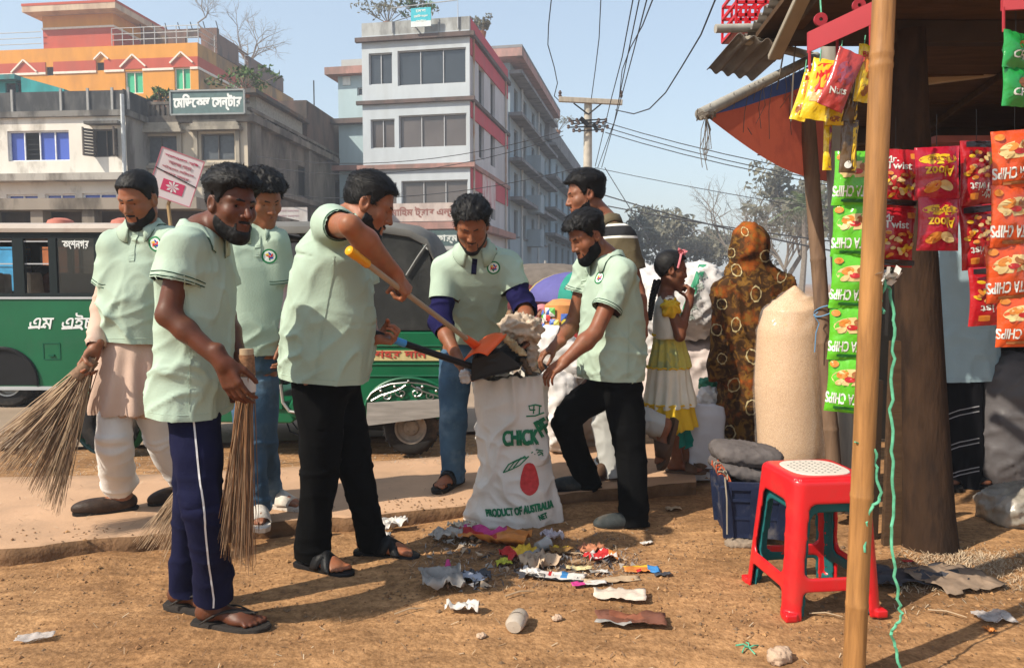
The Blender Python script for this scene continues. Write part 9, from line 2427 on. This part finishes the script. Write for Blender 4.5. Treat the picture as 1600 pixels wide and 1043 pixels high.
TW = [mat('twig_tan',(.30,.195,.115),rough=.7,var=.2),mat('twig_brown',(.19,.115,.07),rough=.7,var=.2),mat('twig_pale',(.42,.30,.19),rough=.7,var=.2)]
def g1(e,c):
 q = P(118,590,3.56);MB().tube([Vector((.015,0,.015)),q - c],[.028,.036],12).build('binding',mat('binding_cord',(.22,.13,.08),rough=.8,var=.3,scale=60),e,True)
broom('wide fanned twig broom held by the kurta wearer',((142,566),4),((-40,705),(92,812)),3.6,3.42,460,3,TW,g1,r=.0024,curve=.04)
def g2(e,c):
 MB().tube([Vector((0,0,.055)),Vector((0,0,-.02))],[.026,.028],14).build('bound_head',mat('bound_twigs',(.24,.12,.06),rough=.6,var=.35,scale=90),e,True);MB().tube([Vector((0,0,-.022)),Vector((-.002,0,-.075))],[.029,.031],14).build('white_band',mat('white_tape',(.6,.55,.5),rough=.5,var=.1),e,True);MB().tube([Vector((0,0,.05)),Vector((0,0,.075))],.024,12).build('stick_ends',TW[2],e,True)
broom('twig broom hanging upright beside the navy track pants',((386,578),4),((340,860),(396,900)),2.63,2.62,420,5,TW[:2] + [mat('twig_rust',(.24,.12,.055),rough=.7,var=.2)],g2,r=.0021,curve=.012)
def g3(e,c): MB().tube([Vector((.02,0,.06)),Vector((0,0,0))],[.02,.022],12).build('bound_head',mat('bound_twigs',(.24,.12,.06)),e,True)
broom('sparse twig broom fanning over the kerb behind the track pants',((322,706),3),((205,855),(300,885)),3.42,3.32,150,7,[TW[2],TW[0]],g3,r=.0022,curve=.03)
# ------------------------------------------------------------------ litter on the ground
def gz(x,y): return float(ground_z(np.array([x]),np.array([y]))[0])
def crumple(label,px,py,w,h,rot,mats,seed,amp=.02,cat='wrapper',name='wrapper',bands=None,fold=0.0,n=16,lift=.006):
 q = G(px,py);z = gz(q.x,q.y);e = bpy.data.objects
 V,F,MI = [],[],[];rng = random.Random(seed);m = max(6,int(n * h / w))
 u = np.array([[i / n - .5,j / m - .5] for i in range(n + 1) for j in range(m + 1)]);p = np.stack([u[:,0] * w,u[:,1] * h,np.zeros(len(u))],1)
 zz = (ridge(vnoise(np.stack([p[:,0] / w * 4,p[:,1] / h * 4,p[:,2]],1) + seed * 1.37,seed),1.6)) * amp + np.abs(vnoise(p * 60,seed + 2)) * amp * .35
 zz = zz + fold * (np.abs(u[:,0]) * 2) ** 2 * w * .5
 jit = np.stack([vnoise(p * 40 + 5,seed + 4),vnoise(p * 40 + 9,seed + 5)],1) * min(w,h) * .07
 c,s = math.cos(rot),math.sin(rot);X_ = p[:,0] * (1 - .25 * fold) + jit[:,0];Y_ = p[:,1] + jit[:,1]
 for i in range(len(p)): V.append((X_[i] * c - Y_[i] * s,X_[i] * s + Y_[i] * c,lift + zz[i]))
 k = m + 1
 for i in range(n):
  for j in range(m):
   F.append((i * k + j,(i + 1) * k + j,(i + 1) * k + j + 1,i * k + j + 1));t = (i + .5) / n;v = (j + .5) / m
   MI.append(0 if bands is None else bands(t,v))
 o = pyd(name,V,F,mats,None,True,mi=MI);o.location = (q.x,q.y,z);tag(o,label,cat);o.modifiers.new('t','SOLIDIFY').thickness = .0012
 return o
def lm(n,c,**k): return mat('litter_' + n,c,**({'rough': .4,'var': .15,'scale': 25} | k))
LW,LR,LY,LB,LG,LP,LGY,LBR,LO,LC = lm('white',(.58,.54,.5)),lm('red',(.45,.03,.03)),lm('yellow',(.66,.42,.04)),lm('blue',(.05,.2,.45)),lm('green',(.1,.3,.08)),lm('pink',(.52,.05,.22)),lm('grey',(.27,.25,.23)),lm('brown',(.17,.07,.045)),lm('orange',(.55,.2,.05)),lm('clear',(.55,.5,.47),alpha=.6,rough=.15)
TAN_P = lm('tan',(.42,.3,.19),rough=.8)
crumple('long red and gold snack wrapper lying against the sack',770,852,0.366,0.159,-.35,[LR,LO,LP],1,.05,bands=lambda t,v: 2 if v > .72 and t < .6 else (1 if t > .55 or v < .25 else 0))
crumple('bright yellow wrapper with a red corner below the long wrapper',812,874,0.171,0.11,.5,[LY,LR,LGY],2,.045,bands=lambda t,v: 1 if t < .35 else (2 if v < .2 else 0));crumple('small yellow green scrap beside the yellow wrapper',787,885,0.0732,0.061,.2,[lm('lime',(.45,.45,.05))],3,.02)
crumple('white grey and red box sleeve with small print',870,910,0.244,0.0915,-.28,[LW,BLK,LR,LB],4,.012,'packet',bands=lambda t,v: 1 if v < .12 else (3 if .55 < t < .66 and v > .4 else (2 if .3 < t < .36 and v > .5 else 0)),fold=.05)
crumple('colourful yellow and blue sachet lying flat',1003,901,0.152,0.061,-.05,[LO,LB,LY,LR],5,.012,'sachet',bands=lambda t,v: 1 if t > .68 else (3 if .3 < t < .45 and v < .5 else (2 if v > .6 else 0)))
crumple('red and white torn wrapper in the heap',940,880,0.146,0.0854,.3,[LR,LW,LO],6,.035,bands=lambda t,v: 1 if (t + v) % .5 < .2 else (2 if t > .75 else 0));crumple('pink wrapper with white scrap beneath it',920,925,0.146,0.0366,.15,[LP,LW],7,.012,bands=lambda t,v: 1 if t > .4 else 0)
crumple('flattened pale tan carton lid',955,918,0.244,0.0549,.2,[TAN_P],8,.012,'carton');crumple('creased white paper mask with ear loop',968,943,0.207,0.0854,-.1,[lm('mask',(.55,.46,.38),rough=.85)],9,.022,'mask','face_mask')
crumple('folded dark brown plastic packet, flattened',985,978,0.256,0.104,-.1,[LBR,lm('maroon',(.25,.09,.05)),LGY],10,.022,'packet',bands=lambda t,v: 1 if v > .55 and .2 < t < .7 else (2 if v < .2 and t < .5 else 0));crumple('small crumpled white foil cup lid',722,962,0.128,0.0549,-.1,[LW],11,.035,'foil')
crumple('grey crumpled polythene at the left of the heap',690,925,0.171,0.146,.2,[LGY],12,.06,'plastic');crumple('pale blue grey polythene sheet beside it',730,912,0.171,0.0854,-.2,[lm('blue_grey',(.36,.38,.44))],13,.03,'plastic');crumple('dark grey plastic flap behind the polythene',745,908,0.122,0.061,.1,[lm('dark',(.06,.06,.07))],14,.03,'plastic')
crumple('dusty white tissue wad by the kerb',617,832,0.122,0.0854,.4,[LW],15,.05,'tissue');crumple('off white paper scrap by the shovel holder\'s sandal',597,842,0.0854,0.0488,-.3,[LW],16,.02,'paper');crumple('grey wrinkled bag at the upper left of the heap',700,850,0.146,0.11,.1,[lm('greige',(.4,.36,.32))],17,.055,'plastic')
crumple('cream crumpled bag at the top of the heap',722,838,0.134,0.0854,-.4,[lm('cream',(.5,.42,.32))],18,.05,'plastic');crumple('tan crushed paper in the middle of the heap',843,888,0.171,0.122,.7,[lm('kraft',(.44,.32,.22),rough=.8)],19,.05,'paper');crumple('clear plastic cup wrapper near the sack base',862,850,0.0915,0.0915,.5,[lm('violet_clear',(.48,.42,.45),rough=.2)],20,.045,'plastic')
crumple('orange brown onion net scrap',925,868,0.122,0.0854,.2,[lm('rust',(.42,.17,.09))],22,.04,'net');crumple('small white label scrap',940,900,0.061,0.0305,.1,[LW],23,.008,'paper');crumple('cream folded scrap left of the sleeve',828,905,0.0854,0.061,-.6,[LW],24,.03,'paper');crumple('pale yellow strip lying in the heap',905,898,0.11,0.0366,-.2,[lm('buff',(.55,.46,.25))],25,.015,'strip')
crumple('brown wrapper with gold edge in the heap',878,868,0.11,0.061,.1,[lm('umber',(.22,.12,.04)),LY],26,.03,bands=lambda t,v: 1 if v > .7 else 0);crumple('dark leaf like scrap beside the colourful sachet',1035,908,0.0732,0.0305,.1,[lm('dark',(.06,.06,.07))],27,.01,'plastic');crumple('flat brown cardboard piece behind the bamboo pole',1490,912,0.317,0.244,.3,[lm('card',(.24,.17,.12),rough=.9)],28,.025,'cardboard','cardboard')
crumple('clear torn film on the earth at the right',1552,968,0.134,0.0854,.1,[LC],29,.02,'plastic');crumple('bright orange scrap on the earth at the right',1546,985,0.0366,0.0366,.4,[LO],30,.012,'scrap');crumple('red scrap near the straw',1418,882,0.0488,0.0244,.1,[LR],31,.01,'scrap');crumple('blue scrap in the straw',1510,900,0.0427,0.0244,.6,[LB],32,.01,'scrap')
crumple('black crumpled sheet on the earth right of the stool',1425,905,0.39,0.195,.1,[lm('dark',(.06,.06,.07))],33,.03,'plastic','dark_sheet');crumple('pale torn film by the left edge',55,998,0.122,0.0488,.3,[LC],34,.015,'plastic');crumple('small beige packet scrap near the reaching man\'s shoe',1052,797,0.0854,0.0427,.1,[TAN_P],35,.012,'scrap');crumple('white scrap beside the pavement edge',1010,852,0.061,0.0244,.5,[LW],36,.01,'scrap')  # includes a dark crumpled sheet laid right of the stool
def small_things():
 q = G(808,985);e = thing('crushed_bottle','small crushed frosted plastic bottle lying on the bare earth','bottle',(q.x,q.y,gz(q.x,q.y) + .03),math.radians(75));V = MB()
 V.lathe([(.001,-.052),(.026,-.05),(.033,-.04),(.034,0),(.032,.02),(.033,.04),(.026,.052),(.018,.056),(.001,.057)],20,ax='x');o = V.build('bottle_body',mat('frosted_pet',(.62,.52,.42),rough=.25,trans=.35,var=.1,spec=.5),e,True)
 for v in o.data.vertices: v.co.z = v.co.z * .85 + .003 * math.sin(v.co.x * 150);v.co.y *= 1.05
 MB().lathe([(.0345,.0),(.0352,.004),(.0345,.008)],20,ax='x').build('ridge',mat('frosted_pet',(.6,.5,.4)),e,True)
 q = G(848,862);e = thing('plastic_cup','clear plastic cup lying on its side in the heap','cup',(q.x,q.y,gz(q.x,q.y) + .028),.8)
 MB().lathe([(.001,-.04),(.022,-.04),(.03,.03),(.033,.034),(.031,.034),(.028,.028),(.02,-.036),(.001,-.036)],20,ax='x').build('cup_body',mat('cup_clear',(.68,.68,.66),rough=.15,trans=.55,var=0),e,True)
 q = G(700,910);e = thing('bottle_top','bright pink pointed bottle top sticking out of the grey polythene','cap',(q.x,q.y,gz(q.x,q.y) + .02))
 MB().lathe([(.001,0),(.020,0),(.019,.02),(.01,.05),(.006,.065),(.001,.066)],14).build('cone',lm('pink',(.52,.05,.22)),e,True)
 for px,py,s,lb,sd in ((1218,1027,.042,'pale angular stone in front of the stool',3),(870,973,.018,'short cigarette end like twig on the earth',5),(752,1000,.016,'tiny tan pebble below the foil lid',7)):
  q = G(px,py);sack_shape('stone',lb,Vector((q.x,q.y,gz(q.x,q.y) + s * .5)),(s,s * .7,s * .55),rzm(.5),mat('pale_stone',(.48,.34,.24),rough=.9,var=.15,bump=.3,bscale=60),sd,s * .15,s * .16,'stone')
 q = G(1170,1010);e = thing('green_twine_scrap','short knot of green twine lying on the earth','twine',(q.x,q.y,gz(q.x,q.y)))
 for a in (.2,1.3,2.4,3.6,4.6): MB().tube([(0,0,.006),(math.cos(a) * .02,math.sin(a) * .02,.012),(math.cos(a + .3) * .045,math.sin(a + .3) * .045,.004)],.0028,5).build('strand',GRT,e)
 # twigs one can pick out in the heap
 rng = random.Random(9)
 for k,(px,py,L,a,lb) in enumerate(((905,873,.16,-.4,'pale straight stick poking out of the heap'),(640,962,.12,.5,'forked dry twig left of the foil lid'),(812,934,.13,.45,'dry twig below the box sleeve'),(1290,968,.12,-.2,'thin pale straw by the stool foot'),(330,800,.14,.2,'dry twig on the pavement edge'),(1480,962,.13,-.5,'thin pale straw on the earth right of the pole'))):
  q = G(px,py);o = MB().tube([(-L / 2 * math.cos(a),-L / 2 * math.sin(a),.012),(0,.006,.018),(L / 2 * math.cos(a),L / 2 * math.sin(a),.010)],[.003,.0035,.002],5).build('dry_twig',TW[2],None);o.location = (q.x,q.y,max(gz(q.x,q.y),0));tag(o,lb,'twig')
small_things()
# ------------------------------------------------------------------ uncountable bits: straw, dust clods, crumbs
def bits(name,label,regions,n,seed,mats,kind='straw',cat='debris'):
 rng = random.Random(seed);b = [MB() for _ in mats]
 for k in range(n):
  x0,y0,x1,y1 = rng.choice(regions);px,py = rng.uniform(x0,x1),rng.uniform(y0,y1);q = G(px,py);z = gz_fast(q.x,q.y)
  a = rng.uniform(0,math.pi);c,s = math.cos(a),math.sin(a);g = b[k % len(mats)]
  if kind == 'straw':
   L,w = rng.uniform(.008,.034),rng.uniform(.0008,.002);t = rng.uniform(0,.012);g.add([(q.x - c * L / 2 - s * w,q.y - s * L / 2 + c * w,z + .003),(q.x - c * L / 2 + s * w,q.y - s * L / 2 - c * w,z + .003),(q.x + c * L / 2 + s * w,q.y + s * L / 2 - c * w,z + .004 + t),(q.x + c * L / 2 - s * w,q.y + s * L / 2 + c * w,z + .004 + t)],[(0,1,2,3)])
  elif kind == 'scrap':
   r = rng.uniform(.008,.03);V = [(q.x + rng.uniform(-r,r),q.y + rng.uniform(-r,r),z + rng.uniform(.002,.03)) for _ in range(5)];g.add(V,[(0,1,2),(0,2,3),(0,3,4)])
  else:
   r = rng.uniform(.0025,.008) if rng.random() < .93 else rng.uniform(.008,.016);V = [(q.x + dx * r * rng.uniform(.6,1.2),q.y + dy * r * rng.uniform(.6,1.2),z + dz * r * .7) for dx,dy,dz in ((1,0,.1),(0,1,.1),(-1,0,.1),(0,-1,.1),(.1,0,1))];g.add(V,[(0,1,4),(1,2,4),(2,3,4),(3,0,4)])
 o = MB()
 for i,g in enumerate(b):
  off_ = len(o.V);o.V += g.V;o.F += [tuple(j + off_ for j in f) for f in g.F];o.M += [i] * len(g.F)
 ob = o.build(name,mats,None,fix=False);tag(ob,label,cat,kind='stuff')
GX_,GY_,GZ_ = gx,gy,Z
def gz_fast(x,y):
 if .0 < y < 7 and KY(x) < y < KB(x): return .082
 i = min(max(int(np.searchsorted(GX_,x)),0),len(GX_) - 1);j = min(max(int(np.searchsorted(GY_,y)),0),len(GY_) - 1);return float(GZ_[i,j])
kbx,kby = [p.x for p in KERB_B],[p.y for p in KERB_B]
def KY(x): return float(np.interp(x,kx,ky)) if x < 1.25 else 99
def KB(x): return float(np.interp(x,kbx,kby))
CL = [mat('clod_brown',(.20,.10,.045),rough=.95,var=.2),mat('clod_tan',(.33,.18,.08),rough=.95,var=.2),mat('clod_grey',(.17,.105,.06),rough=.95,var=.2)]
bits('earth_clods','crumbs of earth and grit scattered over the bare ground',[(-20,850,1620,1060),(-20,850,1620,960),(600,800,1100,940),(1080,760,1600,1000)],5000,3,CL,'clod')
bits('straw_bits','short bits of straw, twig and paper scattered over the ground',[(-20,860,1620,1050),(-20,740,700,850),(640,820,1060,930),(640,840,1000,910),(1390,850,1620,960),(1390,850,1620,930),(0,690,700,740)],1700,5,[TW[0],TW[1],mat('straw_white',(.46,.36,.25),var=.1),TW[1]])
bits('straw_heap','loose straw and shredded husk heaped at the foot of the trunk post',[(1400,862,1600,925),(1440,868,1570,900)],1800,7,[TW[2],mat('straw_white',(.6,.5,.38)),TW[0]])
bits('heap_crumbs','fine brown scraps and torn bits mixed through the swept heap',[(660,838,960,925),(780,860,1000,905)],1300,9,[TW[1],lm('dark',(.06,.06,.07)),TW[1],TW[0],LGY])
bits('road_debris','dry leaves and rubbish strewn along the road edge',[(-20,690,740,745)],1500,11,[TW[0],TW[1],mat('straw_white',(.6,.5,.38)),LGY])
bits('heap_scraps','tangle of torn wrapper, leaf and plastic scraps in the swept heap',[(670,838,800,880),(760,862,990,900),(800,875,960,915),(680,905,760,932)],200,13,[LGY,lm('kraft',(.44,.32,.22)),TW[1],lm('dark',(.06,.06,.07)),lm('greige',(.4,.36,.32)),TW[0]],'scrap')
# ------------------------------------------------------------------ hazy air over the street
hz = bpy.data.materials.new('haze_air');hz.use_nodes = True;nt = hz.node_tree;nt.nodes.clear()
ho = nt.nodes.new('ShaderNodeOutputMaterial');pv = nt.nodes.new('ShaderNodeVolumePrincipled');pv.inputs['Color'].default_value = (.86,.91,1.0,1);pv.inputs['Density'].default_value = .003;pv.inputs['Anisotropy'].default_value = .2
nt.links.new(pv.outputs[0],ho.inputs['Volume'])
HZ = MB().box((-290,-70,-1.1),(290,430,26)).build('haze',hz,None);tag(HZ,'thin dusty haze hanging over the whole street','haze',kind='stuff')
